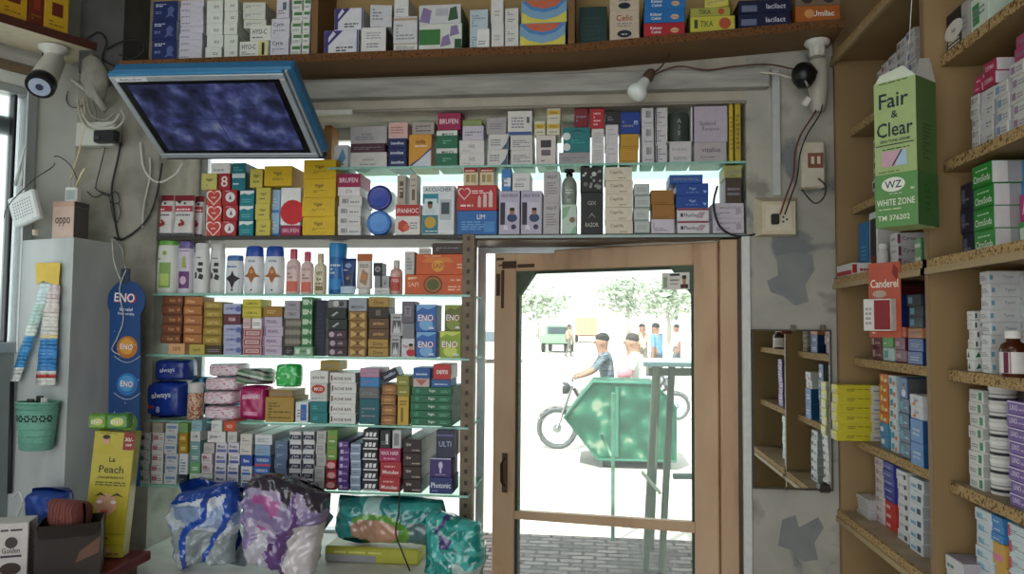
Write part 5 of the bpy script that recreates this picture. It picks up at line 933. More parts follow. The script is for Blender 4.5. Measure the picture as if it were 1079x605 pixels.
m.box(0, W_, -.008, 0, .003, .02, mat('#3b85b4', .3), .002, TVM); m.build('bezel', tv, ctr)
scr = bpy.data.materials.new('screen'); scr.use_nodes = True; nt = scr.node_tree; b_ = nt.nodes['Principled BSDF']
tcn = nt.nodes.new('ShaderNodeTexCoord'); nz = nt.nodes.new('ShaderNodeTexNoise'); nz.inputs['Scale'].default_value = 16; nz.inputs['Detail'].default_value = 7
rp = nt.nodes.new('ShaderNodeValToRGB'); e = rp.color_ramp.elements; e[0].position = .32; e[0].color = lin('#191a2c') + [1]; e[1].position = .72; e[1].color = lin('#8a90b2') + [1]; q = e.new(.5); q.color = lin('#3a3f6a') + [1]; q = e.new(.6); q.color = lin('#565f98') + [1]
nt.links.new(tcn.outputs['Object'], nz.inputs['Vector']); nt.links.new(nz.outputs['Fac'], rp.inputs['Fac']); b_.inputs['Base Color'].default_value = (.004, .004, .006, 1)
nt.links.new(rp.outputs['Color'], b_.inputs['Emission Color']); b_.inputs['Emission Strength'].default_value = .5; b_.inputs['Roughness'].default_value = .15
m = MB(); m.box(f_, W_ - f_, f_, H_ - f_, .004, .012, mat('#0b0c0f', .3), 0, TVM); m.box(.045, W_ - .042, .034, H_ - .036, .0015, .004, scr, 0, TVM)
for a, b2, c, d in ((.045, W_ - .042, H_ * .5 - .001, H_ * .5 + .001), (W_ * .5 - .001, W_ * .5 + .001, .034, H_ - .036)): m.box(a, b2, c, d, .001, .0015, mat('#2b3270', .5), 0, TVM)
m.build('screen', tv, ctr)
m = MB(); m.box(.02, .125, .003, .018, -.0012, 0, '#dfe2e4', .0003, TVM); m.text('MultyNet LED HD', TVM @ Vector((.072, .0105, -.0016)), u, -v, .009, '#4a4e55', .095); m.build('sticker', tv, ctr)
m = MB(); c2 = TVM @ Vector((W_ / 2, H_ / 2, .06)); m.tube([c2, c2 + Vector((0, .05, .03)), (c2.x, WY - .0, c2.z + .02)], .018, '#2a2a2c'); m.box(c2.x - .06, c2.x + .06, WY - .012, WY - .001, c2.z - .06, c2.z + .1, '#2a2a2c', .002); m.build('wall_bracket', tv, ctr)
# bullet camera under the corner shelf
zs_ = zc_; base = PZ(57, 50, zs_ - .004); cm = empty('security_camera', base, 'white bullet security camera with dark face under the cream corner shelf', 'camera')
wp = mat('#d3d3cc', .4)
m = MB(); m.lathe([(.05, 0), (.05, -.012), (.036, -.02), (.022, -.045), (.018, -.06)], wp, 24, Matrix.Translation(base)); m.build('mount', cm, base)
s0, s1_ = base + Vector((.005, -.01, -.062)), P(42, 91, base.y - .12); ax = (s1_ - s0).normalized(); q = ax.to_track_quat('Z', 'Y').to_matrix().to_4x4(); q.translation = s0 - ax * .03; L_ = (s1_ - s0).length + .03
m = MB(); m.lathe([(.012, -.004), (.03, 0), (.036, .01), (.044, L_ * .8), (.044, L_ * .86)], wp, 28, q); m.build('camera_body', cm, base)
m = MB(); m.lathe([(.0455, L_ * .82), (.047, L_ * .84), (.047, L_), (.044, L_ + .004)], mat('#17181b', .3), 28, q); m.lathe([(.034, L_ + .0042), (.034, L_ + .006)], mat('#a9b4c9', .15), 28, q); m.lathe([(.012, L_ + .0062), (.012, L_ + .008)], mat('#3a4258', .1), 20, q); m.build('lens_face', cm, base)
m = MB(); m.tube(bez([base + Vector((-.04, 0, 0)), base + Vector((-.045, 0, -.05)), base + Vector((-.03, -.01, -.09)), s0 - ax * .03]), .004, '#2b2b2b'); m.build('camera_cord', cm, base)
def pt(x, y, Y): return P(x, y, Y)
def cable(pts, r, c, label, name='cable', cat='cable', group=None, n=8):
    m = MB(); q = bez(pts, n); m.tube(q, r, c); return tag(m.build(name, None, q[0]), label, cat, group)
# dusty grey rag on the dark pillar
m = MB(); Yr = 2.485; ol = [(86, 62), (96, 56), (105, 62), (112, 74), (113, 88), (108, 106), (112, 113), (108, 118), (100, 108), (90, 100), (84, 84)]
poly = [(P(x, y, Yr).x, P(x, y, Yr).z) for x, y in ol]; cx_ = sum(p[0] for p in poly) / len(poly); cz_ = sum(p[1] for p in poly) / len(poly)
rag = mat('#8c8b80', .9, 0, .2, 25, .2, .4); rings = []
for s_, dy in ((1, 0), (.98, -.012), (.8, -.024), (.5, -.03), (.2, -.034)): rings.append([(cx_ + (p[0] - cx_) * s_, Yr + .013 + dy + .006 * noise.noise(Vector((p[0] * 30, p[1] * 30, s_ * 3))), cz_ + (p[1] - cz_) * s_) for p in poly])
N = len(poly); vv = [p for r_ in rings for p in r_]; ff = [(j * N + i, j * N + (i + 1) % N, (j + 1) * N + (i + 1) % N, (j + 1) * N + i) for j in range(4) for i in range(N)] + [tuple(4 * N + i for i in range(N)), tuple(range(N))[::-1]]
m.add(vv, ff, rag, None, True); tag(m.build('rag', None, vv[0]), 'dusty grey rag stuffed against the dark pillar beside the television', 'rag')
m = MB(); a, b2 = P(76, 84, 2.62), P(112, 112, 2.62); m.tube([a, b2], .007, '#d9dad2', 4); tag(m.build('cable_duct', None, a), 'thin white cable duct running diagonally below the grey rag', 'cable duct')
# tangle of cables
Yc = 2.6
for i, (pp, r_, c, lab) in enumerate((
    ([(82, 105), (84, 120), (92, 134), (108, 138), (124, 134), (131, 124), (128, 116)], .0045, '#b9b6a8', 'thick pale looped cable under the grey rag, outer loop'),
    ([(84, 112), (92, 128), (104, 133), (118, 130), (126, 120)], .004, '#c9c6ba', 'pale looped cable under the grey rag, inner loop'),
    ([(92, 100), (94, 116), (100, 124), (112, 126), (122, 118)], .0035, '#a3a095', 'greyish looped cable under the grey rag, smallest loop'),
    ([(88, 104), (90, 130), (86, 150), (80, 172), (74, 190)], .004, '#cdbf98', 'yellowish cable running down toward the pink phone box'),
    ([(96, 102), (101, 120), (98, 136)], .005, '#8d8b82', 'short grey cable hanging behind the pale loops'),
    ([(72, 96), (70, 104), (74, 112), (84, 113), (90, 107)], .002, '#3a3a38', 'thin black wire loop on white wall below the camera'),
    ([(127, 150), (124, 168), (118, 196), (119, 215), (124, 248), (128, 252)], .004, '#26272a', 'black cable dropping from the power adapter along the wall'),
    ([(112, 151), (106, 175), (101, 196), (104, 201), (118, 206)], .002, '#2c2d30', 'thin black wire from the adapter to the cable knot'),
    ([(100, 198), (112, 206), (122, 202), (126, 212), (118, 214), (112, 204), (100, 208), (92, 202)], .002, '#2f3032', 'knotted thin black wire halfway down the wall'),
    ([(116, 212), (121, 235), (127, 225), (125, 214)], .0018, '#3b3c3e', 'small wire loop below the cable knot'),
    ([(171, 172), (164, 210), (152, 235), (130, 252), (120, 250)], .004, '#1f2022', 'black cable sagging from the television to the wall'),
    ([(158, 166), (158, 185), (152, 215), (150, 240)], .003, '#c9c7be', 'thin white cable hanging below the television corner'),
    ([(148, 150), (152, 178), (166, 192), (184, 184), (192, 172)], .004, '#d3d1c8', 'white cable looping under the television frame'),
    ([(118, 252), (120, 275), (126, 292), (132, 300)], .0022, '#d0cfc8', 'thin white string from the wall down to blue board'),
    )):
    cable([P(x, y, Yc + .004 * i if i < 6 else (2.575 if i == 13 else 2.643)) for x, y in pp], r_, c, lab, group='loose cables by the television')
for pp, lab in (([(92, 40), (104, 34), (112, 44), (108, 62), (122, 70)], 'dark cable bent across the dark corner pillar, left one'), ([(112, 52), (128, 44), (146, 42), (152, 52), (140, 62), (126, 58)], 'dark cable looping past the end of the high shelf')):
    cable([P(x, y, 2.49 if x < 126 else 2.478) for x, y in pp], .003, '#1d1d1e', lab, group='loose cables by the television')
# pale switch box with a black adapter
a, b2 = P(88, 157, WY), P(129, 131, WY)
sb = empty('switch_box', (a.x, WY - .002, a.z), 'pale wall box below the cables with a black plug adapter', 'switch box')
m = MB(); m.box(a.x, b2.x, WY - .05, WY - .001, a.z, b2.z, '#c5c8c0', .005); m.build('box_body', sb, sb.location)
c, d = P(104, 152, WY - .05), P(127, 139, WY - .05); m = MB(); m.box(c.x, d.x, WY - .085, WY - .0505, c.z, d.z, mat('#1c1d20', .4), .004); m.box(c.x + .01, c.x + .03, WY - .09, WY - .085, c.z + .01, c.z + .02, '#3a3b40'); m.build('power_adapter', sb, sb.location)
# pink phone box with a charger on top, on the pier ledge
zl = zp + .0005; o_ = P(50, 245, 2.425); e_ = P(75, 245, 2.425); ht = P(60, 208, 2.425).z - P(60, 247, 2.425).z
pb_ = empty('phone_box', ((o_.x + e_.x) / 2, 2.44, zl), 'small pinkish phone box standing on the ledge of the grey pier', 'box', None, math.radians(-6))
w2_ = (e_.x - o_.x) / 2; m = MB(); m.box(-w2_, w2_, 0, .07, 0, ht, mat('#cbb3a4', .5), .0015, None, mat('#55524f', .5)); m.text('oppo', (-.0, -.0006, ht * .45), (1, 0, 0), (0, 0, 1), ht * .26, '#4a3f3a', w2_ * 1.4); m.build('box_body', pb_)
m = MB(); m.box(-w2_ - .0006, w2_ + .0006, -.0005, .0706, ht * .86, ht + .001, mat('#bf9d8b', .5), .001, None, mat('#4b4846', .5)); m.build('box_lid', pb_)
cb = empty('phone_charger', pb_.location + Vector((.012, .03, ht + .0016)), 'white phone charger lying on top of the pinkish phone box', 'charger')
hb = .055; m = MB(); m.box(-.024, .024, -.012, .014, 0, hb, '#d8dad6', .004); m.box(-.017, .017, -.0128, -.0118, hb * .15, hb * .8, '#9fb0ac'); m.build('charger_body', cb); m = MB(); m.tube([(-.012, 0, hb), (-.012, 0, hb + .018)], .003, '#b9b4a0'); m.tube([(.01, 0, hb), (.03, 0, hb + .05), (.045, 0, hb + .07)], .0045, '#cfc79f'); m.build('charger_plug', cb)
# tilted white perforated box with aerials
c0 = P(27, 220, 2.41); rt = empty('router', c0, 'white perforated router box with two aerials propped at the window', 'router'); Rm = Matrix.Rotation(math.radians(-17), 4, 'Y') @ Matrix.Rotation(math.radians(-10), 4, 'Z')
rw, rh = .062, .055; m = MB(); m.box(-rw, rw, -.012, .012, -rh, rh, '#d6dcdb', .006, Rm)
for i in range(8):
    for j in range(6):
        x, z = -rw * .62 + i * rw * .18, -rh * .5 + j * rh * .2; m.lathe([(.0026, -.0004), (.0026, .0003)], '#6f787a', 8, Rm @ Matrix.Translation((x, -.0122, z)) @ Matrix.Rotation(math.pi / 2, 4, 'X'))
m.build('router_body', rt)
for x0, x1 in (((16, 196), (27, 152)), ((22, 196), (24, 180))):
    a, b2 = P(*x0, 2.41) - c0, P(*x1, 2.41) - c0; m = MB(); m.tube([a, b2], [.006, .003], '#cfd4d2'); m.build('aerial', rt)
a = P(38, 247, 2.41) - c0; m = MB(); m.lathe([(.01, 0), (.012, .006), (.012, .02)], '#b9ae9a', 12, Matrix.Translation((a.x, 0, a.z - .004))); m.build('router_foot', rt)
cable([P(4, 230, 2.36), P(10, 215, 2.36), P(35, 190, 2.37), P(54, 177, 2.42), P(58, 172, 2.5)], .0018, '#3a3b3d', 'thin black wire curving over the white perforated router')
cable([P(54, 166, 2.6), P(62, 165, 2.58), P(74, 174, 2.56), P(82, 190, 2.5)], .0018, '#3a3b3d', 'thin black wire from the small wall hook to phone box')
# ---- pier face helper
pd = (pb - pa); pd.z = 0; pd.normalize(); pn = Vector((pd.y, -pd.x, 0))
def PF(px, py, off=.01):
    o = pa + pn * off; r = ray(px, py); k = ((o.x - EYE.x) * pn.x + (o.y - EYE.y) * pn.y) / (r.x * pn.x + r.y * pn.y); return EYE + r * k
# hanging sachet strips: header card and two printed strips
hd = empty('sachet_hanger', PF(50, 282), 'yellow card with two hanging pale blue sachet strips on the grey pier', 'sachet strips')
m = MB(); pts = [PF(x, y, .012) for x, y in ((38, 277), (64, 277), (62, 302), (46, 296), (39, 300))]; pk = [p + pn * .002 for p in pts]
m.add(pts + pk, [(0, 1, 2, 3, 4)[::-1], (5, 6, 7, 8, 9)] + [(i, (i + 1) % 5, 5 + (i + 1) % 5, 5 + i) for i in range(5)], mat('#d0b02c', .5)); m.build('header_card', hd, hd.location)
def strip(c0, c1, cols, name):
    m = MB(); n = 28; wds = []
    for side in (0, 1):
        pass
    rows = []
    for i in range(n + 1):
        t = i / n; xa = c0[0][0] + (c1[0][0] - c0[0][0]) * t; xb = c0[1][0] + (c1[1][0] - c0[1][0]) * t; y = c0[0][1] + (c1[0][1] - c0[0][1]) * t
        o = .014 + .006 * math.sin(t * 20) ** 2 + .012 * t; j = .25 * math.sin(t * 30)
        rows.append([PF(xa - j, y, o), PF((xa + xb) / 2, y, o + .008), PF(xb + j, y, o)])
    for i in range(n):
        t = (i + .5) / n; col = [c for q, c in cols if t <= q][0]
        for k in (0, 1): m.add([rows[i + 1][k], rows[i + 1][k + 1], rows[i][k + 1], rows[i][k]], [(0, 1, 2, 3)], mat(col, .3, 0, .1, 60), None, True)
    o = m.build(name, hd, hd.location); md = o.modifiers.new('thickness', 'SOLIDIFY'); md.thickness = .002
strip(((43, 299), (56, 299)), ((10, 402), (20, 402)), [(.2, '#cfe3e6'), (.42, '#b6d6cc'), (.55, '#d8e4dc'), (.86, '#3f94cf'), (1, '#dfe2e0')], 'sachet_strip')
strip(((48, 300), (63, 300)), ((37, 406), (58, 403)), [(.14, '#d9c8c8'), (.3, '#dfd3cf'), (.5, '#dcd9d0'), (.55, '#d8c88a'), (.84, '#3a86c6'), (.88, '#e0dfda'), (.94, '#c0453c'), (1, '#dcdad6')], 'sachet_strip')
# sea green hanging basket
bc = PF(40, 424, .055); bk = empty('basket', bc, 'sea green plastic hanging basket with small packets on the grey pier', 'basket'); bk_m = mat('#6faa97', .45, 0, .12, 120, .4, .5)
R1, R2 = .072, .056; hh_ = bc.z - PF(40, 474, .055).z
BT = Matrix.Translation(bc) @ Matrix.Scale(.72, 4, Vector((0, 1, 0)))
m = MB(); m.lathe([(R1 - .004, -.0), (R1, 0), (R2, -hh_ + .004), (R2 - .004, -hh_), (.0, -hh_)], bk_m, 36, BT, cap=False)
for i in range(9):
    for row, (zf, rr) in enumerate(((.24, .3), (.24, .3))):
        pass
for i in range(7):
    a0 = math.radians(-90 - 66 + i * 22); zc2 = -hh_ * .32
    for j in range(6):
        an = j * math.pi / 3; ra = .009; da = ra * math.cos(an) / R1; dz = ra * math.sin(an)
        rr = R1 + (R2 - R1) * .32 + .0012; q = a0 + da; vv = []
        for t in range(8): qq = q + .0042 * math.cos(t * .785) / R1; vv.append((rr * math.cos(qq), rr * math.sin(qq), zc2 + dz + .0042 * math.sin(t * .785)))
        m.add(vv, [tuple(range(8))], '#1c2b27', BT)
for zf in (.12, .55, .7, .85):
    rr = R1 + (R2 - R1) * zf + .001; m.tube([BT @ Vector((rr * math.cos(t * .2618), rr * math.sin(t * .2618), -hh_ * zf)) for t in range(24)], .0022, bk_m, 5, True)
m.build('basket_body', bk, bc)
m = MB(); m.tube([BT @ Vector((R1 * math.cos(t * .2618), R1 * math.sin(t * .2618), 0)) for t in range(24)], .0045, bk_m, 6, True); m.build('basket_rim', bk, bc)
for i, (dx, dy, h_, c, lab) in enumerate(((-.028, -.004, .012, '#4a463f', 'dark grey packet standing in the green basket'), (.002, .006, .022, '#2b2d2c', 'black packet standing in the green basket'), (.03, -.004, .016, '#c9cfca', 'white packet standing in the green basket'))):
    m = MB(); m.box(-.012, .012, -.005, .005, -hh_ + .003, h_, c, .002); o = m.build('packet', None); o.location = bc + Vector((dx * .9, dy, 0)); tag(o, lab, 'packet')
# blue advertising board
YB_ = 2.55; eb = empty('advertising_board', P(133, 317, YB_), 'blue hanging advertising board with round top and three printed discs', 'board')
blu = mat('#194680', .35, 0, .15, 6)
c_ = P(133, 317, YB_); r1 = P(153, 317, YB_).x - c_.x; xa, xb = P(117.5, 400, YB_).x, P(151, 400, YB_).x; zb_ = P(133, 512, YB_).z
ol = [(c_.x + r1 * math.cos(math.radians(a)), c_.z + r1 * math.sin(math.radians(a))) for a in range(-40, 221, 9)] + [(xa, zb_), (xb, zb_)]
m = MB(); m.prism(ol, YB_, YB_ + .004, blu)
def disc(px, py, rp, c, dy):
    q = P(px, py, YB_); rr = rp * YB_ / FOC; m.add([(q.x + rr * math.cos(t * .2618), YB_ - dy, q.z + rr * math.sin(t * .2618)) for t in range(24)], [tuple(range(24))], c)
def word(t, px, py, h, c, dy, w=None, fx=None):
    q = P(px, py, YB_); m.text(t, (q.x, YB_ - dy, q.z), (1, 0, -.06), (.06, 0, 1), h * YB_ / FOC, c, w and w * YB_ / FOC, fx and fx * YB_ / FOC)
word('ENO', 132, 314, 11, '#d23a3a', .0006, None, 26); word('ENO', 131.4, 313.6, 10, '#eef0f2', .0009, None, 24)
word('fast relief', 133, 326, 4, '#dfe6ee', .0006, 16); word('from acidity', 133, 331, 4, '#dfe6ee', .0006, 20)
for (py, c1, c2) in ((366, '#b8722c', '#d8a03c'), (405, '#2c74b8', '#4f9ad2'), (446, '#4f8a36', '#8fb83c')):
    disc(134, py, 12.5, c1, .0004); disc(133.5, py - 1, 9, c2, .0008); word('ENO', 134, py, 7, '#b5302e', .0011, None, 16); word('ENO', 133.6, py - .3, 6.4, '#eef0f2', .0014, None, 15)
    q = [P(120 + i * 2.8, py + 9 + 7 * math.sin(i / 10 * math.pi), YB_ - .001) for i in range(11)]; m.tube(q, .0012, '#d3dae2', 4)
for i in range(14): disc(120 + R.random() * 28, 345 + R.random() * 150, R.uniform(.4, .9), '#cfe0f0', .0005)
m.build('board_face', eb, eb.location)
m = MB(); q = P(132, 290, YB_); m.box(q.x - .018, q.x + .018, YB_ - .001, YB_ + .004, P(132, 300, YB_).z, P(132, 283, YB_).z, mat('#33404f', .4), .004); m.tube(bez([P(132, 286, YB_), P(128, 262, YB_ + .03), P(119, 252, YB_ + .08)]), .0015, '#c9c8c0', 5); m.build('hanging_tab', eb, eb.location)
m = MB(); m.tube(bez([P(133, 284, YB_ - .006), P(126, 305, YB_ - .006), P(130, 335, YB_ - .006), P(124, 355, YB_ - .006), P(118, 368, YB_ - .006), P(126, 374, YB_ - .006)]), .0016, '#dcdbd4', 5); tag(m.build('string', None, P(133, 284, YB_)), 'loose white string dangling over the blue advertising board', 'string')
# red counter in the corner with things on it
YC0, YC1 = 1.75, 2.38; zc0_ = P(110, 592, 2.25).z; xc0, xc1 = -2.15, P(140, 596, 2.28).x
ct = empty('counter', ((xc0 + xc1) / 2, 2.1, 0), 'dark red topped counter in the near corner under the yellow carton', 'counter')
m = MB(); m.box(xc0, xc1, YC0, YC1, zc0_ - .03, zc0_, mat('#6b2326', .4, 0, .15, 12), .004); m.text('GRAND SALE', ((xc1 - .12), YC0 - .0008, zc0_ - .015), (1, 0, 0), (0, 0, 1), .016, '#d9c9c0'); m.build('counter_top', ct, ct.location)
m = MB(); m.box(xc0 + .03, xc1 - .03, YC0 + .03, YC1 - .03, 0, zc0_ - .0305, mat('#5d4a3c', .6)); m.build('counter_base', ct, ct.location)
zt0 = zc0_ + .0005
# yellow display carton, leaning slightly
p = P(107, 588, 2.27); yc = empty('display_carton', (p.x, p.y, zt0), 'tall yellow cosmetics carton with drawn face standing on the red counter', 'carton', None, math.radians(14)); yc.rotation_euler[1] = math.radians(4)
zt1 = P(107, 455, 2.27).z - zt0; w2_ = .063; m = MB(); yl = mat('#b9ab30', .4)
m.box(-w2_, w2_, 0, .055, 0.006, zt1, yl, .0015, None, mat('#bdb65a', .4))
deco(m, [('r', .72, .86, .99, 1.0, '#8c2a2c'), ('t', '30/-', .855, .945, .032, '#f0e2d0', .2), ('t', 'OFF', .855, .9, .02, '#f0e2d0', .2), ('f', .3, .92, .11, '#b9ab30', '#cf9a80'), ('l', .12, .985, .6, .995, 1, '#54511c'), ('t', 'La', .5, .78, .04, '#3c3a1a', .3), ('t', 'Peach', .5, .7, .06, '#4a461c', .62), ('t', 'CREAM BLEACH', .5, .635, .02, '#4a461c', .8), ('l', .15, .57, .88, .61, 2, '#5c5822'), ('o', .46, .42, .085, '#d1a184', 1.0), ('p', [(.16, .48), (.3, .515), (.46, .48), (.3, .495)], '#3a2f1a'), ('p', [(.54, .48), (.7, .515), (.88, .48), (.7, .495)], '#3a2f1a'), ('o', .3, .44, .014, '#f0e4d8', 1.6), ('o', .64, .44, .014, '#f0e4d8', 1.6), ('o', .44, .36, .02, '#c4624f', 1.5), ('p', [(.3, .26), (.36, .3), (.42, .26), (.34, .2)], '#6a6424'), ('r', 0, .185, 1, .19, '#8a851f'), ('r', 0, .1, 1, .104, '#8a851f'), ('l', .1, .12, .6, .17, 2, '#5c5822'), ('o', .55, .05, .035, '#c9a58c', 1.3), ('l', .1, .02, .9, .06, 1, '#8f6a4a')], (-w2_, 0, .006), (1, 0, 0), (0, 0, 1), w2_ * 2, zt1 - .006, .0005)
deco(m, [('l', .2, .1, .8, .9, 26, '#8c8a3a')], (-w2_, .055, .006), (0, -1, 0), (0, 0, 1), .055, zt1, .0005)
m.build('carton_body', yc)
def pack(name, w, h, d, fn, seed=0, wr=.012, nu=34, nv=30, p=.5, pv=.5, M=None, rough=.25, parent=None, loc=(0, 0, 0)):
    """soft plastic pack: two wrinkled skins meeting in a seam; fn(x, z, y) names the printed colour"""
    m = MB(); sd3 = Vector((seed * 1.7, seed * .9, seed * .3)); e = 2.2 / p
    def pos(i, j, s):
        u, v = 2 * i / nu - 1, 2 * j / nv - 1; rim = (1 - abs(u) ** e) * (1 - abs(v) ** e); t = max(0, rim) ** .5
        x, z = u * w / 2 * (1 - .05 * v * v), v * h / 2 * (1 - .05 * u * u); q = Vector((x, 0 if s < 0 else d, z))
        lo = Vector((noise.noise(q * 7 + sd3), 0, noise.noise(q * 7 - sd3))) * wr * .9
        a = q.x * .8 + q.z * .6; b2 = q.z * .8 - q.x * .6
        r1 = 1 - 2 * abs(noise.noise(Vector((a * 26, b2 * 7, seed)))); r2 = 1 - 2 * abs(noise.noise(Vector((b2 * 30, a * 8, seed + 5)))); r3 = noise.noise(q * 45 + sd3)
        f = (r1 * .55 + r2 * .4) * (.35 + .65 * (1 - t)) + noise.noise(q * 9 + sd3) * .8 * t + r3 * .14
        return Vector((x, s * (t * d / 2 + (wr * f * min(1, t * 3) if t > .01 else 0)), z)) + lo
    for s in (-1, 1):
        g = [[pos(i, j, s) for i in range(nu + 1)] for j in range(nv + 1)]
        vs = [q for r in g for q in r]; n = nu + 1
        for j in range(nv):
            for i in range(nu):
                k = [j * n + i, j * n + i + 1, (j + 1) * n + i + 1, (j + 1) * n + i]
                if s > 0: k = k[::-1]
                m.add([vs[q] for q in k], [(0, 1, 2, 3)], mat(fn((i + .5) / nu, (j + .5) / nv, s), rough, 0, .1, 50, .5 if rough > .2 else .9), M, True)
    o = bpy.data.objects.new(name, m.mesh(name)); bm_weld(o.data); COL.objects.link(o); o.location = loc
    if parent: o.parent = parent
    return o
import bmesh
def bm_weld(me):
    b = bmesh.new(); b.from_mesh(me); bmesh.ops.remove_doubles(b, verts=b.verts, dist=1e-5); b.to_mesh(me); b.free()
for i, (px, c, lab) in enumerate(((98, '#6a9a34', 'green antacid sachet box on the yellow carton, left of two'), (119, '#4f8a3c', 'green antacid sachet box on the yellow carton, right of two'))):
    q = P(px, 443, 2.27); g_ = empty('sachet_box', (q.x + .004, q.y + .03, P(px, 453, 2.27).z + .001), lab, 'sachet box', None, math.radians(14)); hw = .029 if i == 0 else .035; hh2 = .048
    m = MB(); m.box(-hw, hw, -.022, .022, 0, hh2, mat(c, .3, 0, .2, 30), .006); m.lathe([(hw * .62, 0), (hw * .62, .0006)], '#c9d65a', 20, Matrix.Translation((0, -.0222, hh2 * .5)) @ Matrix.Rotation(math.pi / 2, 4, 'X'), 1, .62); m.text('ENO', (0, -.0235, hh2 * .5), (1, 0, .1), (-.1, 0, 1), hh2 * .3, '#b5302e', hw * 1.3); m.text('ENO', (-.0005, -.024, hh2 * .51), (1, 0, .1), (-.1, 0, 1), hh2 * .28, '#f0f2e6', hw * 1.2); m.build('box_body', g_)
# white printed carton, open dark carton, cloth, bag
p = P(20, 598, 2.05); wb = empty('cream_carton', (p.x - .03, p.y, zt0), 'white carton with dark pictures at the lower left corner', 'carton', None, math.radians(24)); hb = P(20, 552, 2.05).z - zt0
m = MB(); m.box(-.11, .045, 0, .09, 0, hb, '#cfcac6', .002, None, '#b3ada8'); deco(m, [('l', .08, .86, .9, .93, 1, TK), ('f', .3, .72, .22, '#cfcac6', '#b58a78'), ('o', .72, .66, .1, '#3a3432', 1), ('t', 'Golden', .72, .52, .09, '#3a3432', .3), ('t', 'Pearl', .3, .5, .08, '#3a3432', .3), ('r', .1, .4, .45, .44, TK), ('r', .55, .4, .9, .44, TK), ('o', .3, .2, .11, '#3b2c24', 1.5), ('o', .72, .2, .11, '#3b2c24', 1.5), ('r', .495, .04, .505, .96, '#a8a29d')], (-.11, 0, 0), (1, 0, 0), (0, 0, 1), .155, hb, .0005)
deco(m, [('l', .15, .1, .85, .9, 9, '#8f8a86')], (.045, 0, 0), (0, 1, 0), (0, 0, 1), .09, hb, .0005); m.build('carton_body', wb)
p = P(62, 596, 2.1); ob = empty('open_carton', (p.x + .015, p.y + .03, zt0), 'open dark brown carton on the red counter beside yellow carton', 'carton', None, math.radians(30)); dk = mat('#2a201b', .5, 0, .2, 10); ho = P(62, 550, 2.1).z - zt0
m = MB(); m.box(-.085, .085, -.065, -.061, 0, ho, dk); m.box(-.085, .085, .061, .065, 0, ho, dk); m.box(-.085, -.081, -.061, .061, 0, ho, dk); m.box(.081, .085, -.061, .061, 0, ho, dk); m.box(-.081, .081, -.061, .061, 0.0003, .004, dk); m.build('carton_body', ob)
m = MB(); m.add([(.02, -.0655, ho * .3), (.08, -.0655, ho * .45), (.084, -.0655, ho * .75), (.03, -.0655, ho * .5)], [(0, 1, 2, 3)], '#6b4a3a'); m.add([(-.085, -.065, ho), (.085, -.065, ho), (.07, -.1, ho * .82), (-.07, -.1, ho * .82)], [(0, 1, 2, 3)], dk); m.build('carton_flap', ob)
o = pack('cloth_bundle', .095, .085, .075, lambda x, z, y: '#7a4038' if math.sin(x * 60) > -.2 else '#5c2c28', 3, .02, rough=.8); o.location = ob.location + Vector((-.012, 0, ho + .012)); tag(o, 'crumpled reddish striped cloth in the open dark carton', 'cloth')
p = P(20, 532, 2.15); hb_ = p.z + .015 - zt0; o = pack('plastic_bag', .13, hb_, .1, lambda x, z, y: '#24479c' if x > .45 or z > .6 else '#3d6a4a', 5, .03, rough=.3); o.location = Vector((p.x - .03, p.y + .165, zt0 - min(v.co.z for v in o.data.vertices))); tag(o, 'crumpled blue and green plastic bag behind the white carton', 'bag')
m = MB(); m.tube(bez([P(14, 524, 2.26), P(20, 519, 2.25), P(24, 530, 2.23), P(18, 545, 2.22), P(22, 548, 2.22)]), .003, '#d6dadc', 6); m.build('bag_handle', o, o.location)
# black rod under the window
s_a, s_b = LW(13, 402, .03), LW(10, 520, .03); m = MB(); m.tube([s_a, s_b], .008, '#1f2123'); tag(m.build('rod', None, s_a), 'black rod standing against the grey panel below the left window', 'rod')
# packs in the shadow on the corner shelf
for i, (x0, x1, c, lab) in enumerate(((-2, 28, '#c99a24', 'yellow pack at the left picture edge on the corner shelf'), (30, 46, '#6b2a1c', 'dark red pack on the corner shelf'), (47, 72, '#cfa52a', 'yellow pack nearest the corner on the corner shelf'))):
    a, b2 = LW(x0, 20, soff - .01), LW(x1, 20, soff - .01); w2_ = (b2 - a).length / 2 - .001; mid = (a + b2) / 2
    g_ = MB(); g_.box(-w2_, w2_, 0, .06, 0, .24, mat(c, .4), .002); deco(g_, [('r', .3, .25, .75, .45, '#6b2a1c' if i != 1 else '#8c3a24'), ('l', .2, .1, .8, .2, 2, '#8a6a1c')], (-w2_, 0, 0), (1, 0, 0), (0, 0, 1), w2_ * 2, .24, .0005)
    o = g_.build('tea_pack', None); o.location = (mid.x, mid.y, zc_ + .0205); o.rotation_euler = (0, 0, math.atan2(E_.y, E_.x)); tag(o, lab, 'pack')
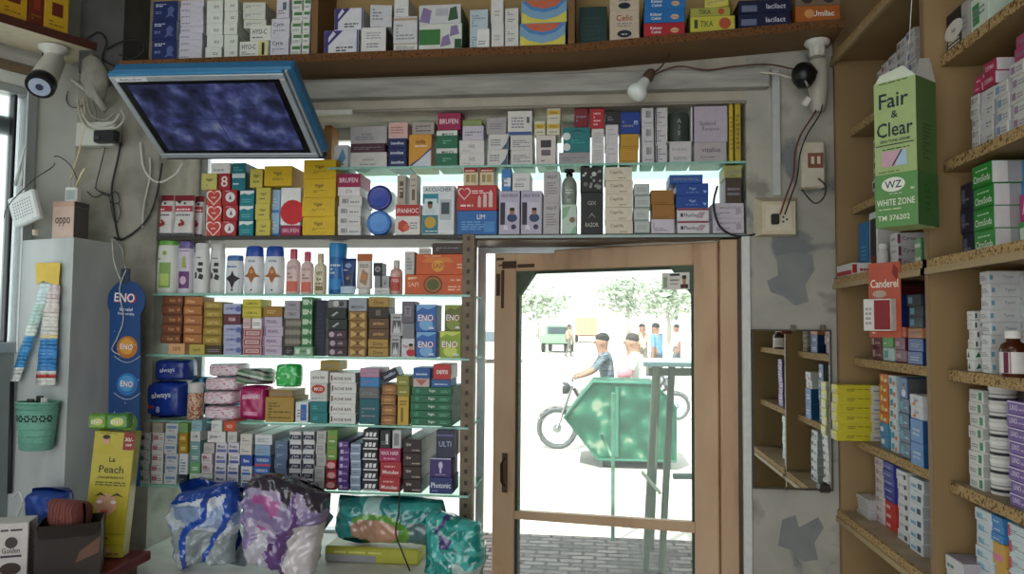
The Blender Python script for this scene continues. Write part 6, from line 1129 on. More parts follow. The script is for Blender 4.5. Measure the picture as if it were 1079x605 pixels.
# ================================================================== RIGHT PIER: MIRROR, BOXES, LAMP
mir = bpy.data.materials.new('mirror'); mir.use_nodes = True; b_ = mir.node_tree.nodes['Principled BSDF']; b_.inputs['Metallic'].default_value = 1; b_.inputs['Roughness'].default_value = .015; b_.inputs['Base Color'].default_value = (.86, .88, .84, 1)
tl_, br_ = P(791, 347, WY), P(877, 517, WY); mo = empty('mirror', ((tl_.x + br_.x) / 2, WY - .002, br_.z), 'wall mirror on the plastered pier reflecting the pigeonhole shelves', 'mirror')
m = MB(); m.box(tl_.x + .004, br_.x - .004, WY - .008, WY - .002, br_.z + .004, tl_.z - .004, mir); m.build('mirror_glass', mo, mo.location)
fm = mat('#4a4238', .5, 0, .3, 80); m = MB(); t = .006
for a in ((tl_.x, tl_.x + t, br_.z, tl_.z), (br_.x - t, br_.x, br_.z, tl_.z), (tl_.x + t, br_.x - t, tl_.z - t, tl_.z), (tl_.x + t, br_.x - t, br_.z, br_.z + t)): m.box(a[0], a[1], WY - .013, WY - .0015, a[2], a[3], fm)
m.build('mirror_frame', mo, mo.location)
for px in (835, 866): q = P(px, 345, WY); m = MB(); m.box(q.x - .008, q.x + .008, WY - .016, WY - .0015, q.z - .012, q.z + .008, '#6f675c', .002); m.build('mirror_clip', mo, mo.location)
q = P(868, 514, WY); m = MB(); m.box(q.x - .02, q.x + .014, WY - .03, WY - .0015, q.z - .012, q.z + .016, '#2e2a26', .004); m.build('mirror_clip', mo, mo.location)
for i, ol in enumerate(([(818, 270), (835, 266), (856, 268), (858, 285), (848, 300), (852, 318), (838, 322), (825, 312), (812, 308), (808, 296), (820, 290)], [(824, 548), (838, 543), (842, 556), (862, 545), (868, 556), (858, 572), (862, 590), (846, 592), (834, 580), (820, 575)])):
    m = MB(); m.prism([(P(x, y, WY).x, P(x, y, WY).z) for x, y in ol], WY - .0018, WY - .0002, ramp_mat('cement_patch', [(.3, '#7d8182'), (.7, '#8f9190')], 9, 6, .9)); struct('trim_%d' % (9 + i), m)
m = MB(); a, b2 = P(812, 75, WY), P(822, 207, WY); m.box(a.x, b2.x, WY - .02, WY - .001, b2.z, a.z, '#b9bab8', .003); tag(m.build('conduit', None, (a.x, WY - .01, b2.z)), 'pale vertical cable conduit running down to the socket box', 'conduit')
a, b2 = P(840, 201, WY), P(864, 153, WY); bx = empty('breaker_box', (a.x, WY - .002, a.z), 'cream breaker box with a small reddish window on the pier', 'breaker box')
m = MB(); m.box(a.x, b2.x, WY - .06, WY - .001, a.z, b2.z, '#cfc8b4', .006); m.build('box_body', bx, bx.location)
hh2 = b2.z - a.z; m = MB(); m.box(a.x + .02, b2.x - .008, WY - .064, WY - .06, a.z + hh2 * .42, a.z + hh2 * .74, mat('#8c5a48', .3), .001); m.box(a.x + .03, a.x + .04, WY - .066, WY - .064, a.z + hh2 * .5, a.z + hh2 * .66, '#d6cfc0'); m.box(a.x + .05, a.x + .06, WY - .066, WY - .064, a.z + hh2 * .5, a.z + hh2 * .66, '#d6cfc0'); m.build('breaker_window', bx, bx.location)
a, b2 = P(794, 250, WY), P(840, 208, WY); jb = empty('socket_box', (a.x, WY - .002, a.z), 'sloping sided cream socket box with dark plug at the door corner', 'socket box'); ci, cj = P(803, 247, WY - .05), P(838, 212, WY - .05)
jm_ = mat('#cbbfa4', .45)
m = MB(); v_ = [(a.x, WY - .001, a.z), (b2.x, WY - .001, a.z), (b2.x, WY - .001, b2.z), (a.x, WY - .001, b2.z), (ci.x, WY - .05, ci.z), (cj.x, WY - .05, ci.z), (cj.x, WY - .05, cj.z), (ci.x, WY - .05, cj.z)]
m.add(v_, [(0, 1, 5, 4), (1, 2, 6, 5), (2, 3, 7, 6), (3, 0, 4, 7), (4, 5, 6, 7), (3, 2, 1, 0)], jm_); m.box(ci.x + .012, cj.x - .012, WY - .053, WY - .05, ci.z + .012, cj.z - .012, '#d6ccb4', .001); m.build('box_body', jb, jb.location)
q = P(817, 231, WY - .06); m = MB(); m.box(q.x - .014, q.x + .012, WY - .07, WY - .0532, q.z - .018, q.z + .018, '#24211f', .004)
for dx, dz in ((.028, .008), (.028, -.008), (.04, 0)): m.lathe([(.004, 0), (.004, .001)], '#4a443c', 10, Matrix.Translation((q.x + dx, WY - .0532, q.z + dz)) @ Matrix.Rotation(math.pi / 2, 4, 'X'))
m.build('plug', jb, jb.location)
Yw = 2.62
for pp, r_, c, lab, Yq in (
    ([(862, 105), (859, 118), (845, 140), (838, 160), (836, 185), (829, 205), (822, 226)], .003, '#6b2f2c', 'reddish twisted wire from the dome camera down to socket box', 2.585),
    ([(867, 106), (864, 120), (850, 143), (843, 163), (840, 187), (834, 206), (827, 226)], .0025, '#26211f', 'black wire beside the reddish twisted wire', 2.575),
    ([(756, 196), (752, 215), (757, 236), (768, 246), (782, 249), (800, 246)], .004, '#1c1b1b', 'black cable curling along the right end of the dark board', 2.652),
    ([(845, 200), (858, 214), (868, 208), (870, 196), (862, 188)], .0025, '#2a2826', 'thin black wire loop under the cream breaker box', 2.58),
    ([(690, 78), (715, 70), (745, 74), (775, 70), (810, 68), (840, 74)], .003, '#5a3a30', 'brown cable running below the high shelf to the camera', 2.6),
    ([(800, 76), (818, 78), (834, 82)], .004, '#c9c4b4', 'short white cable entering the dome camera', 2.6)):
    cable([P(x, y, Yq) for x, y in pp], r_, c, lab)
# hanging white bulb
q0 = P(706, 62, 2.56); sk, bb = P(683, 81, 2.54), P(671, 98, 2.52); lb = empty('light_bulb', sk, 'white unlit bulb dangling on its brown holder under the high shelf', 'light bulb'); ax = (bb - sk).normalized(); q = ax.to_track_quat('Z', 'Y').to_matrix().to_4x4(); q.translation = sk
m = MB(); m.lathe([(.010, -.03), (.017, -.02), (.019, 0), (.019, .016)], mat('#5c463c', .5), 18, q); m.build('bulb_holder', lb, sk)
L_ = (bb - sk).length; m = MB(); m.lathe([(.016, .016), (.018, .02), (.022, L_ * .6), (.033, L_ * .85), (.035, L_ * 1.02), (.031, L_ * 1.16), (.018, L_ * 1.26), (.002, L_ * 1.29)], mat('#e9f0ea', .25), 24, q); m.build('bulb', lb, sk)
m = MB(); m.tube(bez([q0 + Vector((0, 0, .02)), P(697, 70, 2.555), P(688, 77, 2.545), sk - ax * .028]), .003, '#4a2c24'); m.build('bulb_cord', lb, sk)
# camera on the pier: white base, grey arm, black head
q = P(861, 50, 2.57); zt_ = attic_z(min(q.x, ax2) - .046) - .029; dc = empty('security_camera', (q.x, q.y, zt_), 'black headed camera on a white round base under the high shelf', 'camera')
m = MB(); T_ = Matrix.Translation((q.x, q.y, zt_)); m.lathe([(.04, -.0), (.042, -.008), (.036, -.016), (.024, -.02), (.022, -.05), (.02, -.052)], '#d9d6cc', 24, T_)
for a in range(8): m.box(.0215, .026, -.003, .003, -.05, -.018, '#c4c0b4', 0, T_ @ Matrix.Rotation(a * .785, 4, 'Z'))
m.build('mount', dc, dc.location)
a, b2 = P(862, 62, 2.58), P(862, 118, 2.60); ax = (b2 - a).normalized(); qm = ax.to_track_quat('Z', 'Y').to_matrix().to_4x4(); qm.translation = a; L_ = (b2 - a).length
m = MB(); m.lathe([(.02, 0), (.032, .01), (.034, L_ * .5), (.026, L_ * .9), (.018, L_)], '#b9b3a6', 20, qm); m.build('arm', dc, dc.location)
hd_ = P(847, 79, 2.53); m = MB(); m.lathe([(.0, -.045), (.02, -.042), (.036, -.02), (.04, 0), (.038, .016), (.024, .036), (0, .042)], mat('#141416', .35), 24, Matrix.Translation(hd_)); m.tube([hd_ + Vector((-.004, -.03, -.03)), hd_ + Vector((.004, -.034, -.05))], .004, '#8f8d88'); m.build('camera_head', dc, dc.location)
m = MB(); m.tube([hd_ + Vector((.02, .01, -.01)), a + ax * .03], .014, '#2a2a2b'); m.build('joint', dc, dc.location)
c_ = P(850, 107, 2.57); m = MB(); m.box(-.011, .011, -.006, .006, -.016, .016, '#dcd8cc', .003, Matrix.Translation(c_) @ Matrix.Rotation(.6, 4, 'Y')); m.tube([c_ + Vector((0, 0, .014)), P(845, 92, 2.56)], .003, '#8f8c84'); tag(m.build('cable_connector', None, c_), 'small white cable connector dangling below the black camera head', 'connector')
# added unseen tube lamp to brighten the shop; its light is set above
tb = empty('added_tube_lamp', (-.7, .5, CEIL - .001), 'added white tube lamp, unseen, fixed to the ceiling above the shop floor', 'lamp')
m = MB(); m.box(-1.33, -.07, .47, .53, CEIL - .04, CEIL - .001, '#d8d8d4', .003); m.build('lamp_base', tb, tb.location)
m = MB(); m.tube([(-1.3, .5, CEIL - .06), (-.1, .5, CEIL - .06)], .013, '#f2f4f4', 12); m.build('lamp_tube', tb, tb.location)
for x in (-1.31, -.09): m = MB(); m.box(x - .012, x + .012, .485, .515, CEIL - .08, CEIL - .0405, '#c9c9c4', .002); m.build('lamp_holder', tb, tb.location)
# ================================================================== POUCHES, TUBS, BOTTLES
def remap(ops, fn, w, h, M_front):                               # lay flat decoration on a curved front: fn(x, z) -> y
    t = MB(); o2 = []
    for op in ops:
        if op[0] == 'r':
            _, a, c, d, e, col = op
            for i in range(8):
                for j in range(3): o2.append(('r', a + (d - a) * i / 8, c + (e - c) * j / 3, a + (d - a) * (i + 1) / 8, c + (e - c) * (j + 1) / 3, col))
        elif op[0] in 'po' and (op[0] == 'p' or op[3] > .05):
            if op[0] == 'p': pg, col = list(op[1]), op[2]
            else: rx = op[3] * h / w * (op[5] if len(op) > 5 else 1); pg, col = [(op[1] + rx * math.cos(q * .314), op[2] + op[3] * math.sin(q * .314)) for q in range(20)], op[4]
            for i in range(14):
                q = pg
                for lim, sg in ((i / 14, 1), ((i + 1) / 14, -1)):
                    r_ = []
                    for k in range(len(q)):
                        a, b = q[k - 1], q[k]; ia, ib = (a[0] - lim) * sg >= 0, (b[0] - lim) * sg >= 0
                        if ia != ib: t_ = (lim - a[0]) / (b[0] - a[0]); r_.append((lim, a[1] + (b[1] - a[1]) * t_))
                        if ib: r_.append(b)
                    q = r_
                    if not q: break
                if len(q) > 2: o2.append(('p', q, col))
        else: o2.append(op)
    deco(t, o2, (-w / 2, 0, 0), (1, 0, 0), (0, 0, 1), w, h, .0003)
    for p in t.v: p.y = fn(p.x, p.z) + min(-.0006, p.y * .35 - .0005)
    for f, mi in zip(t.f, t.m): M_front.add([t.v[i] for i in f], [tuple(range(len(f)))], t.mats[mi], None, True)
def bottle(row, x0, x1, yt, prof, body, cap, ops, name, label, cat='bottle', sy=.62, dy=0, capname='bottle_cap', z=None, rough=.3, group=None, capmat=None):
    Y = row.Y + dy; z = row.z if z is None else z; xa, xb = P(x0, yt, Y + .022).x, P(x1, yt, Y + .022).x; R0 = (xb - xa) / 2 + .0005; H = P((x0 + x1) / 2, yt, Y).z - z
    c = ((xa + xb) / 2, Y + R0 * sy + .002, z + .0004); root = empty(name, c, label, cat, group)
    bp = [(r * R0, t * H) for r, t in prof[0]]; cp = [(r * R0, t * H) for r, t in prof[1]]
    m = MB(); m.lathe(bp, mat(body, rough, 0, .04, 30, .5), 28, None, 1, sy)
    def rad(zz):
        for (r0, z0), (r1, z1) in zip(bp, bp[1:]):
            if z0 <= zz <= z1 and z1 > z0: return r0 + (r1 - r0) * (zz - z0) / (z1 - z0)
        return bp[-1][0]
    def fn(x, zz): r = rad(zz); return -sy * math.sqrt(max(0, r * r - min(x * x, r * r * .995)))
    remap(ops, fn, R0 * 2, H, m); m.build('bottle_body', root)
    m = MB(); m.lathe(cp, capmat or mat(cap, .3, 0, .05, 30, .5), 28, None, 1, sy); m.build(capname, root); return root
C = Row(2.66, ZC, 'bottles on the shampoo shelf')
flat = ([(.92, 0), (1, .02), (1, .55), (.97, .78), (.9, .86)], [(.9, .861), (.92, .87), (.9, .97), (.8, 1)])
hs_ = ([(.85, 0), (.95, .02), (1, .3), (1, .6), (.94, .74), (.88, .78)], [(.88, .781), (.9, .8), (.82, .96), (.6, 1)])
lot = ([(.9, 0), (1, .03), (1, .62), (.9, .7), (.5, .76), (.45, .78)], [(.5, .781), (.52, .8), (.5, .98), (.4, 1)])
bottle(C, 166.5, 188, 250, flat, '#d6dbd2', '#5fa33c', [('r', .22, .1, .78, .55, '#86ab5a'), ('r', .28, .14, .72, .35, '#b6cf72'), ('o', .5, .72, .04, '#8fae5a'), ('l', .2, .6, .8, .66, 1, '#6f8a4a')], 'shampoo_bottle', 'white shampoo bottle with green cap at the left end of the shampoo shelf')
bottle(C, 189, 205, 254, flat, '#cfc9d6', '#6a5a94', [('r', .2, .1, .85, .42, '#6a3f7a'), ('o', .5, .25, .08, '#d6b6d0', .8), ('p', [(.4, .5), (.7, .48), (.6, .72), (.45, .7)], '#a8b45a'), ('l', .2, .8, .8, .84, 1, '#6a5a94')], 'shampoo_bottle', 'pale shampoo bottle with purple cap and purple label')
gl = [('r', .2, .3, .34, .42, '#2b2b2e'), ('r', .42, .55, .72, .62, '#2b2b2e'), ('r', .42, .42, .7, .5, '#2b2b2e'), ('p', [(.44, .3), (.72, .27), (.78, .36), (.55, .4)], '#2b2b2e'), ('l', .3, .7, .7, .74, 1, '#2b2b2e'), ('o', .4, .48, .02, '#2b2b2e')]
bottle(C, 206, 221.5, 256, flat, '#d9dad8', '#cfd0ce', gl, 'shampoo_bottle', 'white shampoo bottle with black glyphs and white cap, left of two')
bottle(C, 222.5, 238, 257, flat, '#d3d4d0', '#c9cac6', gl, 'shampoo_bottle', 'white shampoo bottle with black glyphs and white cap, right of two', dy=.02)
bottle(C, 239, 257, 269, flat, '#d9dde0', '#3f6cae', [('p', [(.1, .4), (.35, .3), (.5, .12), (.65, .3), (.9, .4), (.6, .48), (.5, .6), (.4, .48)], '#1f2126'), ('l', .2, .68, .7, .76, 1, '#3f6cae'), ('o', .5, .1, .03, '#1f2126')], 'shampoo_bottle', 'short white shampoo bottle with blue cap and black winged crest')
hsd = [('p', [(.08, .36), (.35, .34), (.5, .22), (.65, .34), (.92, .36), (.7, .42), (.62, .52), (.5, .58), (.38, .52), (.3, .42)], '#a3622e'), ('o', .5, .46, .04, '#d69a5a'), ('l', .3, .66, .7, .72, 2, '#5a6a8c'), ('o', .5, .08, .02, '#3a4c8c')]
bottle(C, 258, 278.5, 259, hs_, '#dfe1e4', '#2a4fa6', hsd, 'shampoo_bottle', 'tall curved white shampoo bottle with blue cap and rust crest, left of two')
bottle(C, 279.5, 300, 259, hs_, '#dfe1e4', '#2a4fa6', hsd, 'shampoo_bottle', 'tall curved white shampoo bottle with blue cap and rust crest, right of two')
ltd = [('r', .12, .05, .88, .28, '#d6705c'), ('l', .2, .35, .8, .5, 2, '#8c6a6a'), ('t', 'LACTO', .5, .58, .06, '#8c6a6a', .6)]
bottle(C, 303, 317.5, 262, lot, '#dcc0bb', '#c04a62', ltd, 'lotion_bottle', 'pale pink lotion bottle with deep pink cap, left of two')
bottle(C, 318.5, 331.5, 265, lot, '#dcc0bb', '#c04a62', ltd, 'lotion_bottle', 'pale pink lotion bottle with deep pink cap, right of two')
bottle(C, 332.5, 345, 267, lot, '#d9cfb0', '#c9b998', [('r', .2, .08, .8, .2, '#8a7a50'), ('t', 'VIT', .5, .5, .1, '#5d4f2c', .5), ('t', 'E+', .5, .36, .08, '#5d4f2c', .5), ('l', .2, .24, .8, .3, 1, '#5d4f2c')], 'lotion_bottle', 'cream coloured lotion bottle beside the big blue can')
can_p = ([(.95, 0), (1, .02), (1, .7), (.97, .73)], [(1.02, .731), (1.02, .96), (.96, 1)])
bottle(C, 346.5, 364, 256, can_p, '#2a6fb0', '#2f86c4', [('r', .1, .1, .9, .3, '#3f8fcf'), ('l', .2, .4, .8, .62, 3, '#cfe0f0')], 'blue_can', 'big blue cylindrical can with bright blue lid', cat='can', sy=1, dy=.025, capname='can_lid')
def loft(row, x0, x1, yt, body, ops, name, label, cat, up=True, band=None, dy=0, d0=.034, cap=None, taper=1.0, wr=0.0):
    """pouch or tube standing on a full base and closing to a flat seam at the top"""
    Y = row.Y + dy; z = row.z + .0004; xa, xb = P(x0, yt, Y + .018).x, P(x1, yt, Y + .018).x; W2 = (xb - xa) / 2 - .0008; H = P((x0 + x1) / 2, yt, Y).z - z
    root = empty(name, ((xa + xb) / 2, Y + d0 / 2 + .002, z), label, cat); n = 20; rows = []; zc = H * .14 if cap else 0
    def sect(t): return (W2 * (taper + (1 - taper) * t) if taper != 1 else W2) * (1 - .05 * math.sin(t * 3.1)), max(.0012, d0 / 2 * (1 - t) ** .6)
    m = MB(); vs = []; L = 12
    for j in range(L + 1):
        t = j / L; a, b = sect(t); zz = zc + (H - zc) * t
        for i in range(n):
            th = 2 * math.pi * i / n; c, s = math.cos(th), math.sin(th); x = a * math.copysign(abs(c) ** .7, c); y = b * math.copysign(abs(s) ** .7, s)
            vs.append((x, y + wr * noise.noise(Vector((x * 60, zz * 40, x0))), zz))
    fs = [(j * n + i, j * n + (i + 1) % n, (j + 1) * n + (i + 1) % n, (j + 1) * n + i) for j in range(L) for i in range(n)] + [tuple(range(n))[::-1], tuple(L * n + i for i in range(n))]
    m.add(vs, fs, mat(body, .3, 0, .08, 30, .5), None, True)
    def fn(x, zz): t = min(1, max(0, (zz - zc) / (H - zc))); a, b = sect(t); q = min(.97, abs(x) / a); return -b * (1 - q ** 2.86) ** .35 - wr * .8
    remap(ops, fn, W2 * 2, H, m); m.build(name + '_body', root)
    if cap: m = MB(); m.lathe([(W2 * .72, 0), (W2 * .78, .002), (W2 * .8, zc - .002), (W2 * .7, zc + .001)], mat(cap, .3), 20, None, 1, d0 / 2 / (W2 * .8)); m.build('tube_cap', root)
    return root
loft(C, 360, 376, 272, '#1d3a6e', [('r', .0, .02, 1, .22, '#b9cfe0'), ('f', .5, .44, .2, '#20304f', '#9c7a6a'), ('o', .5, .8, .07, '#8fa9cf', 1.3), ('l', .2, .66, .8, .7, 1, '#cfd9e6'), ('p', [(.05, .98), (.3, .2), (.22, .2), (.0, .7)], '#5d86bd')], 'cream_tube', 'navy face cream tube with a man portrait', 'tube', d0=.03, cap='#20304f')
loft(C, 376.5, 393, 267, '#d6cdc4', [('r', 0, .82, 1, 1, '#b9683a'), ('p', [(.25, .3), (.7, .2), (.8, .5), (.4, .62)], '#a9876c'), ('l', .2, .66, .8, .76, 2, '#6a5a52'), ('o', .5, .42, .07, '#c98a5c', 1.2)], 'cream_tube', 'whitish cream tube with orange top beside the navy tube', 'tube', d0=.032, cap='#d9d4cc')
stk(C, 394, 411, 311, 304, 1, S('#d5d5d2', LS), 'flat white tray box', 'under small grey cartons on the shampoo shelf', .08, name='cosmetic_carton', cat='cosmetic box')
zz = C.top
stk(C, 394, 401, 304, 291.5, 1, S('#8f9296', LN), 'small grey carton', 'under the small black box on shampoo shelf', .06, z=zz, name='cosmetic_carton', cat='cosmetic box')
z1 = C.top
stk(C, 402, 410.5, 304, 291.5, 1, S('#a9a9ab', ('l', .3, .2, .5, .8, 1, TK), LN), 'small light grey carton', 'right of the small grey carton', .06, z=zz, name='cosmetic_carton', cat='cosmetic box')
stk(C, 393, 403, 291.5, 278, 1, S('#1b1b1d', ('o', .5, .5, .25, '#8f8d88'), ('t', 'M', .5, .5, .2, '#1b1b1d', .3)), 'small black box with grey seal', 'on the shampoo shelf', .06, z=z1, name='cosmetic_carton', cat='cosmetic box')
bottle(C, 412, 424.5, 274, lot, '#d8aaa0', '#c9c6c2', [('r', .12, .1, .88, .5, '#c0564c'), ('t', 'rosa', .5, .4, .1, '#f0dcd6', .6), ('l', .2, .55, .8, .62, 1, '#f0dcd6')], 'lotion_bottle', 'small rose red bottle with grey cap left of the orange boxes', sy=.8)
st = S('#cf5a24', ('o', .48, .5, .46, '#3a3a2a', 1.1), ('o', .48, .5, .4, '#b86a2c', 1.1), ('o', .48, .5, .3, '#55602a', 1.1), ('t', 'SAFI', .14, .5, .24, '#f0c09a', .2), ('p', [(.05, .75), (.2, .8), (.2, .9), (.05, .88)], '#f0c09a'), ('l', .74, .2, .95, .5, 2, '#f0c09a'), ('l', .78, .7, .95, .85, 1, '#f0c09a'), side='#a8441a')
stk(C, 426, 489, 311, 290, 1, st, 'long orange box with round dark emblem', 'at the right end of the shampoo shelf', .12, name='cosmetic_carton', cat='cosmetic box')
stk(C, 438, 497, 290, 268.5, 1, S('#cf5a24', ('p', [(.1, .6), (.7, .6), (.6, .85), (.2, .85)], '#d9803c'), ('o', .4, .42, .3, '#e0a23c', 1.1), ('t', 'SAFI', .4, .42, .28, '#b8441a', .2), ('l', .15, .9, .6, .97, 1, '#f0c09a'), ('l', .75, .3, .95, .6, 2, '#f0c09a'), side='#a8441a'), 'long orange box with golden centre', 'on the dark emblem orange box', .12, up=True, name='cosmetic_carton', cat='cosmetic box')
zz = C.top
stk(C, 455, 492, 268.5, 257, 1, S('#3f2c22', LS), 'flat dark brown box', 'on top of the long orange boxes', .1, z=zz, name='cosmetic_carton', cat='cosmetic box')
stk(C, 441, 454, 268.5, 262, 1, S('#c9c4bc', LS), 'small whitish crumpled box', 'on the golden centre orange box', .08, z=zz, rz=.2, name='cosmetic_carton', cat='cosmetic box')
stk(C, 426, 437, 290, 266, 1, S('#c2beb8', ('l', .2, .2, .8, .8, 4, TM)), 'upright whitish carton', 'left of the golden centre orange box', .06, z=C.z + P(430, 290, C.Y).z - P(430, 311, C.Y).z + .0006, name='cosmetic_carton', cat='cosmetic box')
# white pouches with red tops
pou = [('r', 0, .86, 1, 1, '#7c1f2c'), ('r', .06, .6, .94, .74, '#b03a48'), ('l', .15, .63, .85, .71, 1, '#f0dcdc'), ('p', [(.1, .86), (.3, .78), (.4, .86)], '#3a3c44'), ('o', .55, .8, .03, '#3a3c44'), ('l', .15, .5, .85, .56, 1, '#4a4a52'), ('o', .38, .28, .045, '#a8303a', .9), ('o', .52, .31, .055, '#8c2832', .8), ('o', .44, .38, .03, '#a8303a'), ('r', 0, 0, 1, .08, '#55555c')]
for x0, x1, yt, dy, lab in ((165.5, 184, 205, 0, 'white powder pouch with dark red top, leftmost of three'), (184.5, 206, 205, 0, 'white powder pouch with dark red top, middle of three'), (204, 216, 206, .04, 'white powder pouch with dark red top, half hidden third one')):
    loft(B, x0, x1, yt, '#d9d6d4', pou, 'pouch', lab, 'pouch', d0=.036, dy=dy, wr=.002)['group'] = 'powder pouches'
# two tubs lying on their side, lids to the front
for i, (cy, c1, c2, lab) in enumerate(((235, '#2a6fc4', '#4f93dc', 'white tub on its side with bright blue lid, lower of two'), (207, '#1c2f86', '#2b45a6', 'white tub on its side with deep blue lid, upper of two'))):
    r_ = .0475; q = P(399, 235, 2.68); z = ZB + r_ + .0005 + i * (r_ * 2 + .0006); TT = Matrix.Translation((q.x, 2.68, z)) @ Matrix.Rotation(-math.pi / 2, 4, 'X')
    o = empty('tub', (q.x, 2.68, z - r_), lab, 'tub'); m = MB(); m.lathe([(r_ * .92, .014), (r_ * .95, .016), (r_ * .95, .1), (r_ * .88, .104)], '#dfe4ea', 28, TT); m.build('tub_body', o, o.location)
    m = MB(); m.lathe([(r_ * .3, .004), (r_ * .78, .0005), (r_ * .93, 0), (r_, .006), (r_, .016), (r_ * .96, .018)], mat(c1, .25, 0, .1, 20, .6), 32, TT); m.lathe([(r_ * .01, .0012), (r_ * .72, .0002)], mat(c2, .25), 28, TT, cap=False); m.build('tub_lid', o, o.location)
# clear bottle with black flower cap on the pastel carton
gp = ([(.8, 0), (.95, .03), (1, .35), (.95, .6), (.6, .72), (.35, .76)], [(.4, .761), (.45, .78), (.45, .85), (.3, .87)])
rb = bottle(B, 592, 608, 176, gp, '#8f9c90', '#17181a', [('l', .25, .3, .75, .5, 3, '#c9d2ca'), ('o', .5, .2, .05, '#6a7a6e')], 'perfume_bottle', 'smoky clear bottle with black flower cap on the pale green carton', sy=.8, z=zbot, rough=.12)
H_ = P(600, 176, B.Y).z - zbot; m = MB()
for i in range(6): a = i * 1.047; m.lathe([(.001, 0), (.008, .004), (.007, .012), (.001, .015)], '#17181a', 10, Matrix.Translation((.012 * math.cos(a), .008 * math.sin(a), H_ * .87)))
m.build('cap_flower', rb)
# ================================================================== SANITARY PACKS ON THE FOURTH SHELF
def shelf_pack(x0, x1, yb, yt, d, fn, name, label, cat, seed, wr=.01, z=None, dy=.0, txt=(), p=.24, group=None, rz=0):
    Y = E.Y + dy; xa, xb = P(x0, yt, Y).x, P(x1, yt, Y).x; h = P(x0, yt, Y).z - P(x0, yb, Y).z; w = xb - xa
    o = pack(name, w + .004, h + .002, d, fn, seed, wr, 34, 28, p, p, None, .25); zlo = min(v.co.z for v in o.data.vertices); z = (ZE if z is None else z) + .0006
    o.location = ((xa + xb) / 2, Y + d / 2, z - zlo); o.rotation_euler = (0, 0, rz); tag(o, label, cat, group)
    if txt:
        m = MB()
        for t, u_, v_, hh, c in txt: m.text(t, ((u_ - .5) * w, -d / 2 - wr * 1.1, (v_ - .5) * h), (1, 0, .08), (-.08, 0, 1), hh * h, c, w * .75)
        m.build('print', o)
    return z + max(v.co.z for v in o.data.vertices) - zlo
blu_ = lambda x, z, y: '#24469c' if not (.3 < x < .8 and .12 < z < .2) else '#c9d3ea'
zt1 = shelf_pack(153, 190, 444, 405, .1, lambda x, z, y: '#a8303f' if (x < .3 and .25 < z < .33) else '#1d3c96', 'pad_pack', 'blue sanitary pad pack with white script, lower of two at left', 'pad pack', 2, .008, txt=(('always', .5, .62, .2, '#e6eaf4'), ('8', .42, .25, .16, '#a9b9e0')))
zt1 = shelf_pack(161, 196, 405, 382, .1, lambda x, z, y: '#1b3280', 'pad_pack', 'dark blue sanitary pad pack, upper of two at left', 'pad pack', 4, .008, z=zt1, txt=(('always', .48, .5, .26, '#c9d0e6'),))
for i, (x0, x1, yb, yt, c, lab) in enumerate(((199, 222, 446, 408, '#1f5f8c', 'teal blue plastic pack behind the jar'), (226, 252, 446, 400, '#2f86ae', 'light blue plastic pack behind the pink pads'))):
    shelf_pack(x0, x1, yb, yt, .08, lambda x, z, y, c=c: c if (x + z) % .5 < .36 else '#8fb9cf', 'plastic_pack', lab, 'pack', 11 + i, .012, dy=.13)
fl = lambda x, z, y: '#c9849c' if noise.noise(Vector((x * 9, z * 9, y * 9 + 3))) > .22 else '#dccdd4'
zt2 = ZE
for i, (yb, yt, x0, x1) in enumerate(((445, 431, 213, 249), (431, 418, 212, 247), (418, 405, 214, 250), (405, 393, 218, 252))):
    zt2 = shelf_pack(x0, x1, yb, yt, .1, fl, 'napkin_pack', f'white and pink flowered plastic pack, {ordw(i, 4)} of the pile', 'napkin pack', 20 + i, .008, z=zt2 - ZE + ZE, dy=.005, group='flowered plastic packs')
zmg = shelf_pack(251, 280, 445, 409, .09, lambda x, z, y: '#d689ae' if (.15 < x < .8 and .6 < z < .75) or (.2 < x < .7 and .15 < z < .25) else '#a81f5c', 'pad_pack', 'magenta pad pack with pale script', 'pad pack', 31, .008, txt=(('Always', .48, .68, .16, '#f0d6e2'),))
shelf_pack(246, 282, 408, 392, .1, lambda x, z, y: ('#2b2f2c', '#b9c2b6', '#4a7a54', '#8f958c')[int((x * 1.3 + z * 2.2) * 3) % 4], 'plastic_pack', 'black and green striped soft pack lying on the magenta pack', 'pack', 41, .008, z=zmg)
shelf_pack(290, 314, 410, 386, .06, lambda x, z, y: '#2fb552' if noise.noise(Vector((x * 6, z * 6, 2))) < .25 else '#8fe0a0', 'green_pack', 'bright glossy green pack standing on the flat gold box', 'pack', 51, .006, z=E.z + P(290, 409.5, E.Y).z - P(290, 445, E.Y).z + .004)
for o in list(COL.objects):
    if o.name.startswith('green_pack'): o.name = 'soap_pouch'
q = P(205, 440, E.Y + .03); jr = empty('jar', (q.x, E.Y + .035, ZE + .0004), 'clear jar of pinkish lozenges with white lid', 'jar'); rj = (P(213, 420, E.Y).x - P(197, 420, E.Y).x) / 2 - .001; hj = P(205, 406, E.Y).z - P(205, 445, E.Y).z
m = MB(); m.lathe([(rj * .92, 0), (rj, .004), (rj, hj * .66), (rj * .88, hj * .72)], ramp_mat('lozenges', [(.3, '#a8604e'), (.5, '#d9a88c'), (.7, '#e0cdb4')], 160, 2, .3, kind='voronoi', bump=.3), 24); m.build('jar_body', jr)
m = MB(); m.lathe([(rj * .95, hj * .722), (rj * 1.0, hj * .74), (rj * 1.0, hj * .98), (rj * .9, hj)], '#d9d6d0', 24); m.build('jar_lid', jr)
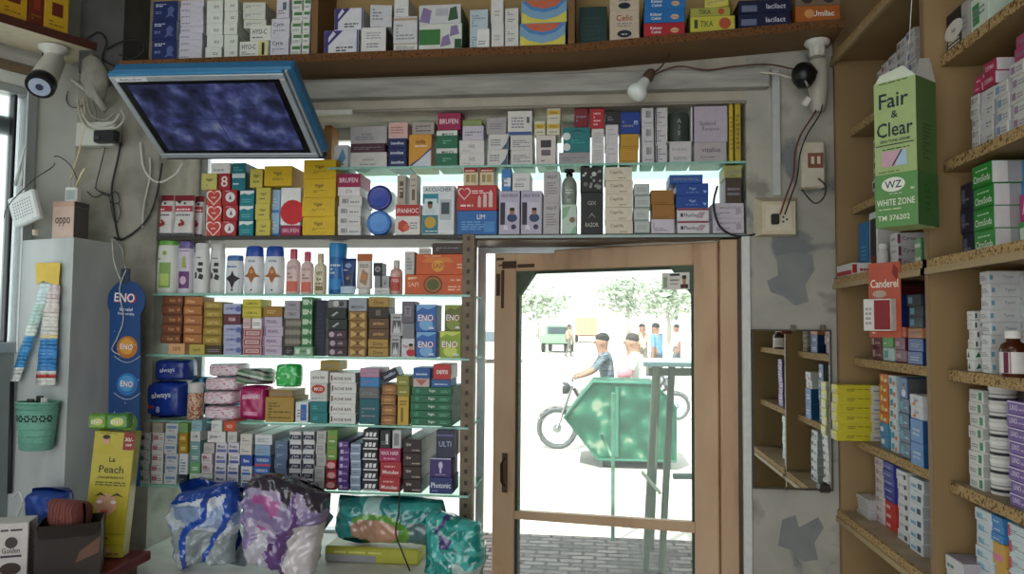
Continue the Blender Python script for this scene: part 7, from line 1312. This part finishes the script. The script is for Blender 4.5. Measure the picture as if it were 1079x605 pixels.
# dark tilted carton on top of the amber soaps
q = P(412, 404, E.Y + .02); m = carton_mb(.062, .08, .034, S('#1b2030', ('t', 'medifor', .5, .5, .4, '#c9d0de', .8), side='#c9ccd2')); o = m.build('medicine_carton', None); o.location = (q.x + .002, E.Y + .02, ZE + P(412, 403.6, E.Y).z - P(412, 447, E.Y).z + .017); o.rotation_euler = (0, math.radians(-26), 0); tag(o, 'dark navy carton tilted on top of the amber soap cartons', 'carton')
# ================================================================== BIG PLASTIC PACKS ON THE LEDGE
def ledge_pack(x0, x1, yt, Y, d, fn, label, seed, wr, nu=58, nv=48, p=.5, zb=None, h=None, rz=0, name='diaper_pack', cat='diaper pack', tilt=0):
    xa, xb = P(x0, yt, Y).x, P(x1, yt, Y).x; z0 = z_sill + .021 if zb is None else zb; h = (P((x0 + x1) / 2, yt, Y).z - z0) if h is None else h
    o = pack(name, xb - xa, h, d, fn, seed, wr, nu, nv, p, p, None, .12)
    R3 = Matrix.Rotation(rz, 3, 'Z') @ Matrix.Rotation(tilt, 3, 'Y')
    for v in o.data.vertices: v.co = R3 @ v.co
    zlo = min(v.co.z for v in o.data.vertices); o.location = ((xa + xb) / 2, Y + d / 2, z0 - zlo + .0005); return tag(o, label, cat)
def f1(x, z, y):
    n = noise.noise(Vector((x * 4, z * 4, 1))) * .12
    if z > .84 + n: return '#1f47a0'
    if .3 < x - z * .55 + .25 + n < .42 or .72 < x - z * .5 + .2 + n < .84: return '#2a55b4'
    if z < .42 + n: return '#9aa4a8' if n > -.02 else '#c3ccd2'
    return '#cfd8e2' if n > 0 else '#8fa6cc'
ledge_pack(178, 247, 516, 2.41, .14, f1, 'blue and white crumpled diaper pack at the left of the ledge', 61, .05, p=.36)
def f2(x, z, y):
    n = noise.noise(Vector((x * 5, z * 5, 7))) * .2
    if z > .86 + n * .5: return '#3a3340'
    if .14 < x < .42 and .66 < z + n < .86: return '#b05f9c'
    if x > .7 + n and z < .62: return '#cfc9cc'
    if .36 < x - z * .3 + n < .52: return '#6a4a86'
    if z < .35 + n: return '#c2c0ce' if x < .4 else '#5a3f70'
    return '#a79ab8' if n > .02 else '#8a7aa6'
ledge_pack(254, 336, 520, 2.38, .14, f2, 'purple and white crumpled pad pack in the middle of the ledge', 67, .05, p=.36, tilt=.1, name='pad_pack', cat='pad pack')
m = MB(); xa, xb = P(346, 590, 2.64).x, P(444, 590, 2.64).x; z0 = z_sill + .021; hb = P(400, 574, 2.64).z - z0
m.box(xa, xb, 2.6, 2.76, z0, z0 + hb, mat('#a6a43c', .35, 0, .2, 9), .006); deco(m, [('r', .02, .05, .55, .5, '#8d8d92'), ('l', .1, .6, .9, .85, 1, '#c9c868')], (xa, 2.6, z0), (1, 0, 0), (0, 0, 1), xb - xa, hb, .0005)
tag(m.build('flat_pack', None, ((xa + xb) / 2, 2.64, z0)), 'flat yellow and grey pack lying under the teal diaper pack', 'pack')
def f3(x, z, y):
    n = noise.noise(Vector((x * 5, z * 5, 13))) * .16; dx, dz = (x - .42) / .24, (z - .3) / .36; r = dx * dx + dz * dz
    if x < .72 and .1 + n < dx and r < .8: return '#b98a72'
    if x < .45 and z < .6 and r < 1.0: return '#a9826c'
    if r < 1.5 + n * 3 and x > .2: return '#5f9a3c'
    if x > .7 and z + n < .5: return '#4a6a6c'
    if .3 < x < .44 and z > .7: return '#9fc3c0'
    return '#1c7f80' if n > -.03 else '#3fa39c'
ledge_pack(347, 466, 533, 2.56, .15, f3, 'large teal diaper pack with green leaf picture on the ledge', 71, .022, 70, 46, .42, zb=z0 + hb + .003)
def f4(x, z, y):
    n = noise.noise(Vector((x * 6, z * 6, 21))) * .2
    if .35 < x + n < .5 and z > .5: return '#4a3f7a'
    if z < .3 + n and x > .5: return '#b9cdca'
    return '#1f8c86' if n > 0 else '#49b0aa'
ledge_pack(446, 508, 553, 2.42, .11, f4, 'smaller teal plastic pack at the door end of the ledge', 83, .04, 46, 40, .5, rz=-.15)
m = MB(); m.tube(bez([P(421, 517, 2.55), P(420, 540, 2.54), P(417, 562, 2.53), P(424, 582, 2.53), P(432, 602, 2.53)]), .0028, '#1f2023', 6); tag(m.build('strap', None, P(421, 517, 2.55)), 'thin black strap hanging over the large teal diaper pack', 'strap')
# ================================================================== OUTSIDE
road = ramp_mat('road_dust', [(.3, '#b9b2a6'), (.7, '#cbc5ba')], .6, 6, .95, bump=0)
m = MB(); m.add([(-90, 5.82, -.03), (90, 5.82, -.03), (90, 260, -.03), (-90, 260, -.03)], [(0, 1, 2, 3)], road); struct('road', m)
pav = bpy.data.materials.new('brick_paving'); pav.use_nodes = True; nt = pav.node_tree; b_ = nt.nodes['Principled BSDF']; b_.inputs['Roughness'].default_value = .9
tcn = nt.nodes.new('ShaderNodeTexCoord'); bt = nt.nodes.new('ShaderNodeTexBrick'); bt.inputs['Scale'].default_value = 3; bt.inputs['Color1'].default_value = lin('#5f5750') + [1]; bt.inputs['Color2'].default_value = lin('#9a8f86') + [1]; bt.inputs['Mortar'].default_value = lin('#2a2623') + [1]; bt.inputs['Mortar Size'].default_value = .035
nz = nt.nodes.new('ShaderNodeTexNoise'); nz.inputs['Scale'].default_value = 60; mx = nt.nodes.new('ShaderNodeMixRGB'); mx.blend_type = 'MULTIPLY'; mx.inputs[0].default_value = .7
nt.links.new(tcn.outputs['Object'], bt.inputs['Vector']); nt.links.new(tcn.outputs['Object'], nz.inputs['Vector']); nt.links.new(bt.outputs['Color'], mx.inputs[1]); nt.links.new(nz.outputs['Fac'], mx.inputs[2]); nt.links.new(mx.outputs[0], b_.inputs['Base Color'])
m = MB(); m.box(-8, 8, WY + .15, 5.82, -.1, -.012, pav); struct('pavement', m)
m = MB(); m.box(-6, 6, 3.0, 4.0, 3.02, 3.1, mat('#9a948a', .9)); struct('roof_1', m)
def V(x, y, z): return Vector((x, y, z))
# green steel skip
Y = 8.7; g = -.03; ol = [(595, 440), (625, 402), (690, 404), (712, 430), (712, 486), (630, 484)]; poly = [(P(x, y, Y).x, max(g, P(x, y, Y).z)) for x, y in ol]
cxs = sum(p[0] for p in poly) / 6; sk = empty('skip_container', (cxs, Y + .4, g), 'green steel skip container with rusty patches standing on the road', 'skip')
grn = ramp_mat('green_steel', [(.3, '#133a2b'), (.5, '#1b513c'), (.6, '#2f6a52'), (.66, '#7a8a74')], 5, 6, .6, bump=.05)
zb0 = min(p[1] for p in poly)
m = MB(); m.prism(poly, Y, Y + .8, grn); m.build('container_body', sk, sk.location)
m = MB(); q = [V(p[0], Y - .01, p[1]) for p in poly]; m.tube(q, .018, mat('#2f6a55', .6), 6, True); m.build('rim', sk, sk.location)
for px in (650, 690): x = P(px, 450, Y).x; m = MB(); m.box(x - .02, x + .02, Y - .03, Y - .002, zb0 + .03, P(px, 408, Y).z, mat('#2f6a55', .6), .004); m.build('rib', sk, sk.location)
for px in (640, 703): x = P(px, 480, Y).x; m = MB(); m.box(x - .05, x + .05, Y + .1, Y + .7, g, zb0 + .001, '#2a3a33'); m.build('skid', sk, sk.location)
# post on the pavement edge
a, b = P(646, 414, 5.75), P(646, 560, 5.75); m = MB(); m.box(a.x - .014, a.x + .014, 5.73, 5.76, -.012, a.z, ramp_mat('green_post', [(.3, '#3d6a55'), (.6, '#5f8a72'), (.7, '#8a7a5f')], 12, 5, .7), .003)
m.tube([V(a.x - .09, 5.74, .78), V(a.x - .01, 5.74, .62)], .012, '#5f8a72'); tag(m.build('post', None, (a.x, 5.745, -.012)), 'thin green post on the pavement edge before the skip', 'post')
# tall wooden stand with a glass top
Yt = 5.05; ws = empty('wooden_stand', (P(705, 500, Yt).x, Yt, -.012), 'tall greenish wooden stall stand with flat top seen through the door glass', 'stand')
wd = ramp_mat('weathered_wood', [(.3, '#3f4f42'), (.5, '#5d6a56'), (.7, '#7d806a')], 6, 6, .8, (1, 1, .2))
def bar(p0, p1, w, d, name, mt=wd):
    m = MB(); a, b = Vector(p0), Vector(p1); z = (b - a); L = z.length; q = z.to_track_quat('Z', 'Y').to_matrix().to_4x4(); q.translation = a; m.box(-w / 2, w / 2, -d / 2, d / 2, 0, L, mt, .004, q); return m.build(name, ws, ws.location)
tz = P(700, 386, Yt).z
for (t, b0, dy, w) in (((691, 388), (680, 600), 0, .09), ((708, 388), (697, 600), .0, .075), ((745, 388), (752, 600), 0, .06), ((742, 388), (746, 600), .5, .06), ((700, 388), (692, 600), .5, .05)):
    a = P(*t, Yt); b = P(*b0, Yt); bar((b.x, Yt + dy, 0.0), (a.x, Yt + dy, tz), w, .04, 'leg')
a, b = P(676, 497, Yt - .04), P(696, 520, Yt - .04); bar(a, b, .05, .02, 'brace', mat('#a9b3a0', .8))
a, b = P(709, 502, Yt), P(748, 502, Yt); bar(a, b, .06, .03, 'rail', mat('#4f6a5c', .8))
a, b = P(683, 392, Yt), P(748, 392, Yt); bar(a, b, .05, .05, 'rail')
m = MB(); a, b = P(678, 382, Yt - .1), P(752, 382, Yt - .1); m.box(a.x, b.x, Yt - .1, Yt + .6, tz + .001, tz + .03, mat('#8fb3ae', .25), .004); m.build('stand_top', ws, ws.location)
# ---- motorcycles
def motorcycle(loc, rz, s, label, col):
    r = empty('motorcycle', loc, label, 'motorcycle', None, rz); r.scale = (s, s, s); blk = mat('#55585a', .6); chrome = mat('#9aa0a0', .3, .8)
    for x in (-.62, .63):
        w = MB(); T = Matrix.Translation((x, 0, .29)) @ Matrix.Rotation(math.pi / 2, 4, 'X')
        w.tube([T @ V(.262 * math.cos(t * .1963), .262 * math.sin(t * .1963), 0) for t in range(32)], .032, blk, 8, True); wo = w.build('wheel', r)
        w = MB(); w.tube([T @ V(.225 * math.cos(t * .2618), .225 * math.sin(t * .2618), 0) for t in range(24)], .012, chrome, 6, True)
        for t in range(12): w.tube([T @ V(0, 0, .02 * (-1) ** t), T @ V(.22 * math.cos(t * .5236), .22 * math.sin(t * .5236), 0)], .003, chrome, 4)
        w.lathe([(.05, -.05), (.06, -.04), (.06, .04), (.05, .05)], chrome, 16, T); w.build('rim', wo)
        w = MB(); w.tube([V(x + .33 * math.cos(a), 0, .29 + .33 * math.sin(a)) for a in [math.radians(q) for q in (20, 45, 70, 95, 120, 145)]], .03, mat(col, .35), 8); w.build('fender', r)
    m = MB()
    for y in (-.06, .06): m.tube([V(.63, y, .29), V(.42, y, .88)], .02, chrome, 8)
    m.build('fork', r)
    m = MB(); m.tube(bez([V(.36, -.34, 1.0), V(.4, -.18, 1.02), V(.42, 0, .95), V(.4, .18, 1.02), V(.36, .34, 1.0)], 5), .013, blk, 8); m.build('handlebar', r)
    m = MB(); m.lathe([(.03, -.06), (.08, -.02), (.085, .04), (.08, .06)], mat('#3a3d40', .3), 18, Matrix.Translation((.5, 0, .85)) @ Matrix.Rotation(math.pi / 2, 4, 'Y')); m.build('headlamp', r)
    m = MB(); m.lathe([(.01, -.24), (.09, -.2), (.14, 0), (.12, .14), (.02, .2)], mat(col, .3), 20, Matrix.Translation((.16, 0, .82)) @ Matrix.Rotation(math.pi / 2, 4, 'Y'), .8, 1); m.build('tank', r)
    m = MB(); m.box(-.62, .02, -.12, .12, .6, .68, mat('#1f2022', .7), .03); m.build('seat', r)
    m = MB(); m.tube([V(.4, 0, .85), V(.2, 0, .5), V(-.1, 0, .38), V(-.3, 0, .45), V(-.62, 0, .29)], .025, blk, 8); m.tube([V(.3, 0, .7), V(-.05, 0, .56), V(-.55, 0, .55)], .025, blk, 8); m.build('frame', r)
    m = MB(); m.box(-.1, .22, -.12, .12, .3, .5, mat('#6f7375', .4, .6), .03); m.lathe([(.07, 0), (.075, .16), (.06, .2)], mat('#7f8385', .4, .6), 16, Matrix.Translation((.12, 0, .48))); m.build('engine', r)
    m = MB(); m.tube(bez([V(.18, -.12, .42), V(.1, -.15, .28), V(-.2, -.17, .3), V(-.75, -.18, .4)], 5), [.02] * 11 + [.035] * 5, chrome, 8); m.build('exhaust', r)
    return r
def person(loc, rz, J, cols, label, hair='#1f1a18', s=1.0, hold=None):
    """one skinned body: J = joints, cols = (shirt, trousers, skin, shoes)"""
    root = empty('person', loc, label, 'person', None, rz); root.scale = (s, s, s)
    nm = list(J); vs = [Vector(J[k][0]) for k in nm]; rad = [J[k][1] for k in nm]; reg = [J[k][3] for k in nm]; ed = [(nm.index(J[k][2]), i) for i, k in enumerate(nm) if J[k][2]]
    for sd in ('l', 'r'):
        h = nm.index('hand_' + sd); w = nm.index('wrist_' + sd); d = (vs[h] - vs[w]).normalized(); side = d.cross(V(0, 0, 1)); side = side.normalized() if side.length > .1 else V(1, 0, 0); dn = d.cross(side)
        for f in range(5):
            o = (f - 2) * .018; L = (.05, .07, .078, .072, .055)[f]; b0 = vs[h] + side * o; dd = d if f else (d * .6 + side * -.8).normalized()
            if f == 0: b0 = vs[h] - d * .03 - side * .03
            i = len(vs); vs += [b0 + dd * L * .5, b0 + dd * L * .75 + dn * L * .45]; rad += [.0095, .0085]; reg += [2, 2]; ed += [(h, i), (i, i + 1)]
    me = bpy.data.meshes.new('b'); me.from_pydata(vs, ed, []); o = bpy.data.objects.new('b', me); COL.objects.link(o)
    sk_ = o.modifiers.new('s', 'SKIN'); ss = o.modifiers.new('d', 'SUBSURF'); ss.levels = 2; ss.render_levels = 2
    for i, v in enumerate(me.skin_vertices[0].data): r_ = rad[i]; v.radius = r_ if isinstance(r_, tuple) else (r_, r_); v.use_root = i == 0
    dg = bpy.context.evaluated_depsgraph_get(); m2 = bpy.data.meshes.new_from_object(o.evaluated_get(dg)); bpy.data.objects.remove(o)
    m2.name = 'body'
    for c in cols: m2.materials.append(c if not isinstance(c, str) else mat(c, .8))
    for p in m2.polygons:
        p.use_smooth = True; c = p.center; best = min(range(len(ed)), key=lambda e: ((vs[ed[e][0]] + vs[ed[e][1]]) / 2 - c).length_squared); p.material_index = reg[ed[best][1]]
    b = bpy.data.objects.new('body', m2); COL.objects.link(b); b.parent = root
    H = Vector(J['head'][0]); fwd = V(1, 0, 0); m = MB(); m.lathe([(.088, -.0), (.1, .02), (.1, .06), (.078, .1), (.03, .122), (.004, .126)], mat(hair, .8), 18, Matrix.Translation(H + V(-.018, 0, .02))); m.build('hair', root)
    m = MB(); sk2 = cols[2]
    m.lathe([(.016, 0), (.012, .02), (.003, .045)], sk2, 8, Matrix.Translation(H + V(.1, 0, -.03)) @ Matrix.Rotation(.35, 4, 'Y'))
    for y in (-.105, .105): m.lathe([(.001, -.03), (.018, -.01), (.02, .01), (.001, .03)], sk2, 10, Matrix.Translation(H + V(0, y, -.01)), 1, .5)
    for y in (-.04, .04): m.lathe([(.001, -.01), (.012, 0), (.001, .01)], '#1c1614', 8, Matrix.Translation(H + V(.094, y, .008)))
    m.box(.088, .1, -.03, .03, -.075, -.065, '#7a3f38', 0, Matrix.Translation(H)); m.build('face', root)
    return root
def rider(arms=.0, hx=0.38):
    J = {'pelvis': ((0, 0, .86), (.15, .13), None, 1), 'waist': ((.03, 0, 1.02), (.14, .12), 'pelvis', 0), 'chest': ((.07, 0, 1.24), (.17, .13), 'waist', 0), 'neck': ((.1, 0, 1.42), .06, 'chest', 2), 'head': ((.12, 0, 1.55), (.125, .12), 'neck', 2), 'crown': ((.11, 0, 1.63), .085, 'head', 2)}
    for sd, y in (('l', 1), ('r', -1)):
        J['shoulder_' + sd] = ((.08, .19 * y, 1.36), .07, 'chest', 0); J['elbow_' + sd] = ((.24 - arms, .26 * y, 1.14), .05, 'shoulder_' + sd, 0); J['wrist_' + sd] = ((hx, .26 * y, 1.06), .032, 'elbow_' + sd, 2); J['hand_' + sd] = ((hx + .07, .26 * y, 1.05), .03, 'wrist_' + sd, 2)
        J['hip_' + sd] = ((.04, .12 * y, .84), .1, 'pelvis', 1); J['knee_' + sd] = ((.42, .2 * y, .74), .07, 'hip_' + sd, 1); J['ankle_' + sd] = ((.24, .19 * y, .36), .045, 'knee_' + sd, 1); J['toe_' + sd] = ((.42, .2 * y, .32), .035, 'ankle_' + sd, 3)
    return J
def walker(st=.2):
    J = {'pelvis': ((0, 0, .92), (.15, .12), None, 1), 'waist': ((.0, 0, 1.08), (.14, .11), 'pelvis', 0), 'chest': ((.02, 0, 1.3), (.17, .12), 'waist', 0), 'neck': ((.03, 0, 1.47), .06, 'chest', 2), 'head': ((.05, 0, 1.6), (.125, .12), 'neck', 2), 'crown': ((.04, 0, 1.68), .085, 'head', 2)}
    for sd, y in (('l', 1), ('r', -1)):
        J['shoulder_' + sd] = ((0, .19 * y, 1.42), .065, 'chest', 0); J['elbow_' + sd] = ((-.08 * y, .24 * y, 1.14), .045, 'shoulder_' + sd, 0); J['wrist_' + sd] = ((.04 - .1 * y, .23 * y, .9), .03, 'elbow_' + sd, 2); J['hand_' + sd] = ((.06 - .1 * y, .23 * y, .83), .03, 'wrist_' + sd, 2)
        J['hip_' + sd] = ((0, .1 * y, .9), .1, 'pelvis', 1); J['knee_' + sd] = ((.06 + st * .5 * y, .1 * y, .5), .065, 'hip_' + sd, 1); J['ankle_' + sd] = ((st * y - .03, .1 * y, .09), .045, 'knee_' + sd, 1); J['toe_' + sd] = ((st * y + .12, .11 * y, .04), .035, 'ankle_' + sd, 3)
    return J
YM = 9.98; xw = P(587, 457, YM).x
motorcycle((xw + .6, YM, -.03), math.pi, .95, 'white motorcycle with two riders half hidden by the green skip', '#c9c9c4')
stripe = ramp_mat('striped_shirt', [(.42, '#2c3a44'), (.5, '#8a98a0'), (.58, '#2c3a44')], 7, 2, .8, (1, 1, 8), bump=0)
xd_ = P(640, 400, YM).x
person((xd_ + .03, YM, .0), math.pi, rider(hx=.42), (stripe, '#4a4f58', '#9c7560', '#2a2624'), 'person in dark striped shirt driving the motorcycle, facing left', s=.9)
person((xd_ + .42, YM, .0), math.pi, rider(arms=.1, hx=.16), ('#dcdad4', '#8d8a84', '#a57f68', '#2a2624'), 'person in loose white clothes sitting behind the motorcycle driver', hair='#3a332e', s=.9)
m = MB(); q = V(xd_ + .42 - .21, YM - .33, 1.02); m.lathe([(.02, -.11), (.08, -.09), (.1, 0), (.07, .08), (.01, .11)], mat('#d08a94', .7), 14, Matrix.Translation(q)); tag(m.build('pink_bag', None, q), 'small pink bag held between the two motorcycle riders', 'bag')
YM2 = 13.4; x2 = P(718, 424, YM2).x; motorcycle((x2 - .62, YM2, -.03), 0, .84, 'grey motorcycle farther off, only its wheel showing beside the stand', '#9a9a98')
for (px, Yp, rz, cs, lab) in ((692, 19, 2.4, ('#5f8fc0', '#4a525c', '#8f6a56', '#2a2624'), 'person in blue shirt walking beyond the wooden stand'), (676, 24, -1.0, ('#c9b9a0', '#6a6258', '#8f6a56', '#2a2624'), 'person in beige shirt walking on the far road'), (714, 26, 3.0, ('#b9bfc4', '#5a6068', '#8f6a56', '#2a2624'), 'person in grey shirt far off at the right of the glass'), (599, 40, .4, ('#a98f80', '#6a6258', '#8f6a56', '#2a2624'), 'person in brown shirt near the distant green pickup')):
    person((P(px, 370, Yp).x, Yp, -.03), rz, walker(), cs, lab)
# ---- vehicles, the distant ones coloured pale to stand for haze
def vehicle(loc, rz, kind, col, label, name, cat):
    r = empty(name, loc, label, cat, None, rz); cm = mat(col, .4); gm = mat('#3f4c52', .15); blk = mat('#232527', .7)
    L, Wd = (4.2, 1.7) if kind != 'truck' else (6.5, 2.3)
    if kind == 'car':
        m = MB(); m.prism([(-2.1, .3), (2.1, .3), (2.15, .7), (1.3, .85), (.7, 1.35), (-1.0, 1.4), (-1.7, .95), (-2.1, .9)], -Wd / 2, Wd / 2, cm); m.build('car_body', r)
        m = MB(); m.prism([(1.15, .88), (.66, 1.3), (-.95, 1.34), (-1.55, .95)], -Wd / 2 - .01, Wd / 2 + .01, gm); m.add([(1.33, -.7, .86), (1.33, .7, .86), (.74, .62, 1.33), (.74, -.62, 1.33)], [(0, 1, 2, 3)], gm); m.add([(-1.73, -.7, .98), (-1.73, .7, .98), (-1.03, .62, 1.38), (-1.03, -.62, 1.38)], [(3, 2, 1, 0)], gm); m.build('car_window', r)
        m = MB(); m.box(-2.13, -2.1, -.8, -.5, .65, .8, '#a02a28'); m.box(-2.13, -2.1, .5, .8, .65, .8, '#a02a28'); m.build('tail_lamp', r)
        wr, xs = .31, (-1.3, 1.3)
    elif kind == 'pickup':
        m = MB(); m.prism([(-.1, .45), (2.0, .45), (2.05, .95), (1.4, 1.05), (1.0, 1.7), (-.1, 1.7)], -.8, .8, cm); m.build('cab', r)
        m = MB(); m.box(-2.1, -.15, -.85, .85, .6, .7, cm)
        for y in (-.85, .8): m.box(-2.1, -.15, y, y + .05, .7, 1.1, cm)
        m.box(-2.12, -2.07, -.85, .85, .7, 1.1, cm); m.build('load_bed', r)
        m = MB(); m.add([(-.105, -.65, 1.15), (-.105, .65, 1.15), (-.105, .65, 1.6), (-.105, -.65, 1.6)], [(0, 1, 2, 3)], gm); m.build('rear_window', r); wr, xs = .34, (-1.4, 1.3)
    else:
        m = MB(); m.prism([(1.6, .6), (3.2, .6), (3.25, 1.4), (2.9, 2.5), (1.6, 2.5)], -1.1, 1.1, mat('#cdb890', .5)); m.build('cab', r)
        m = MB(); m.box(-3.2, 1.5, -1.15, 1.15, .8, 2.6, cm, .03)
        for i in range(6): m.box(-3.23, -3.2, -1.0 + i * .35, -.85 + i * .35, .9, 2.5, '#c9a05c')
        m.build('cargo_box', r); m = MB(); m.add([(3.1, -.9, 1.6), (3.1, .9, 1.6), (2.95, .85, 2.3), (2.95, -.85, 2.3)], [(0, 1, 2, 3)], gm); m.build('windscreen', r); wr, xs = .48, (-2.2, 2.4)
    for x in xs:
        for y in (-1, 1): m = MB(); m.lathe([(wr * .9, -.1), (wr, -.08), (wr, .08), (wr * .9, .1)], blk, 20, Matrix.Translation((x, y * (Wd / 2 - .13), wr)) @ Matrix.Rotation(math.pi / 2, 4, 'X')); m.build('wheel', r)
    return r
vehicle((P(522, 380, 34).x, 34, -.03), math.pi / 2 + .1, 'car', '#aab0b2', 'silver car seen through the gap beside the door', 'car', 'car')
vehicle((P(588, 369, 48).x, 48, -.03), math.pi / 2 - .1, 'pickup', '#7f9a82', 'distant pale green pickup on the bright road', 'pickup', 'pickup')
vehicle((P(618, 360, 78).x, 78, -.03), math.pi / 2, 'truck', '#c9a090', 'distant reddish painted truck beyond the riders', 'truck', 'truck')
# ---- trees and a building, distance haze put into their pale colours
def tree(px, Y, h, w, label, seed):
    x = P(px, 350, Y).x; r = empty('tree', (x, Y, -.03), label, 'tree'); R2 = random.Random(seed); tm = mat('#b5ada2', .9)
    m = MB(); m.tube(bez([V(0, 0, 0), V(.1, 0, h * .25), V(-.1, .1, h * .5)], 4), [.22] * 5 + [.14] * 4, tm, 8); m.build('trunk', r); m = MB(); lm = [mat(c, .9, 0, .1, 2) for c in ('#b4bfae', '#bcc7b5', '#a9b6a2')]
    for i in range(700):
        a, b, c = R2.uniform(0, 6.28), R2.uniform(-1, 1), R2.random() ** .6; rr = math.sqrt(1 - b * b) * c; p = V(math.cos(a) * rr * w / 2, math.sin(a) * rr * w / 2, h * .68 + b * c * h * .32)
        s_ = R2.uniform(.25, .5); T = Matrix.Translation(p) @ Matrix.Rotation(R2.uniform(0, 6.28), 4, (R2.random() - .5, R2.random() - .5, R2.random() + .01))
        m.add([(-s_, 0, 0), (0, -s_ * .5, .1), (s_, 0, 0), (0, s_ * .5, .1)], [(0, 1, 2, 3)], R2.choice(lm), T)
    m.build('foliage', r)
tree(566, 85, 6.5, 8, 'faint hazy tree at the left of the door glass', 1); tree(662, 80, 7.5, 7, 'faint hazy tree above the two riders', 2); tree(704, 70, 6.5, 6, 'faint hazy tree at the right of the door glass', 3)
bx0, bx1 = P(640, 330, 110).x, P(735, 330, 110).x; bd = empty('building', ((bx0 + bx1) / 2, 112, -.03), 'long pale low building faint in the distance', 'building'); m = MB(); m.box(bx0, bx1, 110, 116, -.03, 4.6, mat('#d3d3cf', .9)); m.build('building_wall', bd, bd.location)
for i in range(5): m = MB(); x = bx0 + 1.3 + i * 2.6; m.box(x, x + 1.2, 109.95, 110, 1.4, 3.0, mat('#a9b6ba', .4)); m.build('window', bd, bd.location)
# dark blind above the left window, outside light beyond it
m = MB(); s1b, z1b = PL(20, 96); _, z2b = PL(10, 140); m.box(-1.66, s1b - .01, .045, .055, z2b, zt - .031, mat('#3c4244', .7), 0, LT); m.build('window_blind', wf_ob)
